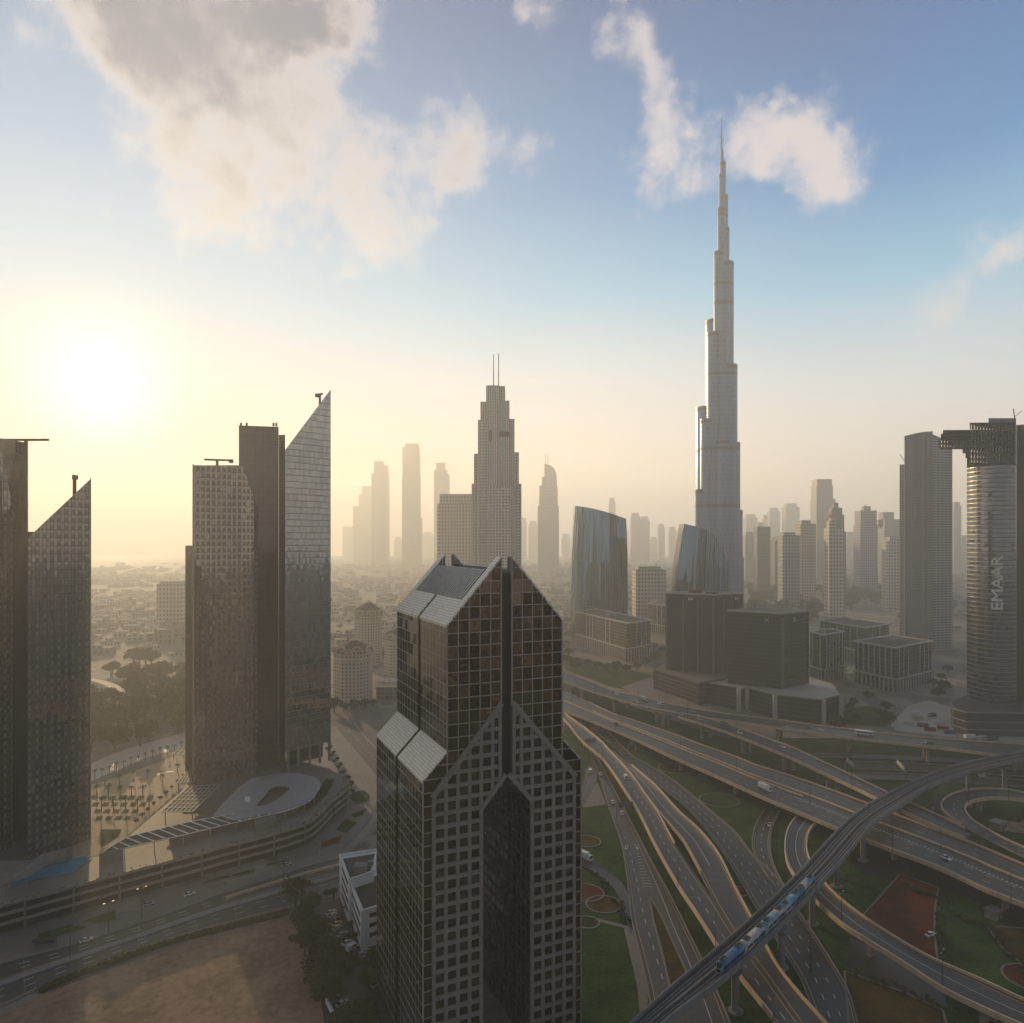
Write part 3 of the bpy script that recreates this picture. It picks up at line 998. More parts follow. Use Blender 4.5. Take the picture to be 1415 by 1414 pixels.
bl1 = blade('left blue curved glass tower with sloping top', [(700, 795, 865, 1120, 1120), (760, 791, 867, 1120, 1120), (830, 790.5, 867.5, 1120, 1120), (903, 792, 867, 1120, 1120)], 28, zat(699, 1120), zat(717, 1120), 22)
bl1['label'] = 'blue curved finned glass tower with top sloping right, left of its twin'
bl2 = blade('', [(724, 945, 1004, 960, 970), (760, 936, 1007, 960, 970), (800, 932.5, 1009, 960, 970), (900, 933, 1008, 960, 970)], 28, zat(724, 960), zat(746, 970), 20, 3.0, 30)
bl2['label'] = 'green blue curved glass tower with swept top behind the dark office tower'

# --- right hand tower under construction with cantilevered floors
G_em = facade('banded reflective glazing', (.17, .185, .21), (.05, .05, .05), 3.1, 3.75, 0.10, 0.65, 0.05, 0.9, 0.012, 0.45, wav=.025, blind=.05, blindcol=(.05, .05, .05))
em = thing('round_tower', 'banded glass tower at the right edge with unfinished top and vertical white lettering', 'tower', px(1372, 610))
arc = []
for k in range(15):
    a = k / 14
    x = 1336 + (1404 - 1336) * a
    arc.append(tuple(px(x, 618 - 34 * math.sin(a * math.pi * .62) ** .8 + 6 * a))[:2])
back_ = [tuple(px(1404, 650))[:2], tuple(px(1339, 655))[:2]]
pe = ccw(arc + back_)
m_ = MB(); m_.prism(pe, 0, zat(645, 600), 0, 1); put(m_, 'wall', [G_em, M['roofdark']], em)
m_ = MB()
z = 14.0
ac = [Vector((p[0], p[1], 0)) for p in arc]
while z < zat(645, 600):                       # projecting floor bands
    for a, c in zip(ac, ac[1:]):
        d = (c - a).normalized(); nrm = Vector((d.y, -d.x, 0))
        m_.hexa([a + nrm * .5 + Vector((0, 0, z)), c + nrm * .5 + Vector((0, 0, z)), c + Vector((0, 0, z)), a + Vector((0, 0, z)),
                 a + nrm * .5 + Vector((0, 0, z + .5)), c + nrm * .5 + Vector((0, 0, z + .5)), c + Vector((0, 0, z + .5)), a + Vector((0, 0, z + .5))])
    z += 3.75
put(m_, 'floor_bands', M['steel'], em)
p_ = foot([(1404.3, 612), (1440, 600), (1440, 650), (1404.3, 655)])
m_ = MB(); m_.prism(p_, 0, zat(586, 606), 0, 1); put(m_, 'dark_wing', [G_plain, M['roofdark']], em)
m_ = MB()
zc = zat(645, 600)
for k, (xl, xr, y0) in enumerate([(1336, 1404, 643), (1336, 1404, 636), (1334, 1404, 629), (1330, 1404, 622), (1298, 1404, 616), (1297, 1404, 610), (1300, 1404, 604), (1303, 1404, 598), (1350, 1404, 592), (1340, 1404, 588)]):
    a = px(xl, 600); c = px(xr, 600)
    zz = zat(y0, 600)
    m_.prism(foot([(xl, 590 + 2 * (k % 2)), (xr, 588 + 2 * (k % 2)), (xr, 630), (xl, 622)]), zz, zz + .9, bottom=True)
put_split(m_, 'bare_floor_slabs', M['dark'], em)
m_ = MB()
for xl, xr, yb_, yt in ((1297, 1338, 620, 611), (1338, 1404, 644, 590)):
    x = xl + 1
    while x < xr:
        a = px(x, 594); m_.box((a.x - .35, 590, zat(yb_, 600)), (a.x + .35, 591, zat(yt, 600))); pass
        x += 4.2
put_split(m_, 'bare_columns', M['mech'], em)
m_ = MB(); p_ = foot([(1350, 606), (1402, 606), (1402, 628), (1350, 628)]); m_.prism(p_, zat(645, 600), zat(589, 600), 0, 0); m_.prism(foot([(1302, 596), (1350, 596), (1350, 620), (1302, 618)]), zat(614, 600), zat(600, 600), 0, 0, bottom=True)
put_split(m_, 'core', [M['black']], em)
m_ = MB(); p_ = foot([(1366, 600), (1404, 600), (1404, 625), (1366, 625)]); m_.prism(p_, zat(588, 600), zat(578, 600), 0, 0); put(m_, 'roof_block', [M['greyconc']], em)
m_ = MB(); q = px(1402, 610, zat(578, 610)); m_.beam(q, q + Vector((-1, 0, 8)), .6, .6); m_.beam(q + Vector((0, 0, 1)), q + Vector((6, 0, 6)), .4, .4); put(m_, 'derrick', M['dark'], em)
# lettering, reading upwards
tcu = bpy.data.curves.new('lettering', 'FONT'); tcu.body = 'EMAAR'; tcu.size = 9.2 * 1.38; tcu.extrude = .12; tcu.space_character = .94; tcu.align_x = 'LEFT'
tob = bpy.data.objects.new('lettering', tcu); COL.objects.link(tob)
bpy.context.view_layer.update()
dg = bpy.context.evaluated_depsgraph_get()
tme = bpy.data.meshes.new_from_object(tob.evaluated_get(dg))
bpy.data.objects.remove(tob)
let = bpy.data.objects.new('lettering', tme); COL.objects.link(let)
xs_ = [v.co.x for v in tme.vertices]; ys_ = [v.co.y for v in tme.vertices]
W_ = max(xs_) - min(xs_); Hh = max(ys_) - min(ys_)
YL = 583.5
sx = (842 - 768) * YL / F / W_; sy = (1382.5 - 1367) * YL / F / Hh
for v in tme.vertices:
    X_, Y_, Z_ = v.co
    u_ = (X_ - min(xs_)) * sx; h_ = (Y_ - min(ys_)) * sy
    q = px(1367, YL)
    v.co = (q.x + (Hh * sy - h_), YL + Z_ - 2.6 + 0.12 * h_ * 0, zat(842, YL) + u_)
tme.materials.append(M['white'])
let.parent = em; let.location = -Vector(em.location)
# letters must read upward: mirror check is done by eye
# podium of that tower
pod = building('round_podium', 'low curved dark glass podium at the foot of the banded tower', 'building',
               foot([(1314, 600), (1318, 575), (1335, 562), (1380, 560), (1440, 560), (1440, 600), (1335, 625)]), 0, 18, G_plain)
m_ = MB()
arcp = [tuple(px(x, Y)) for x, Y in ((1314, 600), (1318, 575), (1335, 562), (1380, 560), (1440, 560))]
for a, c in zip(arcp, arcp[1:]):
    for zz in (18.1, 11, 5): m_.beam(Vector(a) + Vector((0, 0, zz)), Vector(c) + Vector((0, 0, zz)), 1.2, .8)
put(m_, 'roof_rim', M['greyconc'], pod)

# --- pale ribbed tower beside it
YV = 1000.0
G_v1 = facade('pale punched facade', (.08, .085, .09), (.36, .36, .35), 2.7, 3.6, 1.35, 1.2, 0.2, 0.4, 0.01, 0.5, frough=.6)
G_v2 = facade('pale banded facade', (.07, .075, .08), (.30, .31, .31), 6.5, 3.6, 0.7, 1.6, 0.15, 0.4, 0.01, 0.5, frough=.6)
vt = thing('ribbed_tower', 'pale grey ribbed tower with gently curved top left of the tower under construction', 'tower', px(1283, YV))
n = 14; L0 = []
for k in range(n + 1):
    a = k / n
    x = 1250 + 38 * a
    L0.append((x, YV - 8 * math.sin(a * math.pi), 603 - 6.5 * math.sin(a * math.pi * .5)))
p_, z_ = footz([(x, Y, yt) for x, Y, yt in L0] + [(1288, YV + 40, 597), (1252, YV + 40, 603)])
m_ = MB(); m_.prism(p_, 0, z_, 0, 1); put(m_, 'curved_shaft', [G_v1, M['rooflight']], vt)
p_, z_ = footz([(1288.2, YV + 6, 600), (1316, YV + 14, 612), (1316, YV + 44, 612), (1288.2, YV + 42, 600)])
m_ = MB(); m_.prism(p_, 0, z_, 0, 1); put(m_, 'side_shaft', [G_v2, M['rooflight']], vt)
m_ = MB()
for k in range(0, n + 1, 1):
    x, Y, yt = L0[k]; q = px(x, Y); m_.box((q.x - .35, q.y - 1.0, 0), (q.x + .35, q.y, zat(yt, Y) + .6))
put(m_, 'vertical_ribs', M['rooflight'], vt)
ct = building('unfinished_tower', 'thin unfinished concrete tower with a crane peeking out left of the ribbed tower', 'tower', foot([(1243, 1130), (1252, 1130), (1252, 1165), (1243, 1165)]), 0, zat(642, 1130),
              facade('bare concrete frame', (.05, .05, .05), (.33, .31, .29), 3.4, 3.6, 0.8, 1.3, 0.5, 0.1, 0.0, 0.5), 'greyconc')
m_ = MB(); q = px(1246, 1140, zat(642, 1140)); m_.beam(q, q + Vector((0, 0, 12)), 1, 1); m_.beam(q + Vector((4, 0, 6)), q + Vector((-3, 0, 16)), .7, .7); put(m_, 'crane', M['dark'], ct)

# ---------------------------------------------------------------- dark office pair on a stone podium
G_off = facade('black office glazing', (.05, .05, .055), (.03, .029, .028), 1.6, 3.8, 0.25, 0.0, 0.10, 0.5, 0.004, 0.3)
G_off2 = facade('black banded glazing', (.05, .05, .055), (.025, .025, .025), 3.6, 3.8, 0.2, 0.9, 0.10, 0.5, 0.004, 0.3)
M['stone'] = rough_mat('warm grey stone', (.20, .18, .16), 0.9, 0.2, 0.4, spec=.15)
M['stonelight'] = rough_mat('pale cream stone', (.46, .41, .35), 0.6, 0.2, 0.4)


def office(label, z0, zt, corners, piers, roofmat, mat):
    """corners: footprint as world points, first edge is the left hand front; piers: pilaster positions along each edge"""
    P_ = [Vector((p[0], p[1], 0)) for p in corners]
    t_ = thing('office_tower', label, 'office block', (P_[1].x, P_[1].y, 0))
    m_ = MB(); m_.prism([tuple(p)[:2] for p in P_], z0, zt, 0, 1); put(m_, 'wall', [mat, M[roofmat]], t_)
    m_ = MB()
    for (i, fs) in piers:
        a = P_[i]; c = P_[(i + 1) % 4]; d = (c - a); nrm = Vector((d.y, -d.x, 0)).normalized()
        for f_ in fs:
            q = a + d * f_; dd = d.normalized()
            m_.obox((q.x, q.y, 0), dd, nrm, (-.55, .55), (-.2, .5), (z0, zt - 3.2))
    put_split(m_, 'stone_piers', M['stone'], t_)
    m_ = MB()
    for i in range(4):                         # parapet
        a = P_[i]; c = P_[(i + 1) % 4]; d = (c - a).normalized(); nrm = Vector((d.y, -d.x, 0))
        m_.obox((a.x, a.y, 0), d, nrm, (-.1, (c - a).length + .1), (-.9, .35 - .01 * i), (zt - .2, zt + 1.3 + .01 * i))
    put(m_, 'parapet', M['stonelight'], t_)
    return t_


c0 = at(986, 932, 20); ztA = zat(822, c0.y)
cl = px(934, c0.y * 1.0); 
# left end and right end of the two visible faces, from the roof corners
La = at(932, 817, ztA - 0.0) if False else None


def roofpt(x, y, z): return at(x, y, z)


ztA = 98.0
A0 = roofpt(933, 816.5, ztA); A1 = roofpt(986, 822.5, ztA); A2 = roofpt(1033, 818, ztA)
A0 = Vector((A0.x, A0.y, 0)); A1 = Vector((A1.x, A1.y, 0)); A2 = Vector((A2.x, A2.y, 0))
A1 = Vector((at(986, 932, 20).x, at(986, 932, 20).y, 0))
A0 = A1 + Vector((-42, 26, 0)); A2 = A1 + Vector((37, 24, 0)); A3 = A0 + A2 - A1
oA = office('dark office tower with white stone piers and a cluttered pale roof', 20, ztA,
            [A0, A1, A2, A3], [(0, (.02, .38, .68, .99)), (1, (.01, .33, .62, .98))], 'rooflight', G_off)
m_ = MB()
cA = (A0 + A2) / 2
m_.obox((cA.x - 8, cA.y - 4, 0), (1, .6, 0), (-.5, .86, 0), (-7, 2), (-4, 4), (ztA, ztA + 4.5))
for k in range(7): m_.obox((cA.x + 4 + 3.4 * (k % 4), cA.y + 3 - 6 * (k // 4), 0), (.85, .5, 0), (-.5, .85, 0), (-1.2, 1.2), (-1.5, 1.5), (ztA, ztA + 1.8))
put_split(m_, 'roof_plant', M['dark'], oA)


def emblem(parent, p, d, s, tall=False):
    """small wall emblem: two white triangles meeting over a red block, or woven strokes"""
    p = Vector(p); d = Vector(d).normalized(); n_ = Vector((d.y, -d.x, 0)) * .35; up = Vector((0, 0, 1))
    m_ = MB()
    if not tall:
        m_.face([p + n_ - d * s, p + n_, p + n_ - d * s + up * s * 1.3][0:1] + [p + n_ + up * s * .65, p + n_ - d * s + up * s * 1.3], 0)
        m_.face([p + n_ + d * s, p + n_ + d * s + up * s * 1.3, p + n_ + up * s * .65], 0)
        m_.face([p + n_ - d * s, p + n_ + d * s, p + n_ + up * s * .65], 1)
        m_.face([p + n_ + d * s + up * s * 1.3, p + n_ - d * s + up * s * 1.3, p + n_ + up * s * .65], 1)
    else:
        for k in (-1, 1):
            m_.beam(p + n_ - d * s * .8 * k, p + n_ + d * s * .8 * k + up * s * 1.6, s * .22, .2, 0)
            m_.beam(p + n_ + d * s * .35 * k, p + n_ + d * s * .35 * k + up * s * 1.7, s * .2, .2, 0)
    put(m_, 'wall_emblem', [M['white'], rough_mat('red enamel', (.30, .02, .02), .5)], parent)


dA = A1 - A0; dB = A2 - A1
emblem(oA, A0 + dA * .53 + Vector((0, 0, ztA - 6)), dA, 2.2)
emblem(oA, A1 + dB * .76 + Vector((0, 0, ztA - 6)), dB, 2.2)
B1 = at(1081.5, 952, 20); B1 = Vector((B1.x, B1.y, 0)); ztB = 86.5
B0 = B1 + Vector((-41, 27, 0)); B2 = B1 + Vector((34, 26, 0)); B3 = B0 + B2 - B1
oB = office('broad black office block with serrated roof edge, right of the taller dark tower', 20, ztB,
            [B0, B1, B2, B3], [(0, (.99,)), (1, (.02, .98))], 'rooflight', G_off2)
m_ = MB()
for i, (p, q) in enumerate(((B0, B1), (B1, B2))):
    d = q - p; n_ = int(d.length / 1.6)
    for k in range(n_):
        a = p + d * ((k + .2) / n_); nr = Vector((d.y, -d.x, 0)).normalized()
        m_.obox((a.x, a.y, 0), d.normalized(), nr, (0, .8), (.3, 1.3), (ztB - .4, ztB + .8))
put(m_, 'roof_teeth', M['stonelight'], oB)
emblem(oB, B0 + (B1 - B0) * .72 + Vector((0, 0, ztB - 8)), B1 - B0, 2.4, True)
emblem(oB, B1 + (B2 - B1) * .42 + Vector((0, 0, ztB - 8)), B2 - B1, 2.4, True)
# podium, two bodies
def podium(name, label, pts, z1, mat, roof, piers=()):
    P_ = [at(x, y, z1) for x, y in pts]
    poly = ccw([(p.x, p.y) for p in P_])
    t_ = building(name, label, 'podium', poly, 0, z1, mat, roof)
    m_ = MB()
    for (x, y) in piers:
        q = at(x, y, z1); m_.box((q.x - 1.6, q.y - 1.2, 0), (q.x + 1.6, q.y + 1.4, z1 + .6))
    if piers: put_split(m_, 'stone_piers', M['stonelight'], t_)
    m_ = MB()
    for a, c in zip(poly, poly[1:] + poly[:1]):
        m_.beam(Vector((a[0], a[1], z1 + .35)), Vector((c[0], c[1], z1 + .35)), .9, .9)
    put(m_, 'roof_rim', M['stone'], t_)
    return t_


podium('office_podium', 'plain dark windowless podium left under the tall dark office tower', [(903, 924), (966, 944), (1002, 938), (1040, 915), (990, 903), (940, 900)], 20.5, G_off2, 'stone')
podium('office_podium', 'long stepped podium with pale stone roof and stone piers below the black office block',
       [(967, 942), (1018, 951), (1024, 953), (1033, 951), (1071, 961), (1134, 968), (1163, 961), (1150, 945), (1075, 921), (1020, 925)], 19.5, G_off2, 'stonelight',
       [(967.5, 943), (1021, 953), (1032, 951.5), (1071, 962), (1138, 968), (1162, 962)])
# ================================================================ low office blocks, the domed hotel, distant skyline
G_blk = facade('dark punched office glazing', (.035, .033, .032), (.075, .068, .06), 2.4, 3.9, 0.35, 0.9, 0.12, 0.45, 0.01, 0.5)


def stone_block(label, front, left, right, zt, zbase, piers_l, piers_r, roof='rooflight', name='office_block'):
    """block seen from its near corner: front, left, right are picture points of the roof corners"""
    A1 = at(*front, zt); A0 = at(*left, zt); A2 = at(*right, zt)
    for p in (A0, A1, A2): p.z = 0
    # square up
    A3 = A0 + A2 - A1
    P_ = [A0, A1, A2, A3]
    t_ = thing(name, label, 'office block', (A1.x, A1.y, 0))
    cen = (A0 + A2) / 2
    Q = [cen + (p - cen) * .93 for p in P_]
    m_ = MB(); m_.prism([tuple(p)[:2] for p in Q], 0, zt - .8, 0, 1); put(m_, 'wall', [G_blk, M['roofdark']], t_)
    m_ = MB()
    for i in range(4):                         # overhanging flat rim of the roof, open in the middle
        a = P_[i]; c = P_[(i + 1) % 4]; d = (c - a).normalized(); nr = Vector((d.y, -d.x, 0))
        m_.obox((a.x, a.y, 0), d, nr, (0, (c - a).length), (-3.4, 0 - .01 * i), (zt - .6 - .003 * i, zt + .5 + .003 * i))
    put(m_, 'roof_rim', M['stonelight'], t_)
    m_ = MB()
    for i, fs in ((0, piers_l), (1, piers_r)):
        a = Q[i]; c = Q[(i + 1) % 4]; d = (c - a); dn = d.normalized(); nr = Vector((dn.y, -dn.x, 0))
        for f_ in fs:
            q = a + d * f_
            m_.obox((q.x, q.y, 0), dn, nr, (-.6, .6), (-.1, .6), (zbase + .5, zt - .7))
        # window bay frame rungs between the middle pair
        if len(fs) >= 4:
            pass
        L = d.length
        m_.obox((a.x, a.y, 0), dn, nr, (-.3, L + .3), (0.0, 3.0), (zbase - .7, zbase + .45))
        n_ = max(4, int(L / 5.5))
        for k in range(n_ + 1):
            m_.obox((a.x, a.y, 0), dn, nr, (L * k / n_ - .55, L * k / n_ + .55), (1.9, 2.95), (0, zbase - .7))
    put(m_, 'stone_frame', M['stonelight'], t_)
    m_ = MB()
    d = (A1 - A0).normalized()
    m_.obox((cen.x, cen.y, 0), d, (-d.y, d.x, 0), (-9, 7), (-5, 6), (zt - .8, zt + 3.0))
    put(m_, 'roof_plant', M['rooflight'], t_)
    return t_


stone_block('low office block with cream stone frame before the left blue curved tower', (868, 862), (793, 845), (903, 857), 49, 17,
            (.23, .3, .36, .62, .7), (.4, .6, .8))
stone_block('low stone framed office block half hidden behind the tall dark office tower', (962, 843), (893, 834), (990, 832), 48, 15, (.2, .3, .45, .55), (.3, .6))
stone_block('narrow dark block with cream piers and a light colonnade, right of the black office block', (1137, 878), (1118, 873), (1168, 873), 52, 15, (.2, .8), (.15, .3, .45, .6, .75, .9))
stone_block('wide low office block with cream piers and overhanging roof left of the round banded tower', (1237, 896), (1178, 886), (1291, 886), 45, 14,
            (.08, .22, .36, .5, .64, .78, .92), (.1, .22, .34, .66, .78, .9))
stone_block('stone framed block behind the wide low office block, below the ribbed tower', (1196, 868), (1130, 857), (1232, 862), 44, 14, (.1, .25, .4, .55, .7, .85), (.3, .6, .9))

# domed, arched hotel between the left towers and the gabled tower
G_cream = facade('cream balconied wall', (.10, .09, .08), (.56, .46, .34), 3.6, 3.4, 2.1, 1.7, 0.3, 0.2, 0.0, 0.5, frough=.8)
M['cream'] = rough_mat('cream plaster', (.60, .50, .37), 0.8, 0.15, 0.5)
M['terracotta'] = rough_mat('brown roof tiles', (.17, .085, .06), 0.8, 0.25, 0.8)


def arched_hotel(label, Yc, xl, xr, ybase, ytop_, name='domed_hotel'):
    c = px((xl + xr) / 2, Yc)
    t_ = thing(name, label, 'hotel', c)
    wd = (xr - xl) * Yc / F
    r = wd / 2 * .86
    ze = zat(ytop_, Yc)
    poly = []
    for k in range(8):
        a = math.pi / 8 + k * math.pi / 4
        poly.append((c.x + r * math.cos(a), c.y + r * math.sin(a)))
    m_ = MB(); m_.prism(ccw(poly), 0, ze * .87, 0, 1); put(m_, 'wall', [G_cream, M['cream']], t_)
    m_ = MB()                                  # cornice rings
    for z in (ze * .70, ze * .87, ze * .2):
        for a, e in zip(poly, poly[1:] + poly[:1]): m_.beam((a[0], a[1], z), (e[0], e[1], z), 1.6, 1.2)
    put_split(m_, 'cornice', M['cream'], t_)
    m_ = MB()                                  # pyramid roof
    rp = [(c.x + (r + 1.2) * math.cos(math.pi / 8 + k * math.pi / 4), c.y + (r + 1.2) * math.sin(math.pi / 8 + k * math.pi / 4)) for k in range(8)]
    for k in range(8):
        a = rp[k]; e = rp[(k + 1) % 8]
        m_.face([(a[0], a[1], ze * .87), (e[0], e[1], ze * .87), (c.x + (e[0] - c.x) * .2, c.y + (e[1] - c.y) * .2, ze * .985), (c.x + (a[0] - c.x) * .2, c.y + (a[1] - c.y) * .2, ze * .985)])
    m_.face([(c.x + (a[0] - c.x) * .2, c.y + (a[1] - c.y) * .2, ze * .985) for a in rp])
    put(m_, 'roof', M['terracotta'], t_)
    m_ = MB(); m_.prism([(c.x + 3 * math.cos(k * math.pi / 4), c.y + 3 * math.sin(k * math.pi / 4)) for k in range(8)], ze * .98, ze * 1.01)
    m_.tube((c.x, c.y, ze), (c.x, c.y, ze * 1.05), 1.6, .2, 8); put(m_, 'cupola', M['cream'], t_)
    for k in (4, 5, 6, 7, 0):                  # arched gables
        a = math.pi / 4 * k + (math.pi / 8 if k != 99 else 0)
        d = Vector((math.cos(a), math.sin(a), 0)); s_ = Vector((-d.y, d.x, 0))
        o_ = c + d * (r * 1.0)
        m_ = MB(); hw = r * .30
        prev = None
        for q in range(9):
            b_ = math.pi * q / 8
            p = o_ + s_ * (math.cos(b_) * hw) + Vector((0, 0, ze * .80 + math.sin(b_) * hw * 1.15))
            if prev is not None: m_.beam(prev, p, 2.6, 1.5)
            prev = p
        for sg in (-1, 1): m_.beam(o_ + s_ * sg * hw + Vector((0, 0, ze * .2)), o_ + s_ * sg * hw + Vector((0, 0, ze * .8)), 1.3, 1.3)
        put(m_, 'arched_bay', M['cream'], t_)
    n_ = 12
    m_ = MB()
    for k in range(n_):
        a = 2 * math.pi * k / n_
        q = c + Vector((math.cos(a), math.sin(a), 0)) * (r + 2.2)
        m_.beam(q, q + Vector((0, 0, ze * .17)), 1.1, 1.1)
    put_split(m_, 'arcade', M['cream'], t_)
    return t_


arched_hotel('cream octagonal hotel with arched gables and brown roof beside the slanted mirror tower', 690, 457, 519, 978, 884)
arched_hotel('hazy cream domed hotel farther back, just above its larger twin', 900, 487, 531, 930, 832)
arched_hotel('hazy cream domed building partly hidden by the left edge of the gabled tower', 830, 528, 572, 940, 868)
g_ = building('low_hall', 'low hall with a toothed white roof edge beside the domed hotel', 'hall',
              foot([(520, 690), (560, 690), (565, 740), (520, 740)]), 0, 12, facade('green hall glazing', (.12, .17, .16), (.3, .3, .26), 4, 4, .4, .4, .2, .5), 'rooflight')
m_ = MB()
for k in range(9):
    q = px(521 + 4.4 * k, 715, 12); m_.hexa([q + Vector(v) for v in ((-1.3, -1.3, 0), (1.3, -1.3, 0), (1.3, 1.3, 0), (-1.3, 1.3, 0), (-.1, -.1, 4), (.1, -.1, 4), (.1, .1, 4), (-.1, .1, 4))])
put_split(m_, 'roof_teeth', M['white'], g_)

# ---------------------------------------------------------------- distant skyline
FAC = {}
for key, gl, fr in (('warm', (.12, .11, .10), (.42, .37, .30)), ('cool', (.10, .12, .14), (.30, .32, .34)), ('dark', (.05, .05, .055), (.16, .15, .145)), ('pale', (.22, .22, .21), (.52, .47, .40))):
    FAC[key] = facade('distant %s facade' % key, gl, fr, 6.0, 7.2, 2.6, 2.8, 0.25, 0.4, 0.0, 0.5, frough=.7)


def far(label, Y0_, tiers, key, extra=None, group=None, cat='tower', name='skyline_tower', depth=None):
    """tiers: (left column, right column, top row), widest first; each tier stands inside the last"""
    Y = Y0_ if Y0_ < 1600 else 1600 + (Y0_ - 1600) * 3.0
    xl, xr, _ = tiers[0]
    c = px((xl + xr) / 2, Y)
    m_ = MB()
    for k, (a, b_, yt) in enumerate(tiers):
        d = depth or (b_ - a) * Y / F * .8
        A_ = px(a, Y); B_ = px(b_, Y)
        rot = random.uniform(-.1, .1)
        m_.prism([(A_.x - c.x, -d / 2 - k * .5), (B_.x - c.x, -d / 2 - k * .5 + rot * 0), (B_.x - c.x, d / 2), (A_.x - c.x, d / 2)], 0, zat(yt, Y), 0, 1, random.random() * 50)
    if extra:
        for kind, a, b_, y0, y1 in extra:
            if kind == 'mast':
                m_.tube((px(a, Y).x - c.x, 0, zat(y0, Y)), (px(a, Y).x - c.x, 0, zat(y1, Y)), b_ * Y / F, b_ * .5 * Y / F, 5, 1)
            if kind == 'wedge':
                A_ = px(a, Y).x - c.x; B_ = px(b_, Y).x - c.x; d = 20
                n_ = 6
                for q in range(n_):            # quarter round top, high on the left
                    f0 = q / n_; f1 = (q + 1) / n_
                    z0 = zat(y0, Y); hh = zat(y1, Y) - z0
                    m_.prism([(A_ + (B_ - A_) * f0, -d), (A_ + (B_ - A_) * f1, -d), (A_ + (B_ - A_) * f1, d), (A_ + (B_ - A_) * f0, d)], z0 - 1,
                             [z0 + hh * math.sqrt(max(0, 1 - f0 * f0)), z0 + hh * math.sqrt(max(0, 1 - f1 * f1)), z0 + hh * math.sqrt(max(0, 1 - f1 * f1)), z0 + hh * math.sqrt(max(0, 1 - f0 * f0))], 0, 1)
    o = m_.build(name, [FAC[key], M['roofdark']])
    o.location = (c.x, Y, 0)
    return tag(o, label, cat, group)


far('hazy slab with flat top, farthest left of the distant towers beside the mirror tower', 3400, [(475, 492, 728)], 'warm')
far('hazy stepped tower with small finials, left of the two tall distant slabs', 3000, [(490, 516, 700), (497, 515, 684), (501, 513, 672)], 'warm', [('mast', 498.5, .6, 690, 676), ('mast', 502, .6, 684, 675)])
far('hazy tower with a narrower box on top, second tall one right of the mirror tower', 2600, [(515, 537, 655), (518, 536, 644), (518, 530.5, 638)], 'warm', [('mast', 523, .3, 638, 635)])
far('tallest plain distant slab, midway between the mirror tower and the twin mast tower', 2500, [(557, 582.5, 716), (557, 580.5, 660), (557.5, 580, 619), (561, 579, 614)], 'warm')
far('hazy slab with notched top directly left of the wide balconied block', 2600, [(600.5, 621, 656), (600.5, 618, 650), (603, 615.5, 640)], 'warm')
o = far('broad hazy balconied block touching the left side of the twin mast tower', 1500, [(606, 653, 697), (609, 653, 684)], 'warm', name='apartment_block')
far('curved top distant tower with two small masts right of the twin mast tower', 2300, [(743, 771.5, 700), (745, 770, 672), (748.5, 769, 660), (752, 768.5, 655)], 'warm',
    [('wedge', 752, 769, 657, 642), ('mast', 753.8, .55, 645, 626), ('mast', 757.2, .55, 643, 626)])
rows = [(720, 728, 716, 3200, 'warm'), (730, 743, 720, 3300, 'warm'), (841, 850, 688, 3000, 'cool'), (871, 884, 709, 2900, 'warm'), (884, 897, 714, 2950, 'warm'), (909, 918, 724, 3200, 'warm'), (924, 934, 728, 3300, 'warm'),
        (1029, 1045, 711, 2900, 'cool'), (1045, 1056, 722, 2500, 'dark'), (1054, 1063, 712, 3000, 'warm'), (1062, 1076, 702, 2900, 'cool'), (1083, 1102, 696, 2800, 'cool'), (1100, 1113, 726, 3000, 'warm'),
        (1246, 1252, 716, 2500, 'dark'), (1316, 1326, 694, 2300, 'dark'), (1326, 1337, 740, 2400, 'cool'), (1168, 1182, 735, 2600, 'cool'), (1076, 1084, 738, 2700, 'warm'), (1146, 1160, 745, 1900, 'dark'), (545, 556, 742, 3600, 'warm'), (584, 599, 735, 3600, 'warm'),
        (776, 788, 738, 3500, 'warm'), (856, 868, 728, 3600, 'warm'), (898, 908, 742, 3500, 'warm'), (1066, 1100, 742, 1800, 'dark'), (1028, 1042, 735, 2000, 'warm'), (1108, 1124, 742, 2100, 'cool')]
DESC = {0: 'faint hazy tower block just right of the twin mast tower', 1: 'faint low block next to the curved top distant tower', 2: 'slim faint slab rising above the left blue curved tower',
        3: 'left one of a faint pair of blocks between the two curved glass towers', 4: 'right one of a faint pair of blocks between the two curved glass towers',
        5: 'small faint tower midway between the curved glass towers', 6: 'small faint tower touching the sky left of the second curved tower', 7: 'pale hazy tower directly right of the supertall tower',
        8: 'darker hazy block, second right of the supertall tower', 9: 'thin faint tower behind the darker hazy block near the supertall', 10: 'stepless faint tower left of the pale wide distant tower',
        11: 'pale wide flat topped distant tower right of the supertall', 12: 'low faint block left of the tallest tower of the right cluster', 13: 'dark thin block touching the left side of the ribbed tower',
        14: 'hazy slab between the ribbed tower and the round banded tower', 15: 'low hazy block touching the round banded tower', 16: 'low faint block between the two stepped towers of the right cluster',
        17: 'narrow low faint block in a gap of the right cluster', 18: 'dark low block behind the lit stepped tower', 19: 'low faint block between two tall hazy slabs on the left',
        20: 'low faint block right of the tallest distant slab', 21: 'low faint block left of the blue curved tower', 22: 'low faint block right of the blue curved tower', 23: 'lowest faint block between the curved glass towers',
        24: 'wide dark low block in front of the right cluster', 25: 'low warm block at the right foot of the supertall', 26: 'low block under the tallest tower of the right cluster'}
for k, (a, b_, yt, Y, key) in enumerate(rows):
    far(DESC[k], Y, [(a, b_, yt + 5), (a + (b_ - a) * .12, b_ - (b_ - a) * .15, yt)], key)
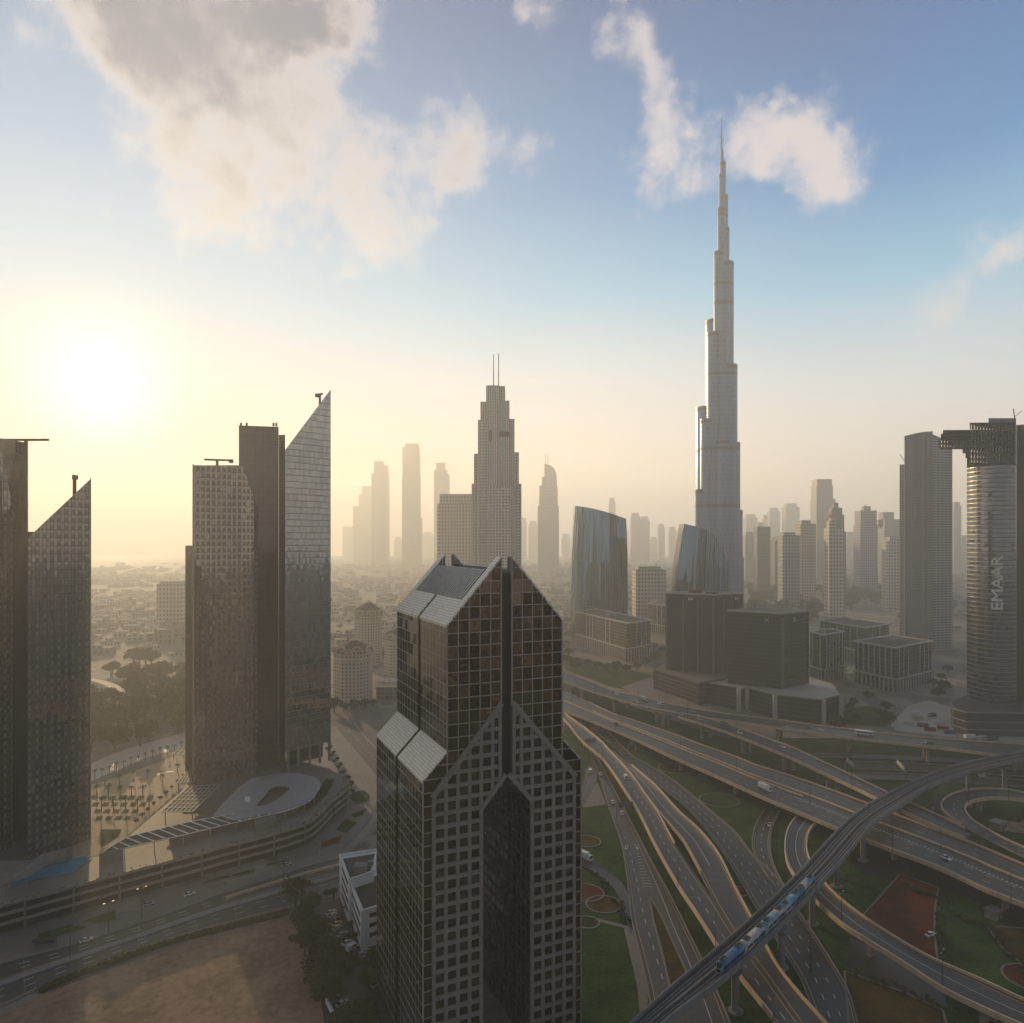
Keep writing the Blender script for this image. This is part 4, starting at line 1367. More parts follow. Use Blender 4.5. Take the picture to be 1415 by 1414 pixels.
far('tallest tower of the right hand cluster with a flat parapet top', 2000, [(1124, 1150, 690), (1124.5, 1147, 672), (1125.5, 1146, 663)], 'cool')
far('lit stepped tower with a rounded crown in the right hand cluster', 1700, [(1141, 1165, 735), (1143.5, 1163, 712), (1147, 1161, 702), (1151, 1157, 695)], 'dark')
far('slim pale tower with a warm lit base at the foot of the right cluster', 1400, [(1142, 1163, 730), (1144, 1155, 720), (1147, 1153, 716)], 'pale')
far('stepped tower with a pointed cap in the middle of the right cluster', 1750, [(1184, 1208, 725), (1185, 1207, 706), (1192, 1201, 700)], 'cool', [('mast', 1195.5, 1.5, 700, 698)])
far('tower with curved shoulder top left of the unfinished tower', 1900, [(1216, 1245, 730), (1217, 1243, 718), (1217, 1232, 708)], 'cool')
far('rounded pale office tower low in the right cluster', 1600, [(1223, 1246, 748), (1226, 1243, 742)], 'pale')
far('balconied mid rise between the two curved glass towers, stripes on its left side', 1350, [(876, 917, 787), (880, 910, 783)], 'pale', name='apartment_block')
far('thin tower with glass front left of the cluster, near the dark park', 1700, [(1044, 1062, 728)], 'dark')
far('pale twin slab left of the lit stepped tower', 1650, [(1103, 1124, 724), (1106, 1118, 719)], 'warm')
far('low slab by the park, second left of the lit base', 1500, [(1078, 1102, 740), (1080, 1096, 736)], 'cool')
far('lone hazy block in the yellow haze between the two left tower groups', 1250, [(223, 256, 806), (226, 254, 803)], 'warm', name='apartment_block')
# ================================================================ roads, viaduct, lawns
ROADS = {}


def road(name, label, Lp, Rp, z, n=60, deck=0.0, par='', lanes=(), piers=0, mat='asphalt', parh=1.0, parw=.55, kind='structure', cat=None, shoulder=0.0, pier_at=None, parmat='parapet', pr=(0, 1), clipL=None, clipR=None):
    A = spline([at(p[0], p[1], p[2] if len(p) > 2 else z) for p in Lp], n)
    B = spline([at(p[0], p[1], p[2] if len(p) > 2 else z) for p in Rp], n)
    ROADS[label] = (A, B)
    m_ = MB()
    dd = 0
    for i in range(n - 1):
        w0 = (A[i] - B[i]).length; w1 = (A[i + 1] - B[i + 1]).length; L = (A[i + 1] - A[i]).length
        m_.face([A[i], A[i + 1], B[i + 1], B[i]], 0, [(0, dd), (0, dd + L), (w1, dd + L), (w0, dd)])
        dd += L
    if deck:
        dn = Vector((0, 0, -deck))
        for i in range(n - 1):
            a0, a1, b0, b1 = A[i], A[i + 1], B[i], B[i + 1]
            ia0 = a0.lerp(b0, .12) + dn; ia1 = a1.lerp(b1, .12) + dn; ib0 = b0.lerp(a0, .12) + dn; ib1 = b1.lerp(a1, .12) + dn
            fl = Vector((0, 0, -.8))
            for q in ((a0, a0 + fl, a1 + fl, a1), (b1, b1 + fl, b0 + fl, b0), (a0 + fl, ia0, ia1, a1 + fl), (b1 + fl, ib1, ib0, b0 + fl), (ia0, ib0, ib1, ia1)):
                m_.face(q, 1)
    root = m_.build(name, [M['asphalt_road' if mat == 'asphalt' else mat], M['concrete']])
    tag(root, label, cat, None, kind)

    def side(P_, Q, sgn, rng):
        """parapet standing on the edge P_ , Q gives the inward direction"""
        m2 = MB()
        for i in range(n - 1):
            f_ = i / (n - 1)
            if not (rng[0] <= f_ < rng[1]): continue
            a0, a1 = P_[i], P_[i + 1]
            w0 = (Q[i] - a0); w0.z = 0; w0 = w0.normalized() * parw; w1 = (Q[i + 1] - a1); w1.z = 0; w1 = w1.normalized() * parw
            up = Vector((0, 0, parh)); lo = Vector((0, 0, -.9 if deck else 0)); ob = -.06
            m2.hexa([a0 + w0 * ob + lo, a1 + w1 * ob + lo, a1 + w1 + Vector((0, 0, .01)), a0 + w0 + Vector((0, 0, .01)), a0 + w0 * ob + up, a1 + w1 * ob + up, a1 + w1 + up, a0 + w0 + up])
        if m2.f: m2.build('parapet' if deck or parh > .5 else 'kerb', M[parmat], root)
    if 'L' in par: side(A, B, 1, clipL or pr)
    if 'R' in par: side(B, A, -1, clipR or pr)
    mk = {}
    for ln in lanes:
        u, style, colr = ln[:3]; rg = ln[3] if len(ln) > 3 else (0, 1)
        m3 = mk.setdefault(colr, MB())
        dist = 0
        fine = 6
        for i in range(n - 1):
            if not (rg[0] <= i / (n - 1) < rg[1]): continue
            for k in range(fine):
                t0 = k / fine; t1 = (k + 1) / fine
                a0 = A[i].lerp(A[i + 1], t0); b0 = B[i].lerp(B[i + 1], t0); a1 = A[i].lerp(A[i + 1], t1); b1 = B[i].lerp(B[i + 1], t1)
                c0 = a0.lerp(b0, u); c1 = a1.lerp(b1, u)
                seg = (c1 - c0).length
                on = style == 'solid' or (dist % 9.0) < 3.2
                dist += seg
                if on:
                    w_ = (b0 - a0).normalized() * (.13 if style == 'solid' else .14)
                    lift = Vector((0, 0, .02))
                    m3.face([c0 - w_ + lift, c1 - w_ + lift, c1 + w_ + lift, c0 + w_ + lift])
    for colr, m3 in mk.items():
        if m3.f: m3.build('lane_marking', M['paint' if colr == 'w' else 'paint_yellow'], root)
    if piers:
        s_ = 0; last = -piers * .5
        for i in range(1, n - 1):
            s_ += (A[i].lerp(B[i], .5) - A[i - 1].lerp(B[i - 1], .5)).length
            if s_ - last > piers:
                last = s_
                c_ = A[i].lerp(B[i], .5); d = (A[i + 1] - A[i]).normalized(); d.z = 0; v = Vector((d.y, -d.x, 0))
                wd = (A[i] - B[i]).length
                m4 = MB(); zt = c_.z - deck
                nn = 2 if wd > 14 else 1
                for q in range(nn):
                    o_ = c_ + v * ((q - (nn - 1) / 2) * wd * .42)
                    m4.obox((o_.x, o_.y, 0), d, v, (-.9, .9), (-1.2, 1.2), (0, zt - 1.2))
                    m4.hexa([o_ + d * a + v * b_ + Vector((0, 0, zz - o_.z)) for a, b_, zz in ((-.9, -1.2, zt - 2.6), (.9, -1.2, zt - 2.6), (.9, 1.2, zt - 2.6), (-.9, 1.2, zt - 2.6), (-1.0, -2.6, zt), (1.0, -2.6, zt), (1.0, 2.6, zt), (-1.0, 2.6, zt))])
                m4.build('pier', M['concrete'], root)
    return root


def flat(name, label, pts, z, mat, kerb=None, kind='structure', lift=0):
    P_ = [at(x, y, z) for x, y in pts]
    P_ = spline(P_ + [P_[0]], max(24, len(pts) * 5))[:-1] if kerb == 'round' else P_
    m_ = MB()
    ps = ccw([(p.x, p.y) for p in P_])
    m_.face([(p[0], p[1], z) for p in ps])
    o = m_.build(name, M[mat])
    tag(o, label, None, None, kind)
    if kerb:
        m2 = MB()
        for a, c in zip(ps, ps[1:] + ps[:1]):
            m2.beam((a[0], a[1], z + .05), (c[0], c[1], z + .05), .7, .3)
        m2.build('kerb', M['paving'], o)
    return o


def disc(label, x, y, rx, mat, z=.09):
    """round flower bed ringed by a pale kerb"""
    c = at(x, y, 0); r = rx * c.y / F
    ps = [(c.x + r * math.cos(k * math.pi / 18), c.y + r * math.sin(k * math.pi / 18)) for k in range(36)]
    m_ = MB(); m_.face([(p[0], p[1], z) for p in ps]); o = m_.build('flower_bed', M[mat])
    tag(o, label, None, None, 'structure')
    m2 = MB()
    for a, q in zip(ps, ps[1:] + ps[:1]): m2.beam((a[0], a[1], z), (q[0], q[1], z), .75, .35)
    m2.build('kerb', M['paving'], o)


# interchange floor: lawn sheet on the right half
flat('lawn', 'dark green lawn under the interchange', [(792, 948), (1000, 1020), (1180, 1020), (1415, 1040), (1700, 1060), (1900, 1500), (760, 1500), (760, 1100)], .03, 'grass')
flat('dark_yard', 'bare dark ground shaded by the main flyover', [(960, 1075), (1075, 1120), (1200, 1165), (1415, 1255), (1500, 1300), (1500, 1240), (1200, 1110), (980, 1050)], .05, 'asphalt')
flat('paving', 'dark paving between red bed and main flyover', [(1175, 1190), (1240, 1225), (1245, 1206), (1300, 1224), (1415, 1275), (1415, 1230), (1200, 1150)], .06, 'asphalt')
flat('flower_field', 'large red brown flower field right of the train', [(1244, 1208), (1297, 1226), (1292, 1252), (1291, 1290), (1296, 1330), (1250, 1310), (1190, 1268)], .07, 'redbed', True)
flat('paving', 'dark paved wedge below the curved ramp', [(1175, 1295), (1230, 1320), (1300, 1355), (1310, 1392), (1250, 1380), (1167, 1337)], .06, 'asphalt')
flat('lawn', 'ochre lawn at the lower right', [(1167, 1342), (1250, 1372), (1303, 1396), (1330, 1500), (1180, 1500)], .065, 'goldbed', True)
flat('flower_field', 'ochre flower field at the right edge', [(1364, 1280), (1415, 1283), (1460, 1290), (1470, 1370), (1415, 1335), (1385, 1310)], .08, 'goldbed', True)
disc('round red bed at the lower right edge', 1425, 1352, 34, 'redbed')
disc('round ochre bed by the gabled tower, upper', 812, 1163, 18, 'goldbed')
disc('round red bed by the gabled tower', 809, 1234, 25, 'redbed')
disc('round ochre bed by the gabled tower, lower', 834, 1250, 24, 'goldbed', .10)
disc('oval ochre bed under the main flyover', 934, 1062, 24, 'goldbed')
disc('round bed with a path across between two roads', 994, 1106, 27, 'grass')
disc('dark round bed at the left foot of the orange flyover', 1020, 1232, 14, 'redbed')
disc('half hidden round lawn ring near the metro pier', 812, 1275, 16, 'grass')
flat('path', 'pale path joining the round beds to the road', [(822, 1268), (872, 1281), (873, 1285), (822, 1272)], .09, 'paving')
flat('path', 'pinkish paved strip along the slip road', [(862, 1283), (874, 1284), (890, 1340), (896, 1376), (892, 1414), (886, 1414), (880, 1360)], .09, 'paving')
flat('paving', 'pink paved triangle between the two slip roads', [(826, 1082), (838, 1112), (806, 1116), (803, 1092)], .13, 'paving')
flat('paving', 'small red brown wedge', [(834, 1062), (850, 1074), (866, 1100), (859, 1101)], .10, 'redbed')

# --- ground level roads
road('road', 'wide ground level road running from upper left to the lower right', [(815, 1005), (845, 1030), (878, 1062.6), (914, 1090), (950, 1119), (977.8, 1151.7), (1000, 1181), (1025, 1222), (1048, 1262), (1085, 1320), (1104, 1350), (1118, 1385), (1135, 1430), (1150, 1480)],
     [(835, 1005), (872.6, 1043), (892, 1054.7), (925, 1074), (950, 1093), (982, 1120), (1016, 1149), (1041, 1181), (1079.6, 1219.5), (1106, 1262), (1127, 1292.6), (1158, 1342), (1174.7, 1373), (1186, 1415), (1205, 1480)], .15, 80, par='LR', parh=.35, parw=.5,
     lanes=[(.12, 'solid', 'y'), (.36, 'dash', 'w'), (.62, 'dash', 'w'), (.92, 'solid', 'y')], parmat='greyconc')
road('road', 'narrow curved slip road emerging from under the main flyover', [(1090, 1098), (1062, 1115), (1046, 1135), (1039, 1158), (1041, 1178), (1056, 1205), (1080, 1240)],
     [(1112, 1098), (1085, 1115), (1070, 1138), (1065, 1160), (1067, 1186), (1080, 1216), (1102, 1250)], .18, 44, par='LR', parh=.4, parw=.5, lanes=[(.14, 'solid', 'y'), (.5, 'dash', 'w'), (.86, 'solid', 'y')], parmat='greyconc')
road('road', 'slip road with hatched nose beside the gabled tower',
     [(790, 1005), (806, 1020), (818, 1045), (826, 1068), (838.6, 1110), (858, 1165), (866, 1215), (872, 1270), (884, 1320), (896, 1376), (904, 1430), (912, 1500)],
     [(808, 1018), (822, 1040), (843, 1080), (867, 1124.5), (898.6, 1185.6), (925.7, 1235), (957.4, 1298.7), (971, 1326), (990, 1366), (1010, 1414), (1040, 1490)], .16, 80, par='LR', parh=.4, parw=.5,
     lanes=[(.08, 'solid', 'y'), (.93, 'solid', 'y'), (.5, 'dash', 'w', (0, .35)), (.26, 'dash', 'w', (.55, 1)), (.76, 'solid', 'w', (.5, 1))], parmat='greyconc')
road('road', 'left branch curving off behind the gabled tower', [(820, 1040), (812, 1060), (806, 1080), (796, 1110), (770, 1150)], [(826, 1066), (824, 1080), (815, 1098), (803, 1118), (785, 1150)], .14, 24, par='', lanes=[(.5, 'solid', 'w')])
road('road', 'small ground road joining from the left with a white lorry', [(780, 1180), (803.6, 1184), (812.6, 1186), (839.8, 1203.7), (860, 1222), (872, 1250)], [(780, 1190), (803.6, 1197), (835, 1217), (852, 1232), (862, 1256), (870, 1290)], .14, 30, par='LR', parh=.3, parmat='greyconc')
isl = flat('traffic_island', 'brown planted island between two lanes at bottom centre', [(897, 1238), (912, 1262), (948, 1342), (952, 1372), (934, 1372), (926, 1366), (916, 1320), (904, 1275)], .22, 'goldbed', True)
m_ = MB()                                      # hatched nose
for k in range(15):
    f_ = k / 14
    a = at(878 + 17 * f_, 1168 + 58 * f_ * 1.0, .2); w0 = .25 + 2.1 * f_
    d = (at(900, 1235, .2) - at(875, 1165, .2)).normalized(); v = Vector((d.y, -d.x, 0))
    for s_ in (-1, 1): m_.beam(a + v * s_ * w0, a - d * .9, .30, .02)
m_.build('hatched_marking', M['paint'], isl)
for k, (x, y) in enumerate(((864, 1168), (880, 1168))):
    m_ = MB(); q = at(x, y, .2); d = (at(x + 3, y + 14, .2) - q).normalized()
    m_.beam(q, q + d * 3.5, .25, .02); v = Vector((d.y, -d.x, 0)); m_.face([q + d * 3.2 + v * .8, q + d * 5.2, q + d * 3.2 - v * .8]); m_.build('arrow_marking', M['paint'], isl)
road('road', 'straight ground road at the right, upper of three parallel', [(1105, 1041), (1180, 1042), (1260, 1045), (1340, 1049), (1500, 1062)], [(1105, 1046), (1180, 1048), (1260, 1051), (1340, 1056), (1500, 1070)], .12, 24, par='LR', parh=.3, parmat='greyconc')
road('road', 'straight ground road at the right passing under the viaduct', [(1168, 1052.5), (1255, 1055), (1330, 1059), (1415, 1064), (1520, 1071)], [(1180, 1064), (1255, 1066), (1330, 1069), (1415, 1074), (1520, 1081)], .14, 24, par='LR', parh=.6, lanes=[(.5, 'dash', 'w')], parmat='concrete')
road('road', 'lower straight ground road at the right', [(1172, 1068), (1255, 1070), (1330, 1074), (1415, 1078), (1520, 1084)], [(1190, 1077), (1255, 1079), (1330, 1083), (1415, 1088), (1520, 1096)], .14, 24, par='LR', parh=.6, lanes=[(.5, 'dash', 'w')], parmat='concrete')

# --- elevated roads
LA = [(620, 880), (700, 904), (780, 930), (813, 942), (842, 954), (882, 963), (915, 971), (960, 980), (1000, 986.5), (1029, 990), (1080, 996), (1120, 1002), (1180, 1009), (1246, 1016.5), (1323, 1023), (1415, 1029.5), (1520, 1038)]
RA1 = [(620, 891), (700, 916), (780, 943), (818, 956.5), (856, 967.5), (894.5, 978), (925, 984), (952, 988), (984.5, 994), (1029, 999.5), (1067, 1005.5), (1120, 1012), (1156.6, 1018.5), (1202, 1024), (1260, 1030), (1311, 1036), (1368, 1043), (1415, 1048), (1520, 1060)]
road('flyover_road', 'upper flyover carriageway full of cars along the dark office podiums', LA, RA1, 12.0, 110, 1.4, 'LR', [(.5, 'dash', 'w'), (.27, 'dash', 'w'), (.76, 'dash', 'w')], 42)
road('flyover_road', 'flyover branch dropping to the lower right under the metro viaduct',
     [(905, 977), (951.5, 986), (991, 997), (1022.7, 1007), (1054.5, 1018.5), (1092.7, 1032.5), (1134, 1052), (1177, 1072), (1224.4, 1095), (1259.5, 1111, 11), (1300, 1129, 10), (1334, 1146, 10)],
     [(880, 975), (940, 992.4), (978, 1004), (1016, 1017), (1054.5, 1032.5), (1092.7, 1048.4), (1134, 1068), (1177, 1088), (1208.6, 1103.5), (1255, 1126, 11), (1303.6, 1148, 10), (1334, 1160, 10)],
     11.96, 80, 1.4, 'LR', [(.5, 'dash', 'w')], 40, clipL=(.14, 1), clipR=(.16, 1))
LB = [(620, 905), (700, 928), (780, 957), (815, 972), (848, 987), (875, 996), (939, 1018), (960, 1026.5), (1018, 1047), (1045, 1058), (1080, 1069), (1121.5, 1083), (1156.6, 1095.5), (1199.5, 1111.5), (1235, 1125), (1305, 1152), (1349.5, 1168.5), (1415, 1196), (1540, 1246)]
RB = [(620, 921), (700, 950), (780, 983), (831, 1003), (882, 1025), (926, 1046), (960, 1061), (991, 1074.5), (1042, 1098), (1086, 1117), (1120, 1131), (1156.6, 1147), (1198, 1163), (1235, 1177), (1298.6, 1201), (1362, 1231), (1415, 1252), (1540, 1306)]
rB = road('flyover_road', 'broad main flyover crossing the whole right side diagonally', LB, RB, 9.0, 120, 1.8, 'LR', [(.10, 'solid', 'y'), (.24, 'dash', 'w'), (.38, 'dash', 'w'), (.66, 'dash', 'w'), (.8, 'dash', 'w'), (.92, 'solid', 'w')], 46)
A_, B_ = ROADS['broad main flyover crossing the whole right side diagonally']
m_ = MB()                                      # central barriers
for i in range(119):
    f_ = i / 119
    for u, rg, h_, wd in ((.52, (0, .78), 1.0, .7), (.41, (.45, 1), .8, .9)):
        if rg[0] <= f_ < rg[1]:
            a = A_[i].lerp(B_[i], u); c = A_[i + 1].lerp(B_[i + 1], u)
            m_.beam(a + Vector((0, 0, h_ / 2 + .02)), c + Vector((0, 0, h_ / 2 + .02)), wd, h_)
m_.build('central_barrier', M['parapet'], rB)
m_ = MB()
for i in range(92, 119):                       # chevrons after the barrier ends
    for k in range(3):
        a = A_[i].lerp(A_[i + 1], k / 3).lerp(B_[i].lerp(B_[i + 1], k / 3), .60); d = (A_[i + 1] - A_[i]).normalized(); v = Vector((d.y, -d.x, 0))
        for s_ in (-1, 1): m_.beam(a + Vector((0, 0, .03)) + v * s_ * .9, a + d * 1.0 + Vector((0, 0, .03)), .35, .02)
m_.build('chevron_marking', M['paint'], rB)
# orange pair
C1L = [(700, 925), (780, 996), (803, 1024), (832, 1049), (849, 1071.7), (863.5, 1094), (881, 1121), (905.4, 1170), (937, 1226), (965, 1268), (989, 1306), (1023, 1352), (1061.5, 1400), (1100, 1450)]
C1R = [(720, 925), (780, 985.5), (809, 1006.5), (833.4, 1027), (843, 1038), (869, 1066), (889.5, 1094.3), (907.6, 1120), (934.8, 1169.8), (964, 1212.8), (990, 1250), (1015, 1290), (1050, 1335), (1085, 1385), (1130, 1450)]
C2L = [(843, 1038.2), (869, 1066.2), (889.5, 1094.5), (909, 1122), (926, 1142), (944, 1163), (966, 1203), (990.5, 1250), (1015.5, 1290), (1050.5, 1335), (1085.5, 1385), (1130.5, 1450)]
C2R = [(846, 1036), (883, 1066), (909, 1089), (937, 1120), (968.7, 1149.4), (993.6, 1181), (1016, 1226), (1037.7, 1267), (1057, 1303), (1079.6, 1342), (1110, 1380), (1140, 1413), (1180, 1460)]
road('flyover_road', 'orange edged flyover sweeping down from behind the gabled tower', C1L, C1R, 7.0, 90, 1.3, 'LR', [(.12, 'solid', 'y'), (.5, 'dash', 'w'), (.86, 'solid', 'y')], 38, clipL=(.1, .97), clipR=(0, .77))
road('flyover_road', 'second orange edged flyover joining the first before the viaduct', C2L, C2R, 7.0, 84, 1.3, 'LR', [(.45, 'solid', 'w', (0, .6)), (.9, 'solid', 'y'), (.1, 'solid', 'y', (.4, 1))], 38, clipL=(.34, .62), clipR=(.12, 1))
# elevated loop under the viaduct
road('flyover_road', 'curved ramp passing under the metro viaduct above the flower field', [(1130, 1118, 3), (1105, 1126, 5), (1090, 1143, 8), (1084, 1165, 8), (1087, 1192, 8), (1100, 1215, 8), (1125, 1244, 8), (1165, 1280, 8), (1198, 1301, 8), (1245.7, 1331, 8), (1302.5, 1368, 8), (1364, 1398, 8), (1440, 1432, 8)],
     [(1150, 1126, 3), (1132, 1135, 5), (1119, 1150, 8), (1115, 1170, 8), (1121, 1192, 8), (1141.5, 1222, 8), (1167.6, 1248, 8), (1198, 1271, 8), (1245.7, 1302, 8), (1293, 1328, 8), (1364, 1359, 8), (1415, 1383, 8), (1490, 1412, 8)], 8.0, 80, 1.4, 'LR',
     [(.12, 'solid', 'y'), (.5, 'solid', 'w'), (.88, 'solid', 'y')], 40)
# loop at the right edge
road('flyover_road', 'tight loop ramp curling round a lawn at the right edge', [(1500, 1112, 7), (1415, 1096, 8), (1391, 1092, 8), (1357, 1090.5, 8), (1323, 1095, 8), (1304, 1105, 9), (1300, 1114, 9), (1306, 1125, 9.6), (1324, 1137, 9.96), (1349, 1151, 9.96), (1415, 1183, 9.5), (1540, 1236, 9.3)],
     [(1500, 1122, 7), (1415, 1107, 8), (1379, 1103.5, 8), (1351, 1106, 8), (1336, 1113, 9), (1335, 1121, 9), (1343, 1132.7, 9.6), (1362, 1145.4, 9.96), (1387.7, 1159.4, 9.96), (1415, 1172, 9.5), (1540, 1226, 9.3)], 9.0, 90, 1.3, 'LR',
     [(.5, 'dash', 'w')], 34, clipL=(0, .63))
flat('lawn', 'dark lawn inside the loop ramp', [(1345, 1112), (1380, 1107), (1415, 1110), (1500, 1125), (1560, 1170), (1415, 1160), (1360, 1132)], .10, 'grass')
flat('paving', 'brown yard beside the small hut inside the loop', [(1376, 1135), (1415, 1132), (1470, 1140), (1470, 1170), (1415, 1152), (1385, 1148)], .12, 'sand')

# --- metro viaduct
ML = [(780, 1500), (869, 1414), (925.7, 1362), (993.6, 1305.5), (1050, 1255.7), (1110, 1197), (1145, 1158), (1172, 1131), (1202, 1108.6), (1236, 1090.5), (1260, 1079), (1289, 1066.5), (1323, 1055.5), (1357, 1047.5), (1415, 1037.5), (1520, 1024)]
MR = [(850, 1480), (929, 1402), (986, 1360), (1034, 1320), (1105, 1250), (1122, 1231), (1170, 1179), (1207, 1136), (1252.6, 1105.6), (1288, 1083), (1335, 1066), (1375, 1056), (1415, 1048), (1530, 1033)]
ZM = 16.0
mv = thing('metro_viaduct', 'grey concrete metro viaduct on tall piers curving from bottom centre to the right edge', 'viaduct', at(1016, 1398, 0))
nM = 120
MA = spline([at(x, y, ZM + 1.2) for x, y in ML], nM); MBt = spline([at(x, y, ZM + 1.2) for x, y in MR], nM)


def pathm(i, u, z):
    p = MA[i].lerp(MBt[i], u); return Vector((p.x, p.y, z))


def strip(mb, u0, u1, z0, z1, mi=0, i0=0, i1=None):
    for i in range(i0, (i1 or nM) - 1):
        mb.hexa([pathm(i, u0, z0), pathm(i + 1, u0, z0), pathm(i + 1, u1, z0), pathm(i, u1, z0), pathm(i, u0, z1), pathm(i + 1, u0, z1), pathm(i + 1, u1, z1), pathm(i, u1, z1)], mi)


m_ = MB()
for i in range(nM - 1):
    prof = [(0, ZM + .0), (0, ZM - 1.0), (.22, ZM - 2.6), (.78, ZM - 2.6), (1, ZM - 1.0), (1, ZM)]
    for (u0, z0), (u1, z1) in zip(prof, prof[1:]):
        m_.face([pathm(i, u0, z0), pathm(i, u1, z1), pathm(i + 1, u1, z1), pathm(i + 1, u0, z0)])
    m_.face([pathm(i, 0, ZM), pathm(i + 1, 0, ZM), pathm(i + 1, 1, ZM), pathm(i, 1, ZM)], 1)
put(m_, 'deck', [M['greyconc'], M['roofdark']], mv)
for u0, u1 in ((-.005, .045), (.955, 1.005)):
    m_ = MB(); strip(m_, u0, u1, ZM - .6, ZM + 1.25); put(m_, 'side_wall', M['greyconc'], mv)
m_ = MB(); strip(m_, .47, .53, ZM + .02, ZM + .55); put(m_, 'central_walkway', M['greyconc'], mv)
m_ = MB()
for u in (.20, .32, .68, .80): strip(m_, u - .007, u + .007, ZM + .02, ZM + .22)
put(m_, 'rail', M['steel'], mv)
m_ = MB()
for i in range(nM - 1):
    for k in range(3):
        for ua, ub in ((.16, .36), (.64, .84)):
            a0 = pathm(i, ua, ZM + .012).lerp(pathm(i + 1, ua, ZM + .012), k / 3); b0 = pathm(i, ub, ZM + .012).lerp(pathm(i + 1, ub, ZM + .012), k / 3)
            m_.beam(a0, b0, .5, .06)
put(m_, 'sleepers', M['dark'], mv)
for (x, y) in ((1016, 1398), (1079.6, 1337), (1122.6, 1277), (1156, 1225), (1192.5, 1189), (1241, 1150), (1294, 1118.5), (1338, 1092), (1388, 1090), (1460, 1080)):
    q = at(x, y, 0)
    m_ = MB(); m_.tube((q.x, q.y, 0), (q.x, q.y, ZM - 4.2), 1.25, 1.25, 14); m_.tube((q.x, q.y, 0), (q.x, q.y, .5), 2.6, 2.4, 14)
    m_.tube((q.x, q.y, ZM - 4.3), (q.x, q.y, ZM - 2.5), 1.3, 2.7, 14)
    put(m_, 'pier', M['greyconc'], mv)

# --- train: five coupled carriages
G_trn = None
tm, t, bs = material('blue and pale train livery')
g = t.node('ShaderNodeNewGeometry')
nn = t.noise(g.outputs['Position'], .075, 2, .5, .6)
t.put(bs.inputs['Base Color'], t.ramp(nn, [(.40, (.01, .13, .28)), (.49, (.03, .24, .42)), (.55, (.50, .47, .44)), (.62, (.42, .34, .30)), (.72, (.03, .20, .36))]))
bs.inputs['Roughness'].default_value = .3
M['livery'] = tm
# centre line of the right hand track between two picture points
ctr = [pathm(i, .74, ZM) for i in range(nM)]


def near(p): return min(range(nM), key=lambda i: (ctr[i] - p).length)


i0 = near(at(1000, 1352, ZM)); i1 = near(at(1128, 1222, ZM))
if i0 > i1: i0, i1 = i1, i0
seg = [ctr[i] for i in range(i0, i1 + 1)]
sp = spline(seg, 101)
train = thing('metro_train', 'blue and white five carriage metro train with beige roof units running on the viaduct', 'train', sp[0])
for c in range(5):
    m_ = MB(); st = []
    ks = [c * 20 + (0 if c else 0), c * 20 + 1.2, c * 20 + 4, c * 20 + 10, c * 20 + 16, c * 20 + 18.8, c * 20 + 19.6]
    for q, k in enumerate(ks):
        lo = int(k); p = sp[lo].lerp(sp[min(100, lo + 1)], k - lo); d = (sp[min(100, lo + 1)] - sp[max(0, lo - 1)]).normalized(); v = Vector((d.y, -d.x, 0))
        sc_ = 1.0
        ht = 3.7
        if c == 0 and q == 0: sc_ = .62; ht = 1.9
        if c == 0 and q == 1: sc_ = .9; ht = 3.1
        if c == 4 and q == 6: sc_ = .7; ht = 2.3
        ring = [(-1.45, .5), (-1.5, 1.4), (-1.5, 2.7), (-1.15, 3.5), (-.5, 3.7), (.5, 3.7), (1.15, 3.5), (1.5, 2.7), (1.5, 1.4), (1.45, .5)]
        st.append([p + v * a * sc_ + Vector((0, 0, min(b_, b_ / 3.7 * ht) + .2)) for a, b_ in ring])
    for r0, r1 in zip(st, st[1:]):
        for k in range(9): m_.face([r0[k], r0[k + 1], r1[k + 1], r1[k]])
    m_.face(st[0]); m_.face(st[-1][::-1])
    car = put(m_, 'carriage', M['livery'], train, weld=True)
    car.modifiers.new('b', 'BEVEL').width = .12
    m_ = MB()
    for u0, u1 in ((1, 5), (6, 10), (11, 15), (15.8, 18.8)):
        for sg in (-1, 1):
            a = sp[int(c * 20 + u0)]; e = sp[min(100, int(c * 20 + u1))]; d = (e - a).normalized(); v = Vector((d.y, -d.x, 0)) * sg
            m_.beam(a + v * 1.5 + Vector((0, 0, 2.35)), e + v * 1.5 + Vector((0, 0, 2.35)), .08, .85)
    o = m_.build('window_band', M['black']); o.parent = car
    for kk in ((2.6, 5.6), (15.0, 18.0)):
        m_ = MB()
        a = sp[int(c * 20 + kk[0])]; e = sp[int(c * 20 + kk[1])]
        m_.beam(a + Vector((0, 0, 4.05)), e + Vector((0, 0, 4.05)), 1.9, .5)
        o = m_.build('roof_unit', M['paving']); o.parent = car
        m_ = MB()
        for q in range(3):
            p = a.lerp(e, (q + .5) / 3); m_.box((p.x - .5, p.y - .5, p.z + 4.30), (p.x + .5, p.y + .5, p.z + 4.36))
        oo = m_.build('grille', M['black']); oo.parent = car
    if c == 0:
        m_ = MB(); d = (sp[1] - sp[0]).normalized(); v = Vector((d.y, -d.x, 0)); p = sp[0]
        m_.face([p - d * .15 + v * s_ * w_ + Vector((0, 0, z_)) for s_, w_, z_ in ((-1, .75, .9), (1, .75, .9), (1, .6, 1.9), (-1, .6, 1.9))])
        q1 = sp[0].lerp(sp[1], .95)
        m_.face([p - d * .1 + v * -.62 + Vector((0, 0, 2.12)), p - d * .1 + v * .62 + Vector((0, 0, 2.12)), q1 + v * 1.0 + Vector((0, 0, 3.45)), q1 - v * 1.0 + Vector((0, 0, 3.45))])
        o = m_.build('windscreen', M['black']); o.parent = car
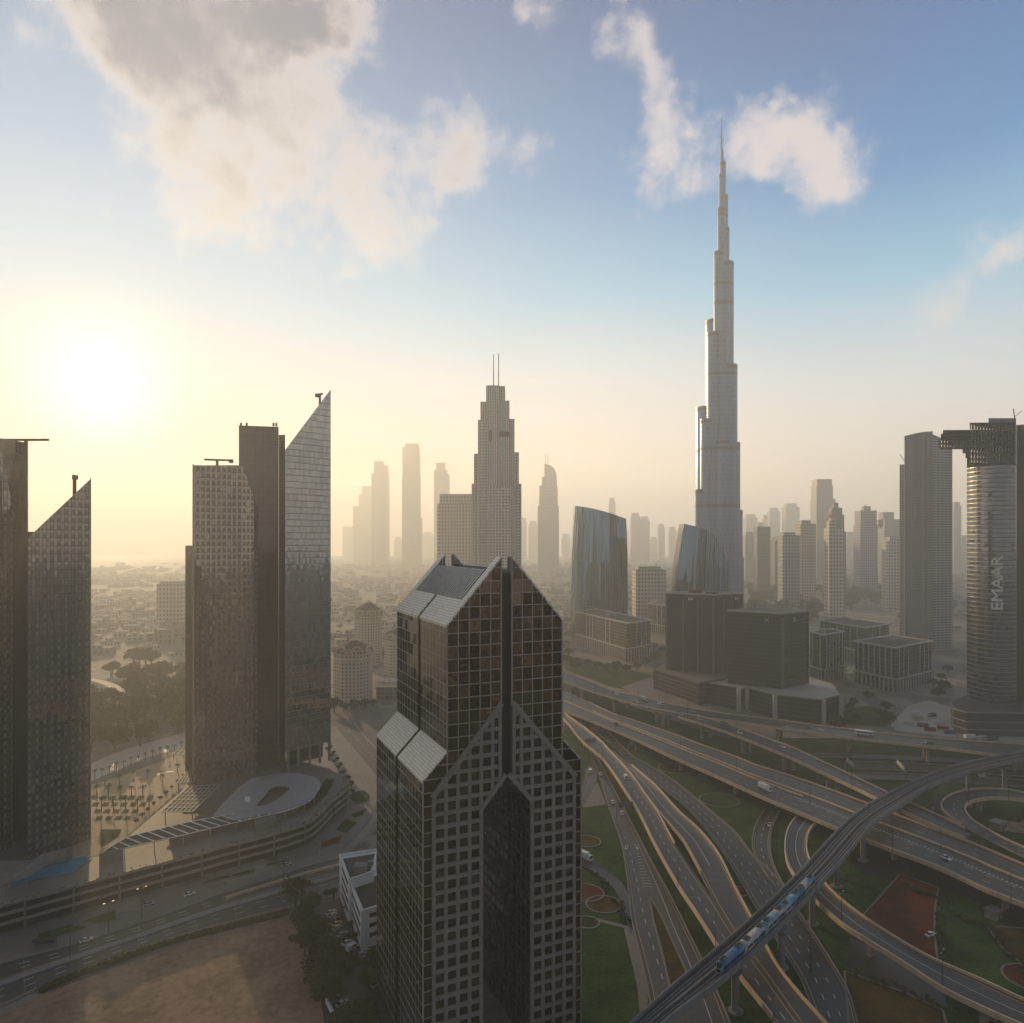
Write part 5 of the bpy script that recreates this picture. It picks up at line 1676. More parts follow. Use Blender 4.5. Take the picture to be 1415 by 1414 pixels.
for o in train.children:
    for ch in o.children: ch.location = Vector((0, 0, 0))

# ================================================================ left: highway, podium, plaza
SU = [(-160, 1378), (0, 1332), (112, 1302), (225, 1265), (318, 1231), (412, 1201), (470, 1186), (540, 1165)]
SL = [(-160, 1440), (0, 1392), (56, 1366), (150, 1328.5), (262, 1291), (393, 1257), (468, 1238.6), (560, 1212)]
rS = road('highway', 'dual carriageway crossing the lower left in shade', SU, SL, .12, 70, par='LR', parh=.35, parmat='greyconc', lanes=[(.14, 'dash', 'w'), (.26, 'dash', 'w'), (.38, 'solid', 'y'), (.62, 'dash', 'w'), (.78, 'dash', 'w'), (.94, 'solid', 'y')])
A_, B_ = ROADS['dual carriageway crossing the lower left in shade']
m_ = MB()
for i in range(69):
    a = A_[i].lerp(B_[i], .5); c = A_[i + 1].lerp(B_[i + 1], .5); m_.beam(a + Vector((0, 0, .25)), c + Vector((0, 0, .25)), 3.2, .5)
m_.build('central_reservation', M['greyconc'], rS)
m_ = MB()
for i in range(40, 69):
    a = A_[i].lerp(B_[i], .22); c = A_[i + 1].lerp(B_[i + 1], .22); m_.beam(a + Vector((0, 0, .5)), c + Vector((0, 0, .5)), .8, 1.0)
m_.build('barrier', M['parapet'], rS)
flat('pavement', 'pale forecourt between the stepped podium and the highway', [(-200, 1375), (0, 1331), (112, 1301), (225, 1264), (318, 1230), (412, 1200), (470, 1185), (530, 1140), (524, 1050), (470, 1000), (440, 1040), (440, 1180), (230, 1250), (0, 1290), (-200, 1300)], .05, 'paving')
flat('lawn', 'triangular lawn beside the highway', [(107, 1275), (159, 1257), (163, 1271), (137, 1278)], .1, 'grass', True)
flat('lawn', 'dark lawn bed beside the bus shelter', [(52, 1290), (96, 1277), (126, 1281), (70, 1298), (50, 1298)], .1, 'grass', True)
for k, pts in enumerate([[(296, 1213), (352, 1201), (350, 1206), (268, 1225)], [(318, 1210), (345, 1202), (348, 1206), (322, 1214)], [(368, 1194), (402, 1186), (400, 1190), (368, 1198)], [(444, 1164), (474, 1153), (470, 1165), (442, 1173)], [(463, 1147), (478, 1131), (494, 1137), (480, 1152)], [(483, 1126), (506, 1117), (502, 1127), (490, 1131)]]):
    flat('planting_bed', ['long narrow planting bed at podium foot', 'short planting bed at podium foot', 'narrow bed further right at podium foot', 'brown wedge bed at the podium corner', 'green diamond bed at the podium corner', 'small bed near the round lawn'][k], pts, .1, ['hedge', 'hedge', 'hedge', 'redbed', 'grass', 'hedge'][k], True)
o = flat('lawn', 'round lawn at the podium corner', [(484, 1098), (500, 1092), (512, 1100), (508, 1108), (492, 1110), (484, 1105)], .12, 'grass', 'round')
road('road', 'broad road leading away between domed hotel and podium', [(455, 968), (456, 990), (470, 1012), (490, 1035), (515, 1065), (540, 1095)], [(520, 968), (528, 990), (540, 1010), (560, 1030), (575, 1050), (590, 1070)], .11, 30, lanes=[(.4, 'solid', 'w'), (.2, 'dash', 'w'), (.62, 'dash', 'w')], mat='asphalt_pale')
road('road', 'service road curving round the podium corner', [(470, 1175), (495, 1150), (512, 1128), (519, 1105), (530, 1080)], [(484, 1178), (505, 1156), (524, 1130), (532, 1105), (545, 1080)], .13, 24, par='L', parh=.25, parmat='greyconc')
flat('sand_lot', 'empty bare sand lot at the lower left', [(-60, 1440), (20, 1392), (62, 1373), (150, 1340), (262, 1303), (393, 1269), (410, 1268), (424, 1310), (440, 1360), (452, 1440), (460, 1500), (-100, 1500)], .06, 'sand')
flat('road_apron', 'dark asphalt of the parking yard', [(405, 1262), (470, 1240), (600, 1200), (620, 1500), (440, 1500), (452, 1440), (424, 1310)], .05, 'asphalt')
for k, (x, y, r_) in enumerate([(64, 1370, 0), (92, 1355, 1), (66, 1366, 0), (104, 1347, 1), (60, 1372, 0)]):
    pass
# ================================================================ terraced podium under the left towers
ZT = 11.0
front = [(-160, 1300), (0, 1253), (50, 1240), (102, 1226), (170, 1208), (240, 1190), (326, 1167), (380, 1153), (424, 1139), (438, 1130), (460, 1108), (483, 1088), (478, 1076), (462, 1068)]
FP = [at(x, y, ZT) for x, y in front]
back_px = [(455, 1062), (400, 1048), (330, 1062), (262, 1072), (252, 1092), (150, 1180), (124, 1186), (0, 1190), (-160, 1210)]
BP = [at(x, y, ZT) for x, y in back_px]
pod2 = thing('terraced_podium', 'long terraced podium with bands of planted floors below the left glass towers', 'podium', at(240, 1230, 0))
poly = [(p.x, p.y) for p in FP + BP]
if sum(poly[i][0] * poly[(i + 1) % len(poly)][1] - poly[(i + 1) % len(poly)][0] * poly[i][1] for i in range(len(poly))) < 0: poly = poly[::-1]
# set the glass back from the floor edges
m_ = MB(); m_.prism([(p[0], p[1] + .0) for p in poly], ZT - .6, ZT, 0, 0, bottom=True); put(m_, 'deck', [M['paving']], pod2)
FPs = spline([Vector((p.x, p.y, 0)) for p in FP], 60)
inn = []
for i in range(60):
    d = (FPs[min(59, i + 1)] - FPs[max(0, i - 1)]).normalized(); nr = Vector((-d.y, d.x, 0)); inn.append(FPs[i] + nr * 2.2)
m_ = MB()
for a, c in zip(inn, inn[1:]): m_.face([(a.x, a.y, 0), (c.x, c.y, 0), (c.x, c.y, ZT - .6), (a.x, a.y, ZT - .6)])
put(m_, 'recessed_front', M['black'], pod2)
for z in (3.4, 7.0, 10.4):
    m_ = MB()
    for i in range(59):
        a, c = FPs[i], FPs[i + 1]; ai, ci = inn[i], inn[i + 1]
        w_ = .16 * math.sin(i * 2.3)
        m_.hexa([(a.x, a.y, z), (c.x, c.y, z), (ci.x, ci.y, z), (ai.x, ai.y, z), (a.x, a.y, z + 1.25 + w_), (c.x, c.y, z + 1.25 + w_), (ci.x, ci.y, z + .6), (ai.x, ai.y, z + .6)])
    put(m_, 'floor_band', M['concrete'], pod2)
m_ = MB()
for i in range(2, 59, 4):
    a = FPs[i]; m_.box((a.x - .35, a.y - .1, 0), (a.x + .35, a.y + .6, ZT))
put_split(m_, 'columns', M['stone'], pod2)
hm_ = MB(); random.seed(3)
for i in range(6, 56):
    for k in range(10):
        a = FPs[i].lerp(inn[i], random.uniform(.4, 1.6)).lerp(FPs[i + 1], random.random())
        s_ = random.uniform(.35, .9); z = ZT + random.uniform(.05, .5)
        d = Vector((random.uniform(-1, 1), random.uniform(-1, 1), random.uniform(-.3, .3))) * s_; e = Vector((random.uniform(-.5, .5), random.uniform(-.5, .5), random.uniform(.5, 1))) * s_
        if random.random() < .6: p = Vector((a.x, a.y, z)); hm_.face([p - d, p + e, p + d])
put(hm_, 'planting', M['hedge'], pod2)['kind'] = 'stuff'

# ring shaped canopy
outl = [(294, 1127), (312, 1106), (334.5, 1084.5), (351, 1075), (381, 1069.7), (411, 1068.6), (438, 1076), (442.6, 1086.6), (432, 1100), (415, 1111), (385, 1121), (355.7, 1126), (325, 1133)]
inl = [(353.6, 1113), (360, 1104), (368.4, 1095), (371, 1091), (377, 1087), (386, 1085.5), (398, 1086.6), (400, 1090), (396, 1094), (388, 1101), (375, 1109.5), (366, 1112.5), (358, 1114)]
ZC = 16.0
no = 52
O_ = spline([at(x, y, ZC) for x, y in outl + outl[:1]], no); I_ = spline([at(x, y, ZC) for x, y in inl + inl[:1]], no)
rc = thing('ring_canopy', 'smooth grey ring shaped canopy with an almond opening on the podium roof', 'canopy', O_[0])
m_ = MB()
for i in range(no - 1):
    mo = lambda k: O_[k].lerp(I_[k], .5) + Vector((0, 0, 1.3))
    m_.face([O_[i], O_[i + 1], mo(i + 1), mo(i)], 0); m_.face([mo(i), mo(i + 1), I_[i + 1], I_[i]], 0)
    dn = Vector((0, 0, -.9)); m_.face([O_[i] + dn, O_[i + 1] + dn, O_[i + 1], O_[i]], 0); m_.face([I_[i], I_[i + 1], I_[i + 1] + dn, I_[i] + dn], 0); m_.face([O_[i] + dn, I_[i] + dn, I_[i + 1] + dn, O_[i + 1] + dn], 0)
put(m_, 'shell', rough_mat('smooth grey roof membrane', (.34, .34, .36), .35, .1, .2), rc, smooth=False)
m_ = MB()
for i in range(27, 44):
    m_.beam(O_[i] + Vector((0, 0, .15)), O_[i].lerp(I_[i], .5) + Vector((0, 0, 1.45)), .25, .2)
put(m_, 'roof_ribs', M['stonelight'], rc)
m_ = MB()
for i in range(0, no - 1, 5): p = O_[i].lerp(I_[i], .3); m_.tube((p.x, p.y, ZT), (p.x, p.y, ZC - .7), .3)
put_split(m_, 'posts', M['steel'], rc)


def grid_canopy(name, label, pts, z, nu, nv, mat='roofdark', rib='stonelight', tilt=0, solid=True):
    a, b_, c, d = [at(x, y, z + (tilt if k in (2, 3) else 0)) for k, (x, y) in enumerate(pts)]
    t_ = thing(name, label, 'canopy', a)
    m_ = MB()
    if solid:
        m_.face([a, b_, c, d]); dn = Vector((0, 0, -.25)); m_.face([d + dn, c + dn, b_ + dn, a + dn]); 
        put(m_, 'panel', M[mat], t_)
    m_ = MB(); up = Vector((0, 0, .06))
    for k in range(nu + 1): m_.beam(a.lerp(b_, k / nu) + up, d.lerp(c, k / nu) + up, .30, .25)
    for k in range(nv + 1): m_.beam(a.lerp(d, k / nv) + up * 1.5, b_.lerp(c, k / nv) + up * 1.5, .30, .25)
    put(m_, 'frame', M[rib], t_)
    m_ = MB()
    for q in (a.lerp(c, .06), b_.lerp(d, .06), c.lerp(a, .06), d.lerp(b_, .06)): m_.tube((q.x, q.y, ZT), (q.x, q.y, q.z - .2), .25)
    put_split(m_, 'posts', M['steel'], t_)
    return t_


grid_canopy('pergola', 'gridded flat pergola canopy left of the ring canopy', [(223, 1122), (266, 1122), (303, 1085), (262, 1086)], 17, 7, 7)
grid_canopy('pergola', 'smaller gridded pergola canopy against the foot of the chamfered tower', [(245, 1082), (268, 1081), (272, 1064), (258, 1066)], 17, 5, 4)
grid_canopy('shade_canopy', 'pale flat canopy beside the plaza at the base of the chamfered tower', [(238, 1042), (266, 1046), (267, 1035), (250, 1033)], 14, 4, 2, 'rooflight')
grid_canopy('shade_sail', 'pale grey shade sail over the swimming pool by the left edge', [(2, 1224), (40, 1212), (98, 1172), (60, 1180)], 16.5, 6, 1, 'rooflight', 'rooflight')
# long glazed roof following the terrace
up_ = [(144, 1176), (160, 1166), (180, 1156), (220, 1146), (262, 1136), (310, 1127), (356, 1117), (395, 1108), (425, 1094)]
lo_ = [(146, 1178), (170, 1173), (200, 1166), (240, 1157.5), (300, 1143), (356, 1130), (395, 1121), (425, 1109), (438, 1096)]
n_ = 46
U_ = spline([at(x, y, 16.5) for x, y in up_], n_); L_ = spline([at(x, y, 15.2) for x, y in lo_], n_)
gr = thing('glazed_roof', 'long narrow dark glazed roof with white ribs running along the podium terrace', 'canopy', U_[0])
m_ = MB()
for i in range(n_ - 1):
    m_.face([U_[i], L_[i], L_[i + 1], U_[i + 1]]); dn = Vector((0, 0, -.3)); m_.face([U_[i + 1] + dn, L_[i + 1] + dn, L_[i] + dn, U_[i] + dn])
put(m_, 'glazing', M['roofdark'], gr)
m_ = MB()
for i in range(0, n_, 2): m_.beam(U_[i] + Vector((0, 0, .2)), L_[i] + Vector((0, 0, .2)), .34, .35)
for P_ in (U_, L_):
    for i in range(n_ - 1): m_.beam(P_[i] + Vector((0, 0, .1)), P_[i + 1] + Vector((0, 0, .1)), .3, .3)
put(m_, 'ribs', M['white'], gr)
m_ = MB()
for i in range(3, n_, 5): m_.tube((L_[i].x, L_[i].y, ZT), L_[i], .22)
put_split(m_, 'posts', M['stonelight'], gr)
m_ = MB()
for i in range(12, n_ - 6):
    a, c = U_[i].lerp(L_[i], .6), U_[i + 1].lerp(L_[i + 1], .6); m_.face([(a.x, a.y, ZT), (c.x, c.y, ZT), (c.x, c.y, 15.3), (a.x, a.y, 15.3)])
put(m_, 'terrace_wall', M['stone'], gr)
# terrace blocks
for k, (pts, h_, lab) in enumerate([([(137, 1195), (170, 1188), (170, 1182), (139, 1187)], 4.2, 'square plant room on the terrace edge near the pool'), ([(352, 1150), (382, 1143), (380, 1136), (351, 1142)], 3.2, 'pale box on the terrace below the ring canopy'),
                                    ([(338, 1124), (346, 1124), (346, 1118), (338, 1118)], 6.2, 'small white equipment box standing on the ring canopy edge')]):
    ps = ccw([tuple(at(x, y, ZT))[:2] for x, y in pts]); m_ = MB(); m_.prism(ps, ZT, ZT + h_)
    m_.prism([(p[0], p[1]) for p in ps], ZT + h_ + .01, ZT + h_ + .4)
    o = m_.build('terrace_box', M['stone' if k != 2 else 'white']); tag(o, lab, 'plant room')
# pool
pl = thing('swimming_pool', 'bright blue swimming pool under the shade sail on the podium roof', 'pool', at(90, 1200, ZT))
m_ = MB(); P_ = [at(x, y, ZT + .08) for x, y in ((12, 1228), (48, 1216), (100, 1207), (126, 1187), (116, 1184), (82, 1192), (40, 1204), (14, 1219))]
m_.face([tuple(p) for p in ccw([(q.x, q.y, ZT + .08) for q in P_])]); put(m_, 'water', M['water'], pl)
m_ = MB()
for a, c in zip(P_, P_[1:] + P_[:1]): m_.beam(a + Vector((0, 0, .05)), c + Vector((0, 0, .05)), .8, .3)
put(m_, 'coping', M['paving'], pl)

# --- sunlit plaza with planting
flat('plaza', 'sunlit plaza with paved bands left of the chamfered tower', [(126, 1085), (180, 1068), (240, 1045), (268, 1035), (290, 1060), (262, 1078), (250, 1090), (150, 1180), (126, 1184), (100, 1190), (100, 1095)], .06, 'plaza')
flat('boundary_path', 'pale walkway and wall between plaza and park', [(100, 1068), (145, 1046), (190, 1030), (256, 1012), (262, 1020), (262, 1030), (200, 1048), (130, 1078), (100, 1088)], .07, 'stonelight')
flat('lawn', 'square lawn in a sunken court by the plaza', [(139, 1173), (139, 1146), (168, 1146), (164, 1156)], .12, 'grass')
gm_ = MB(); k = 0
for r in range(4):
    for c in range(7):
        x = 124 + c * 13 + r * 2.5; y = 1100 + r * 9.5
        if x > 212 - r * 12: continue
        P_ = [at(*q, .14) for q in ((x, y + 5), (x + 8.5, y + 5), (x + 11, y - .5), (x + 3, y - .5))]
        gm_.face([tuple(p) for p in P_]); 
o = gm_.build('lawn', M['grass']); tag(o, kind='stuff')
gm_ = MB()
for c in range(6):
    x = 128 + c * 20; y = 1086 - c * 3.6
    P_ = [at(*q, .14) for q in ((x, y), (x + 12, y - 1), (x + 14, y - 2.5), (x + 3, y - 2))]
    gm_.face([tuple(p) for p in P_])
o = gm_.build('pale_paving_bands', M['stonelight']); tag(o, kind='structure')


# ================================================================ trees
def leaves(mb, c, r, n, size, mi=0, flat_=1.0):
    for _ in range(n):
        d = Vector((random.gauss(0, 1), random.gauss(0, 1), random.gauss(0, 1))).normalized() * (r * random.uniform(.55, 1.05))
        d.z *= flat_
        p = c + d
        a = Vector((random.gauss(0, 1), random.gauss(0, 1), random.gauss(0, 1))).normalized()
        b_ = a.orthogonal().normalized(); a *= size * random.uniform(.6, 1.3); b_ *= size * random.uniform(.4, .9)
        mb.face([p - a, p + b_, p + a * .9, p - b_], mi)


def leafmat(name, c1, c2):
    m, t, b = material(name)
    g = t.node('ShaderNodeNewGeometry'); oi = t.node('ShaderNodeObjectInfo')
    n1 = t.noise(g.outputs['Position'], .35, 2, .5)
    col = t.mix(t.math('FRACT', t.math('ADD', n1, t.math('MULTIPLY', oi.outputs['Random'], .5))), c1, c2)
    t.put(b.inputs['Base Color'], col); b.inputs['Roughness'].default_value = .9; b.inputs['Specular IOR Level'].default_value = .15
    return m


LEAF = leafmat('tree leaves', (.035, .048, .018), (.065, .078, .028))
PALM = leafmat('palm fronds', (.05, .06, .02), (.09, .10, .035))
BARK = rough_mat('bark', (.09, .065, .045), .9)


def tree_proto(seed, r, h, nclump=26, nleaf=60, size=.45):
    random.seed(seed)
    t_ = thing('tree', 'x', 'tree')
    m_ = MB(); m_.tube((0, 0, 0), (0, 0, h * .45), r * .09, r * .06, 7)
    cl = []
    for k in range(nclump):
        a = random.uniform(0, 6.283); e = random.uniform(-.35, 1); rr = r * random.uniform(.35, .95) * math.sqrt(max(.1, 1 - e * e * .8))
        c = Vector((math.cos(a) * rr, math.sin(a) * rr, h * .62 + e * h * .33)); cl.append(c)
        if k % 4 == 0: m_.tube((0, 0, h * random.uniform(.25, .42)), c, r * .04, r * .015, 5)
    o = m_.build('trunk', BARK, t_)
    m_ = MB()
    for c in cl: leaves(m_, c, r * random.uniform(.20, .36), nleaf, size, 0, .75)
    m_.build('crown', LEAF, t_)
    return t_


PROT = [tree_proto(11, 5.2, 9.5), tree_proto(12, 6.4, 11.5, 34, 60, .5), tree_proto(13, 3.6, 7.5, 18, 50, .4)]
FARP = [tree_proto(21, 7.5, 13.0, 26, 30, 1.0), tree_proto(22, 9.5, 15.5, 34, 30, 1.15)]
used = set()


def plant(proto, p, s, label, group, rz=None, lst=None):
    lst = lst or PROT
    src = lst[proto]
    key = (id(lst), proto)
    t_ = src if key not in used else dup(src)
    used.add(key)
    t_.location = p; t_.scale = (s, s, s * random.uniform(.88, 1.1)); t_.rotation_euler[2] = rz if rz is not None else random.uniform(0, 6.28)
    t_['label'] = label; t_['group'] = group
    return t_


near_t = [(408, 1254, 1, 1.0, 'dark leafy tree at the top corner of the sand lot'), (428, 1268, 0, .95, 'dark tree just below the topmost tree of the sand lot edge'), (420, 1292, 1, .9, 'wide dark tree along the sand lot edge, above the middle'),
          (440, 1292, 0, .8, 'dark tree squeezed between the sand lot and the car rows'), (434, 1318, 1, .95, 'broad dark tree midway down the sand lot edge'), (421, 1322, 0, 1.0, 'dark tree leaning into the sand lot midway down'),
          (454, 1336, 1, .8, 'dark tree beside the parked van, overhanging the yard'), (448, 1352, 1, 1.1, 'large dark tree near the lower end of the sand lot edge'), (470, 1362, 0, 1.1, 'dark tree right of the largest lower tree'),
          (437, 1374, 0, 1.0, 'dark tree at the lower end of the sand lot edge'), (455, 1391, 1, .9, 'dark tree above the white wall at the bottom'), (518, 1352, 0, 1.0, 'dark tree against the left foot of the gabled tower'),
          (510, 1376, 2, 1.1, 'small dark tree by the tower foot near the bottom'), (500, 1434, 1, 1.0, 'dark tree cut by the bottom edge left of the tower'), (478, 1434, 0, 1.0, 'dark tree cut by the bottom edge above the white wall'),
          (452, 1245, 2, .55, 'low round bush at the yard entrance, left one'), (461, 1242, 2, .6, 'low round bush at the yard entrance, right one'), (478, 1264, 2, .45, 'upper dark shrub tree against the white stepped building'),
          (484, 1284, 2, .45, 'middle dark shrub tree against the white stepped building'), (491, 1302, 2, .45, 'lowest dark shrub tree against the white stepped building'), (488, 1336, 2, .6, 'dark bush at the end of the parked row')]
random.seed(5)
for x, y, k, s, lab in near_t:
    plant(k, at(x, y, 0), s, lab, 'dark trees round the parking yard')
# park beyond the plaza, left
random.seed(9)
cnt = 0
g_ = 'hazy trees of the park behind the plaza'
park = []
for _ in range(900):
    x = random.uniform(118, 268); y = random.uniform(925, 1040)
    lim = 1068 - (x - 118) * .42
    if y > lim: continue
    if y < 950 and not (150 < x < 268 and y > 930): continue
    if x < 168 and 935 < y < 965: continue
    p = at(x, y, 0)
    if any((p - q).length < 15.5 for q in park): continue
    park.append(p)
for p in park[:120]:
    plant(random.randint(0, 1), p, random.uniform(.75, 1.25), 'round hazy park tree behind the plaza, one of many alike', g_, None, FARP)
rows_ = [(x, 930 + random.uniform(-3, 4)) for x in range(232, 256, 7)] + [(190, 922), (197, 921), (205, 921)]
for x, y in [(185, 921), (193, 919), (201, 920), (209, 922)]: plant(1, at(x, y, 0), 1.2, 'tree of the lone clump standing in front of the pale field', 'lone clump in front of the pale field', None, FARP)
# dark park right of the second curved tower, and around the offices
random.seed(31)
pk = []
for _ in range(1500):
    x = random.uniform(1036, 1240); y = random.uniform(818, 862)
    p = at(x, y, 0)
    if any((p - q).length < 26 for q in pk): continue
    if x > 1130 and y > 846: continue
    pk.append(p)
for p in pk[:70]:
    plant(random.randint(0, 1), p, random.uniform(1.3, 2.0), 'dark park tree behind the office blocks, one of many alike', 'park trees behind the office blocks', None, FARP)
ring = [(786, 908), (798, 918), (812, 922), (826, 925), (838, 927), (852, 929), (866, 930), (880, 927), (893, 922), (783, 918), (795, 928), (905, 915), (915, 905), (786, 880), (783, 895), (868, 815), (880, 818), (905, 898), (925, 895), (930, 890)]
for x, y in ring: plant(random.randint(0, 1), at(x, y, 0), random.uniform(.55, .85), 'small tree in the loose row below the low stone framed office block', 'trees round the low office block', None, FARP)
for x, y, s in [(1154, 1009, .8), (1160, 1011, .7), (1173, 985, .6), (1180, 978, .6), (1225, 985, .7), (1200, 968, .6), (1290, 950, .7), (1300, 942, .7), (1305, 958, .7), (1296, 966, .6), (1180, 1000, .5), (1230, 1000, .5), (1215, 992, .6), (1310, 930, .6)]:
    plant(random.randint(0, 1), at(x, y, 0), s, 'dark tree near the upper flyover between the office podium and the round podium', 'trees between the two podiums', None, FARP)
for x, y in [(540, 905), (548, 915), (533, 912), (545, 895), (555, 905), (462, 985), (475, 984), (490, 982), (505, 979), (515, 976), (475, 855), (482, 862), (470, 870), (468, 880)]:
    plant(random.randint(0, 1), at(x, y, 0), random.uniform(.5, .8), 'small hazy tree around the domed hotels', 'trees round the domed hotels', None, FARP)
# planted rows at the podium corner
for k in range(15):
    x = 452 + (k % 8) * 5.0 + (k // 8) * 4; y = 1040 + (k % 8) * 8.5 - (k // 8) * 3
    plant(2, at(x, y, 0), .5, 'small round street tree in the double row along the podium corner', 'double row of street trees at the podium corner')


def palm_proto():
    random.seed(2)
    t_ = thing('palm_tree', 'x', 'palm')
    m_ = MB(); m_.tube((0, 0, 0), (.1, 0, 5.6), .26, .18, 7); m_.build('trunk', BARK, t_)
    m_ = MB()
    for k in range(20):
        a = k * 2.4; el = random.uniform(-.2, .9); L = random.uniform(1.9, 2.6)
        d = Vector((math.cos(a), math.sin(a), 0)); s_ = Vector((-d.y, d.x, 0)); prev = Vector((.1, 0, 5.6)); w0 = .3
        for q in range(1, 5):
            f_ = q / 4; p = Vector((.1, 0, 5.6)) + d * L * f_ + Vector((0, 0, el * L * f_ - 1.5 * f_ * f_)); w1 = .34 * (1 - f_) + .05
            m_.face([prev - s_ * w0, prev + s_ * w0, p + s_ * w1, p - s_ * w1]); prev = p; w0 = w1
    m_.build('crown', PALM, t_)
    return t_


PLM = [palm_proto()]
pos = [(131, 1077), (141, 1075), (151, 1071), (161, 1067), (171, 1063), (181, 1059), (191, 1056), (201, 1052), (211, 1049), (221, 1046), (231, 1043), (241, 1041), (250, 1038)]
random.seed(17)
for x, y in pos: plant(0, at(x, y, 0), random.uniform(.9, 1.1), 'thin palm in the long row lining the plaza walkway', 'palms lining the plaza walkway', None, PLM)
for x, y in [(145, 1088), (165, 1084), (185, 1080), (204, 1077), (222, 1076), (225, 1082), (245, 1067)]: plant(0, at(x, y, 0), random.uniform(.8, 1.1), 'palm standing among pale paving bands in mid plaza', 'palms in mid plaza', None, PLM)
for x, y in [(134, 1103), (150, 1104), (166, 1103), (182, 1103), (197, 1103), (140, 1122), (157, 1122), (174, 1121), (190, 1121), (206, 1120)]:
    plant(0, at(x, y, 0), random.uniform(1.1, 1.35), 'bushy palm between the small lawn squares of the plaza', 'palms among the lawn squares', None, PLM)
for k in range(9):
    x = 188 + k * 8.3; y = 1140 - k * 8.0
    plant(2, at(x, y, 0), .42, 'clipped round bush in the diagonal row beside the gridded pergola', 'clipped bushes beside the pergola')

# hedge along the sand lot
hs = spline([at(x, y, 0) for x, y in [(56, 1371), (100, 1352), (150, 1334), (205, 1314), (262, 1297), (330, 1280), (398, 1263)]], 90)
hm_ = MB(); random.seed(6)
for i in range(89):
    for k in range(34):
        p = hs[i].lerp(hs[i + 1], random.random()) + Vector((random.uniform(-1.3, 1.3), random.uniform(-1.3, 1.3), random.uniform(.1, 1.7)))
        a = Vector((random.gauss(0, 1), random.gauss(0, 1), random.gauss(0, 1))).normalized() * .4; b_ = a.orthogonal().normalized() * .3
        hm_.face([p - a, p + b_, p + a, p - b_])
    m2 = None
for i in range(89): hm_.beam(hs[i] + Vector((0, 0, .6)), hs[i + 1] + Vector((0, 0, .6)), 1.5, 1.2)
tag(hm_.build('hedge', LEAF), 'long clipped dark hedge between the highway and the bare sand lot', 'hedge')

# ================================================================ white stepped building
wb = thing('white_building', 'white stepped low building with dark window strips left of the gabled tower', 'building', at(470, 1245, 0))
ZW = 17.0
def wpoly(pts, z): return ccw([tuple(at(x, y, z))[:2] for x, y in pts])
w1 = wpoly([(469, 1184), (482, 1218), (516, 1207), (520, 1176)], ZW)
m_ = MB(); m_.prism(w1, 0, ZW); put(m_, 'upper_wing', M['white'], wb)
w2 = wpoly([(482, 1216), (499, 1262), (540, 1250), (540, 1200)], 13.5)
m_ = MB(); m_.prism(w2, 0, 13.5); put(m_, 'lower_wing', M['white'], wb)
m_ = MB(); ps = wpoly([(474, 1187), (484, 1214), (512, 1203), (518, 1180)], ZW); m_.prism(ps, ZW, ZW + .06); ps = wpoly([(488, 1222), (502, 1256), (535, 1246), (535, 1205)], 13.5); m_.prism(ps, 13.5, 13.56)
put(m_, 'roof_surface', M['roofdark'], wb)
m_ = MB()
for ps, z in ((w1, ZW), (w2, 13.5)):
    for a, c in zip(ps, ps[1:] + ps[:1]): m_.beam((a[0], a[1], z + .5), (c[0], c[1], z + .5), .5, 1.1)
put(m_, 'parapet', M['white'], wb)
m_ = MB(); q = at(500, 1205, ZW); m_.box((q.x - 3, q.y - 2, ZW), (q.x + 2, q.y + 2, ZW + 3)); q = at(512, 1195, ZW); m_.box((q.x - 1, q.y - 1, ZW), (q.x + 1, q.y + 1, ZW + 1.5)); put_split(m_, 'roof_plant', M['rooflight'], wb)
for ps, z, nz_, seg_ in ((w1, ZW, 4, [(469, 1184), (482, 1218)]), (w2, 13.5, 3, [(482, 1216), (499, 1262)]), (w2, 13.5, 3, [(499, 1262), (540, 1250)])):
    a = at(*seg_[0], z); c = at(*seg_[1], z); d = (c - a).normalized(); nr = Vector((d.y, -d.x, 0)); L = (c - a).length
    if nr.y > 0 : nr = -nr
    for k in range(nz_):
        zz = z - 3.6 * (k + 1) + 1.0
        m_ = MB(); m_.obox((a.x, a.y, 0), (d.x, d.y, 0), nr, (L * .28, L * .92), (-.05, .06), (zz, zz + 1.5)); put(m_, 'window', M['black'], wb)

# ================================================================ small structures
def hut(x, y, s, label):
    q = at(x, y, 0); t_ = thing('utility_hut', label, 'hut', q, .5)
    m_ = MB(); m_.box((-2.6 * s, -2 * s, 0), (2.6 * s, 2 * s, 2.9 * s)); m_.build('wall', M['rooflight'], t_)
    m_ = MB(); m_.box((-3 * s, -2.4 * s, 2.9 * s), (3 * s, 2.4 * s, 3.3 * s)); m_.build('roof', M['greyconc'], t_)
    m_ = MB(); m_.box((-.5 * s, -2.06 * s, .05), (.5 * s, -2.0 * s, 2.1 * s)); m_.build('door', M['dark'], t_)
    m_ = MB(); m_.box((1.0 * s, -2.06 * s, 1.2 * s), (2.0 * s, -2.0 * s, 2.1 * s)); m_.build('vent_grille', M['black'], t_)


hut(1379, 1146, 1.3, 'grey flat roofed utility hut inside the loop ramp')
hut(1373, 1268, 1.05, 'small pale utility hut beside the flower beds below the main flyover')
hut(1063, 1102, 1.2, 'low service box under the edge of the main flyover')


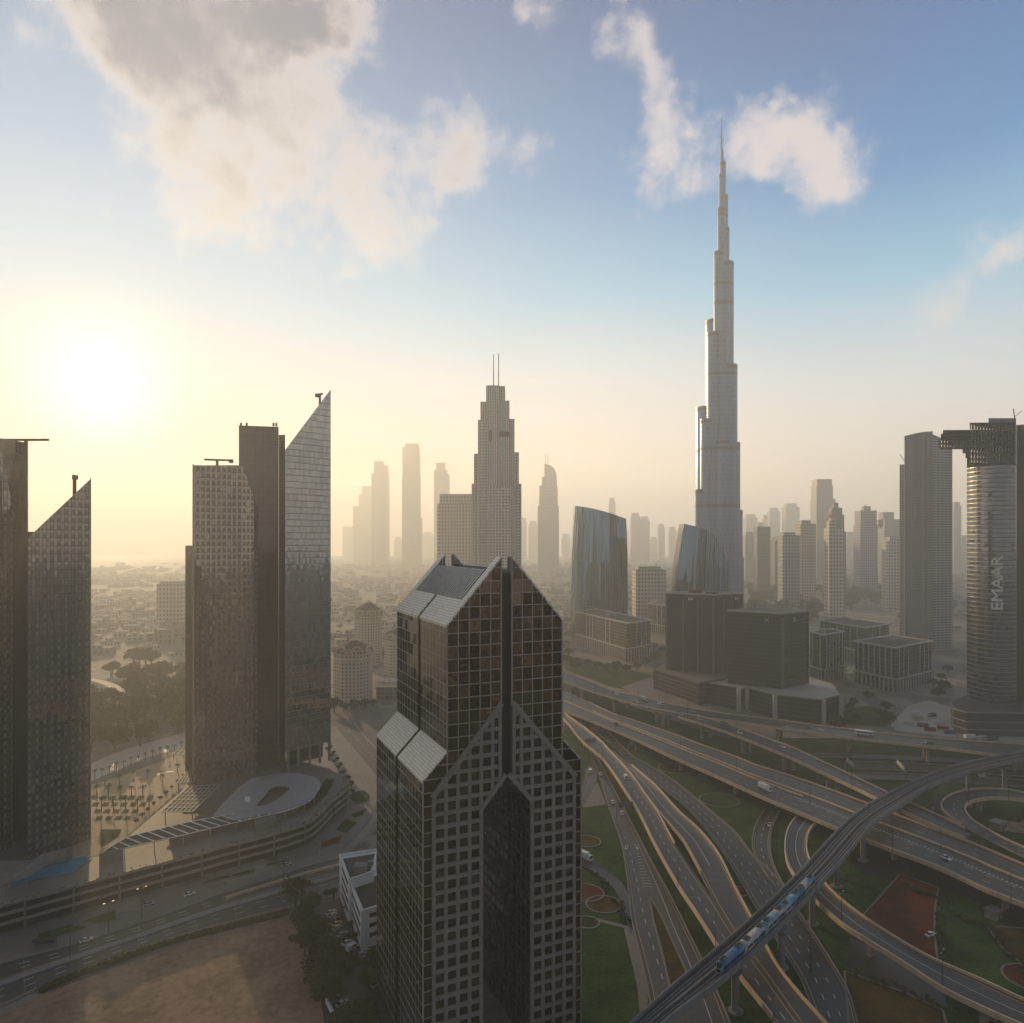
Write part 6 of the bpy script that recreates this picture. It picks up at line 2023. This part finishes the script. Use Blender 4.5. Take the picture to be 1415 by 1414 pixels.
def shelter():
    q = at(62, 1308, 0); t_ = thing('bus_shelter', 'small dark bus shelter on the forecourt near the left edge', 'bus shelter', q, .3)
    m_ = MB(); m_.box((-4, -1.2, 2.6), (4, 1.2, 2.85)); m_.build('roof', M['roofdark'], t_)
    for x in (-3.7, 3.7):
        for y in (-1, 1): m_ = MB(); m_.tube((x, y, 0), (x, y, 2.6), .1); m_.build('post', M['steel'], t_)
    m_ = MB(); m_.box((-3.5, .95, .4), (3.5, 1.05, 2.4)); m_.build('back_panel', M['dark'], t_)


shelter()


def lamp_proto():
    t_ = thing('street_lamp', 'x', 'street lamp')
    m_ = MB(); m_.tube((0, 0, 0), (0, 0, 11.5), .16, .09, 6); m_.build('pole', M['dark'], t_)
    m_ = MB(); m_.tube((0, 0, 11.4), (2.0, 0, 11.9), .07, .06, 5); m_.tube((0, 0, 11.4), (-2.0, 0, 11.9), .07, .06, 5); m_.build('arm', M['dark'], t_)
    for s_ in (1, -1): m_ = MB(); m_.box((1.6 * s_ - .4, -.16, 11.8), (1.6 * s_ + .4, .16, 11.98)); m_.build('lamp_head', M['steel'], t_)
    return t_


LP = lamp_proto(); LPu = False
ordn = ['first', 'second', 'third', 'fourth', 'fifth', 'sixth', 'seventh', 'eighth', 'ninth', 'tenth', 'eleventh', 'twelfth']
for road_, z, pts in (
    ('standing on the near edge of the upper flyover', 12, [(822, 958), (882, 974), (950, 993), (1018, 1018), (1093, 1049), (1177, 1089)]),
    ('along the far edge of the upper flyover', 12, [(911, 969), (1128, 1003), (1323, 1022)]),
    ('on the central barrier of the broad main flyover', 9, [(790, 970), (940, 1033), (1018, 1066), (1119, 1111), (1200, 1143), (1300, 1182)]),
    ('on the near parapet of the broad main flyover', 9, [(1233, 1178), (1397, 1246)]),
    ('on the left edge of the orange edged flyover', 7, [(832, 1050), (873, 1112), (901, 1160), (937, 1226), (989, 1308)]),
    ('between the wide ground road and its left verge', 0, [(866, 1066), (971, 1150), (1085, 1280), (1120, 1345)]),
    ('on the near edge of the curved ramp', 8, [(1163, 1277), (1302, 1366)]),
    ('on the loop ramp at the right edge', 8.5, [(1338, 1112), (1394, 1105), (1297, 1128)]),
    ('along the pavement of the shaded highway', 0, [(150, 1290), (196, 1268), (392, 1224), (97, 1327)])):
    for k, (x, y) in enumerate(pts):
        t_ = LP if not LPu else dup(LP); LPu = True
        t_.location = at(x, y, z); t_.rotation_euler[2] = .8
        t_['label'] = '%s slim lamp post from the left %s' % (ordn[k], road_); t_['group'] = 'lamp posts of the interchange'


def gantry_sign(x0, y0, x1, y1, z0, label, dark=True, w=1.0):
    a = at(x0, y0, z0); c = at(x1, y1, z0); t_ = thing('sign_gantry', label, 'road sign', a)
    v = c - a
    for q in (Vector((0, 0, 0)), v): m_ = MB(); m_.tube(q, q + Vector((0, 0, 6.5)), .22); m_.build('post', M['steel'], t_)
    m_ = MB(); m_.beam(Vector((0, 0, 6.3)), v + Vector((0, 0, 6.3)), .5, .5); m_.build('beam', M['steel'], t_)
    m_ = MB(); m_.beam(v * .12 + Vector((0, 0, 7.2)), v * .88 + Vector((0, 0, 7.2)), .25, 2.9); m_.build('sign_panel', M['greyconc' if dark else 'stonelight'], t_)
    m_ = MB(); d = v.normalized(); n_ = Vector((d.y, -d.x, 0))
    for k in range(9):
        p = v * (.14 + .72 * k / 8) + n_ * .2; m_.beam(p + Vector((0, 0, 5.9)), p + Vector((0, 0, 8.5)), .16, .16)
    m_.build('back_frame', M['dark'], t_)


gantry_sign(806, 1037, 826, 1037, 0.2, 'sign gantry seen from behind over the slip road, upper one')
gantry_sign(852, 1130, 878, 1130, 0.2, 'sign gantry seen from behind over the slip road, lower one')
gantry_sign(868, 1042, 890, 1038, 0.2, 'sign gantry over the wide ground road near the arched pipe')
gantry_sign(1238, 1066, 1252, 1082, .2, 'sunlit sign gantry over the straight ground roads at the right', False)
gantry_sign(1168, 1064, 1181, 1074, .2, 'sunlit low gantry at the left end of the straight ground roads', False)

# ================================================================ vehicles
GLS = rough_mat('vehicle glass', (.012, .014, .018), .08, .1, 1)
TYR = rough_mat('tyre rubber', (.02, .02, .02), .8)
PAINTS = {'white': (.72, .71, .69), 'silver': (.42, .42, .43), 'black': (.02, .02, .022), 'grey': (.13, .13, .14), 'yellow': (.65, .42, .03), 'red': (.28, .03, .02), 'beige': (.45, .38, .30), 'blue': (.05, .12, .25)}
PM = {k: rough_mat(k + ' vehicle paint', v, .25, .05, 1) for k, v in PAINTS.items()}


def extr(mb, prof, hw, mi=0, inset=0.0):
    n = len(prof)
    for sg in (-1, 1):
        f_ = [(x, sg * (hw - (inset if z > .9 else 0)), z) for x, z in prof]
        mb.face(f_ if sg < 0 else f_[::-1], mi)
    for i in range(n):
        (x0, z0), (x1, z1) = prof[i], prof[(i + 1) % n]
        h0 = hw - (inset if z0 > .9 else 0); h1 = hw - (inset if z1 > .9 else 0)
        mb.face([(x0, -h0, z0), (x0, h0, z0), (x1, h1, z1), (x1, -h1, z1)], mi)


def vehicle(kind, colour):
    t_ = thing({'car': 'car', 'suv': 'car', 'van': 'van', 'truck': 'lorry', 'bus': 'bus', 'tanker': 'lorry'}[kind], 'x', {'car': 'car', 'suv': 'car', 'van': 'van', 'truck': 'lorry', 'bus': 'bus', 'tanker': 'lorry'}[kind])
    m_ = MB(); P_ = PM[colour]
    if kind in ('car', 'suv'):
        up = 0 if kind == 'car' else .25
        extr(m_, [(-2.2, .3), (2.25, .3), (2.3, .7), (1.3, .92 + up * .5), (.6, .95 + up * .6), (-1.6, .98 + up * .7), (-2.2, .9 + up * .7)], .88); m_.build('body', P_, t_)
        m_ = MB(); extr(m_, [(1.15, .93 + up * .5), (.35, 1.40 + up), (-1.1, 1.42 + up), (-1.95 + up * .2, .96 + up * .7)], .78, 0, .1); m_.build('window_glass', GLS, t_)
        m_ = MB(); m_.box((-1.05, -.62, 1.40 + up), (.3, .62, 1.47 + up)); m_.build('roof', P_, t_)
        wx = (-1.35, 1.4); wr = .33; ww = .86
    elif kind == 'van':
        extr(m_, [(-2.5, .35), (2.5, .35), (2.55, 1.1), (1.7, 2.0), (1.4, 2.15), (-2.4, 2.2), (-2.5, 2.0)], .95); m_.build('body', P_, t_)
        m_ = MB(); m_.box((-1.9, -.97, 1.25), (1.5, .97, 1.75)); m_.hexa([(2.5, -.8, 1.15), (2.56, -.8, 1.12), (2.56, .8, 1.12), (2.5, .8, 1.15), (1.72, -.75, 1.98), (1.78, -.75, 2.0), (1.78, .75, 2.0), (1.72, .75, 1.98)]); m_.build('window_glass', GLS, t_)
        wx = (-1.6, 1.6); wr = .36; ww = .93
    elif kind == 'bus':
        extr(m_, [(-6, .4), (6, .4), (6.05, 2.6), (5.8, 3.1), (-5.9, 3.1), (-6, 2.9)], 1.25); m_.build('body', P_, t_)
        m_ = MB(); m_.box((-5.6, -1.28, 1.5), (5.5, 1.28, 2.4)); m_.box((6.0, -1.1, 1.3), (6.1, 1.1, 2.6)); m_.build('window_glass', GLS, t_)
        wx = (-3.8, 4.2); wr = .5; ww = 1.22
    else:
        m_.box((-4.4, -1.2, 1.0), (2.2, 1.2, 3.5)); m_.build('load_box', P_, t_)
        m_ = MB(); extr(m_, [(2.4, .5), (4.4, .5), (4.4, 1.6), (4.0, 2.7), (2.4, 2.8)], 1.15); m_.build('cab', P_, t_)
        m_ = MB(); m_.hexa([(4.38, -1, 1.6), (4.46, -1, 1.6), (4.46, 1, 1.6), (4.38, 1, 1.6), (4.05, -.95, 2.6), (4.12, -.95, 2.6), (4.12, .95, 2.6), (4.05, .95, 2.6)]); m_.build('windscreen', GLS, t_)
        m_ = MB(); m_.box((-4.3, -.5, .6), (4.2, .5, 1.0)); m_.build('chassis', M['dark'], t_)
        wx = (-3.2, 3.4); wr = .5; ww = 1.15
    for x in wx:
        for sg in (-1, 1):
            m_ = MB(); m_.tube((x, sg * ww - .12, wr), (x, sg * ww + .04 * sg, wr), wr, wr, 10); m_.build('wheel', TYR, t_)
    return t_


VP = {}


def park(kind, colour, x, y, z, ang, label, group=None):
    key = (kind, colour)
    if key not in VP: VP[key] = vehicle(kind, colour); t_ = VP[key]
    else: t_ = dup(VP[key])
    t_.location = at(x, y, z + .03); t_.rotation_euler[2] = ang
    t_['label'] = label
    if group: t_['group'] = group
    return t_


def dirof(x0, y0, x1, y1, z):
    d = at(x1, y1, z) - at(x0, y0, z); return math.atan2(d.y, d.x)


gU = 'vehicles on the upper flyover'
aU = dirof(780, 936, 882, 968, 12)
for x, y, kd, cl, lab in [(783, 934, 'car', 'white', 'white car at the far left end of the upper flyover'), (798, 943, 'car', 'silver', 'silver car, first of a close pair at the left of the upper flyover'), (803, 944.5, 'car', 'white', 'white car, second of a close pair at the left of the upper flyover'),
                          (819.5, 950, 'suv', 'white', 'white tall car between a close pair and a silver saloon on the upper flyover'), (841.5, 957, 'car', 'silver', 'silver saloon just left of the white van on the upper flyover'), (853.5, 961, 'van', 'white', 'white van on the left part of the upper flyover'),
                          (867, 963.5, 'car', 'beige', 'beige car just right of the white van on the upper flyover'), (879.5, 970.5, 'car', 'white', 'white car hugging the near parapet of the upper flyover'), (890.5, 968.3, 'truck', 'silver', 'silver lorry on the upper flyover'),
                          (912.5, 974, 'van', 'white', 'white van right of the silver lorry on the upper flyover'), (941, 988, 'car', 'white', 'white car just before the flyover splits'), (958, 983.5, 'car', 'white', 'white car on the upper lane where the flyover splits')]:
    park(kd, cl, x, y, 12, dirof(x, y, x + 30, y + 9, 12), lab, gU)
for x, y, kd, cl, dx, dy, lab in [(966.5, 994.5, 'car', 'white', 30, 10, 'white car at the start of the dropping branch'), (1002, 1005, 'truck', 'grey', 30, 11, 'grey lorry on the dropping branch'), (1018.5, 1009, 'car', 'silver', 30, 11.5, 'silver car beside a white one on the dropping branch'),
                                  (1022, 1013.5, 'suv', 'white', 30, 11.5, 'white tall car beside a silver one on the dropping branch'), (1082, 1033, 'car', 'white', 30, 13, 'lone white car low on the dropping branch'),
                                  (1089, 1005.5, 'car', 'white', 40, 4, 'white car at the middle of the straight upper branch'), (1117.5, 1006, 'suv', 'silver', 40, 5, 'silver tall car on the straight upper branch'), (1133, 1010.5, 'car', 'white', 40, 5, 'white low car behind the silver tall car on the straight branch'),
                                  (1194, 1015.5, 'bus', 'white', 40, 4.6, 'long white bus on the straight upper branch'), (1280, 1027, 'car', 'white', 40, 4, 'white car near the right end of the straight upper branch'), (1286, 1028, 'car', 'grey', 40, 4, 'grey car near the right end of the straight upper branch')]:
    park(kd, cl, x, y, 12, dirof(x, y, x + dx, y + dy, 12), lab, gU)
gM = 'vehicles on the broad main flyover'
for x, y, kd, cl, lab in [(797, 965, 'car', 'silver', 'silver car at the left on the far lanes of the main flyover'), (816, 971, 'car', 'beige', 'beige car on the far lanes of the main flyover'), (851.5, 1002, 'suv', 'black', 'black tall car on the near lanes of the main flyover'),
                          (1057, 1092, 'truck', 'white', 'white lorry with dark load on the near lanes of the main flyover'), (1307, 1187.5, 'suv', 'white', 'white tall car straddling the chevrons of the main flyover')]:
    park(kd, cl, x, y, 9, dirof(x, y, x + 30, y + 12.5, 9), lab, gM)
park('van', 'white', 865, 1076, 7, dirof(865, 1076, 877, 1096, 7), 'white van on the orange edged flyover')
park('van', 'white', 815.5, 1067, .2, dirof(815, 1067, 817, 1053, 0), 'white van on the left slip road by the gabled tower')
park('car', 'white', 830, 1071, .2, dirof(830, 1071, 836, 1085, 0), 'white car right of the van on the slip road')
park('car', 'white', 847, 1110, .2, dirof(847, 1110, 852, 1124, 0), 'white car above the lower sign gantry')
park('car', 'white', 860, 1125, .2, dirof(860, 1125, 864, 1140, 0), 'white car just below the lower sign gantry')
park('truck', 'white', 808, 1187, .2, dirof(800, 1183, 816, 1190, 0), 'white lorry emerging from behind the gabled tower')
park('car', 'white', 1063.5, 1141, .2, dirof(1063, 1141, 1058, 1158, 0), 'white car on the curved slip road under the main flyover')
park('car', 'white', 1358, 1073.5, .2, dirof(1358, 1073, 1375, 1073, 0), 'white car on the straight ground road beyond the viaduct, left one')
park('car', 'silver', 1365, 1069.5, .2, dirof(1358, 1073, 1375, 1073, 0), 'silver car on the straight ground road beyond the viaduct, upper one')
park('car', 'white', 1286, 1293, .2, .5, 'white car parked at the edge of the red flower field')
park('car', 'white', 119, 1301, .15, dirof(100, 1306, 140, 1293, 0), 'white car driving on the shaded highway')
park('car', 'silver', 205, 1251, .15, dirof(190, 1256, 225, 1247, 0), 'small silver car waiting on the forecourt lane')
park('car', 'white', 262, 1237, .15, dirof(240, 1243, 280, 1231, 0), 'white car on the forecourt lane further right')
park('car', 'silver', 396, 1196, .15, dirof(380, 1202, 410, 1192, 0), 'silver car leaving the forecourt near the podium corner')
park('car', 'white', 455, 1025.5, .15, dirof(455, 1025, 470, 1045, 0), 'white car at the kerb beside the slanted mirror tower')
gY = 'cars parked in the yard beside the white building'
aY = dirof(459, 1268, 474, 1260, 0)
for k, (x, y, kd, cl, lab) in enumerate([(457, 1262.5, 'car', 'white', 'white car, topmost in the parking yard'), (460, 1267, 'car', 'silver', 'silver car, second from the top in the parking yard'), (464, 1273, 'car', 'black', 'black car right above the yellow one in the parking yard'),
                                         (466, 1278.5, 'car', 'yellow', 'yellow car in the parking yard'), (467, 1284, 'car', 'beige', 'beige car just below the yellow one'), (473, 1293, 'car', 'silver', 'silver car in the middle of the parking yard'),
                                         (476, 1298, 'car', 'black', 'black car below the middle silver car'), (480, 1305, 'suv', 'white', 'white tall car just above the white van in the yard'), (486.5, 1312, 'van', 'white', 'white van at the lower end of the parked row')]):
    park(kd, cl, x, y, .1, aY, lab, gY)
park('car', 'silver', 497.5, 1322, .1, aY + 1.6, 'silver car nose down, left of a white tall car', gY)
park('suv', 'white', 506.5, 1318, .1, aY + 1.6, 'white tall car beside the corner of the white building', gY)
park('car', 'grey', 470, 1381, .1, aY, 'grey car, upper one near the white wall at the bottom', gY)
park('car', 'white', 473, 1389, .1, aY, 'white car, lower one near the white wall at the bottom', gY)
park('car', 'silver', 513, 1362, .1, aY + 1.4, 'silver car close to the gabled tower foot', gY)
m_ = MB(); m_.beam(at(451, 1386, 0) + Vector((0, 0, 1)), at(463, 1411, 0) + Vector((0, 0, 1)), .6, 2.0); tag(m_.build('boundary_wall', M['white']), 'short white boundary wall at the bottom left of the tower', 'wall')
# construction yard by the round podium
random.seed(44)
for k, (x, y, c) in enumerate([(1262, 987, 'white'), (1268, 994, 'beige'), (1288, 990, 'blue'), (1296, 1000, 'white'), (1275, 1004, 'grey'), (1303, 1008, 'red'), (1312, 1014, 'blue'), (1255, 1002, 'silver'), (1285, 1010, 'red'), (1340, 1020, 'white'), (1356, 1022, 'silver'), (1372, 1023, 'grey')]):
    q = at(x, y, 0); t_ = thing('site_container', ['white', 'beige', 'blue', 'second white', 'grey', 'red', 'second blue', 'silver', 'lower red', 'white far', 'silver far', 'grey far'][k] + ' site container in the building yard before the round podium', 'container', q, random.uniform(-.5, .6))
    m_ = MB(); m_.box((-4, -1.3, 0), (4, 1.3, 2.8)); m_.build('box', PM[c], t_)
    m_ = MB()
    for s_ in range(-3, 4): m_.box((s_ - .08, -1.38, .1), (s_ + .08, -1.3, 2.7))
    m_.build('ribs', PM[c], t_)
flat('site_yard', 'pale rubble ground of the building yard', [(1230, 1003), (1255, 975), (1285, 968), (1320, 980), (1335, 1012), (1420, 1020), (1420, 1028), (1330, 1020), (1240, 1010)], .05, 'stonelight')
flat('lawn', 'green verge between office podium and upper flyover', [(1150, 985), (1200, 975), (1235, 985), (1225, 1005), (1150, 1000)], .05, 'grass')
flat('lawn', 'green verge above the left end of the upper flyover', [(778, 905), (870, 925), (905, 935), (900, 962), (840, 948), (780, 925)], .05, 'grass')
flat('path', 'pinkish bare ground by the office podium', [(858, 950), (900, 935), (930, 965), (1060, 992), (960, 985), (905, 972)], .07, 'paving')

# low hazy city in the middle distance
random.seed(77)
LOWN = 0
cells = []
for _ in range(2600):
    x = random.uniform(-40, 1440)
    y = 776 + random.random() ** 1.3 * 130
    if 262 < x < 455: continue
    if x < 120: continue
    Y = F * H / (y - HY)
    if Y > 5200: continue
    if Y < 950 and not (455 < x < 560): continue
    if 790 < x < 1240 and y > 806: continue
    if 1036 < x < 1240 and 812 < y: continue
    if 640 < x < 725 and 870 < y: continue
    p = px(x, Y)
    if any((p - q).length < 30 for q in cells): continue
    if x > 1240 and y > 860: continue
    cells.append(p)
LB_ = []
lowm = [FAC['warm'], FAC['dark'], FAC['warm']]
for v in range(5):
    m_ = MB(); wd = random.uniform(9, 18); dp_ = random.uniform(9, 16); h_ = random.uniform(6, 13)
    m_.prism([(-wd, -dp_), (wd, -dp_), (wd, dp_), (-wd, dp_)], 0, h_, 0, 1); m_.prism([(-wd * .4, -dp_ * .5), (wd * .3, -dp_ * .5), (wd * .3, dp_ * .4), (-wd * .4, dp_ * .4)], h_, h_ + random.uniform(2, 5), 0, 1)
    o = m_.build('low_building', [lowm[v % 3], M['stone' if v % 2 else 'rooflight']]); LB_.append(o); tag(o, 'low pale building in the hazy district behind the towers, one of many alike', 'building', 'low buildings of the hazy district')
first = set()
for p in cells[:290]:
    v = random.randint(0, 4); o = LB_[v]
    if v in first: o = o.copy(); COL.objects.link(o)
    first.add(v)
    o.location = p; o.rotation_euler[2] = random.uniform(-.6, .6); s_ = random.uniform(.7, 1.5) * (1 if p.y < 1800 else 1.5); o.scale = (s_, s_, random.uniform(.6, 1.3))
for x, y in []: pass
# white oval roof and white fields seen through the haze
for k, (x, y, r_, lab) in enumerate([(1245, 808, 22, 'pale oval roof in the haze below the right cluster, left one'), (1232, 806, 14, 'small pale oval roof in the haze, leftmost'), (1268, 813, 18, 'pale oval roof in the haze left of the ribbed tower')]):
    c = at(x, y, 0); r = r_ * c.y / F; m_ = MB(); n_ = 20
    for j in range(4):
        z0, z1 = 14 + 9 * math.sin(j / 4 * 1.57), 14 + 9 * math.sin((j + 1) / 4 * 1.57); r0, r1 = r * math.cos(j / 4 * 1.5), r * math.cos((j + 1) / 4 * 1.5)
        for q in range(n_):
            a0 = 2 * math.pi * q / n_; a1 = 2 * math.pi * (q + 1) / n_
            m_.face([(c.x + r0 * math.cos(a0), c.y + r0 * math.sin(a0), z0), (c.x + r0 * math.cos(a1), c.y + r0 * math.sin(a1), z0), (c.x + r1 * math.cos(a1), c.y + r1 * math.sin(a1), z1), (c.x + r1 * math.cos(a0), c.y + r1 * math.sin(a0), z1)])
    m_.prism([(c.x + r * math.cos(2 * math.pi * q / n_), c.y + r * math.sin(2 * math.pi * q / n_)) for q in range(n_)], 0, 14)
    tag(m_.build('domed_hall', M['rooflight']), lab, 'hall')
# curved pale building at the park's edge, left
t_ = thing('curved_villa', 'low pale curved building at the edge of the park behind the slanted left tower', 'building', at(140, 960, 0))
m_ = MB()
pv = spline([at(x, y, 8) for x, y in [(118, 938), (140, 942), (160, 950), (166, 957), (150, 966), (118, 972)]], 16)
for a, c in zip(pv, pv[1:]): m_.beam(Vector((a.x, a.y, 4)), Vector((c.x, c.y, 4)), 9, 8)
put(m_, 'wall', M['cream'], t_)
# parks helpers that were never placed stay out of the scene
bpy.context.view_layer.update()

# greenery on the terrace
hm_ = MB(); random.seed(8)
tp = spline([at(x, y, ZT) for x, y in [(416, 1122), (430, 1113), (444, 1100), (452, 1088), (456, 1080)]], 20)
for i in range(19):
    for k in range(60):
        p = tp[i].lerp(tp[i + 1], random.random()) + Vector((random.uniform(-2.6, 2.6), random.uniform(-2.6, 2.6), random.uniform(.1, 2.0)))
        a = Vector((random.gauss(0, 1), random.gauss(0, 1), random.gauss(0, 1))).normalized() * .45; b_ = a.orthogonal().normalized() * .35
        hm_.face([p - a, p + b_, p + a, p - b_])
tag(hm_.build('shrub_bed', LEAF), 'curved bed of dense dark shrubs on the podium terrace beside the ring canopy', 'shrubs')
# the district on the viewer's side, which the facades mirror
random.seed(99)
m_ = MB()
for _ in range(520):
    x = random.uniform(-1100, 1100); y = -random.uniform(60, 1350)
    if abs(x) < 45 and y > -150: continue
    a = random.uniform(8, 22); b_ = random.uniform(8, 20); h_ = random.choice((8, 12, 18, 26, 40, 62)) * random.uniform(.7, 1.2)
    if y > -220: h_ = min(h_, 20)
    m_.prism([(x - a, y - b_), (x + a, y - b_), (x + a, y + b_), (x - a, y + b_)], 0, h_, random.randint(0, 2), 3)
tag(m_.build('city_quarter', [FAC['warm'], FAC['pale'], FAC['dark'], M['rooflight']]), 'dense quarter of tan blocks mirrored in the glass facades', None, None, 'stuff')

# the wider low district: far more houses than one could count
random.seed(123)
m_ = MB()
for gx in range(-90, 130):
    for gy in range(0, 120):
        a_ = .35
        u = gx * 38 + random.uniform(-6, 6); v = 900 + gy * 34 + random.uniform(-5, 5)
        x = u * math.cos(a_) - (v - 900) * math.sin(a_); y = 900 + u * math.sin(a_) + (v - 900) * math.cos(a_)
        if gx % 6 == 0 or gy % 7 == 0 or random.random() < .22: continue
        if not (980 < y < 4800): continue
        cx_ = CX + x * F / y; cy_ = HY + H * F / y
        if not (100 < cx_ < 1330): continue
        if 1030 < cx_ < 1250 and cy_ > 810: continue
        if 780 < cx_ < 1030 and y < 1250: continue
        if 590 < cx_ < 730 and 1450 < y < 1600: continue
        if noise.noise(Vector((x * .0022, y * .0022, 0))) < -.12: continue
        if any((p.x - x) ** 2 + (p.y - y) ** 2 < 900 for p in cells[:290]): continue
        wd = random.uniform(7, 13); dp_ = random.uniform(6, 12); h_ = random.uniform(5, 12) * (1.9 if random.random() < .08 else 1)
        c_, s_ = math.cos(a_), math.sin(a_)
        m_.prism([(x + p * c_ - q * s_, y + p * s_ + q * c_) for p, q in ((-wd, -dp_), (wd, -dp_), (wd, dp_), (-wd, dp_))], 0, h_, random.randint(0, 1), 2)
tag(m_.build('city_district', [FAC['warm'], FAC['dark'], M['stone']]), 'far-off low district of tan houses fading into the golden haze', None, None, 'stuff')
# low shrubs on the interchange lawns
m_ = MB()
random.seed(321)
lines = [[(812, 1200), (850, 1240), (866, 1275)], [(1130, 1235), (1170, 1270), (1240, 1316)], [(1250, 1225), (1290, 1240)], [(1300, 1228), (1302, 1290), (1312, 1330)],
         [(1363, 1283), (1390, 1315), (1420, 1345)], [(1360, 1125), (1385, 1133), (1415, 1136)], [(905, 1045), (935, 1075), (960, 1085)], [(1100, 1040), (1130, 1060), (1160, 1075)], [(1318, 1262), (1340, 1275), (1372, 1285)], [(1180, 1345), (1230, 1362), (1290, 1390)]]
for ln in lines:
    P_ = spline([at(x, y, 0) for x, y in ln], 40)
    for p in P_:
        if random.random() < .25: continue
        q = p + Vector((random.uniform(-2, 2), random.uniform(-2, 2), .5)); r = random.uniform(.5, 1.3)
        leaves(m_, q, r, 26, .38)
tag(m_.build('shrubs', LEAF), 'loose dark shrubs dotted along the lawns of the interchange', None, None, 'stuff')
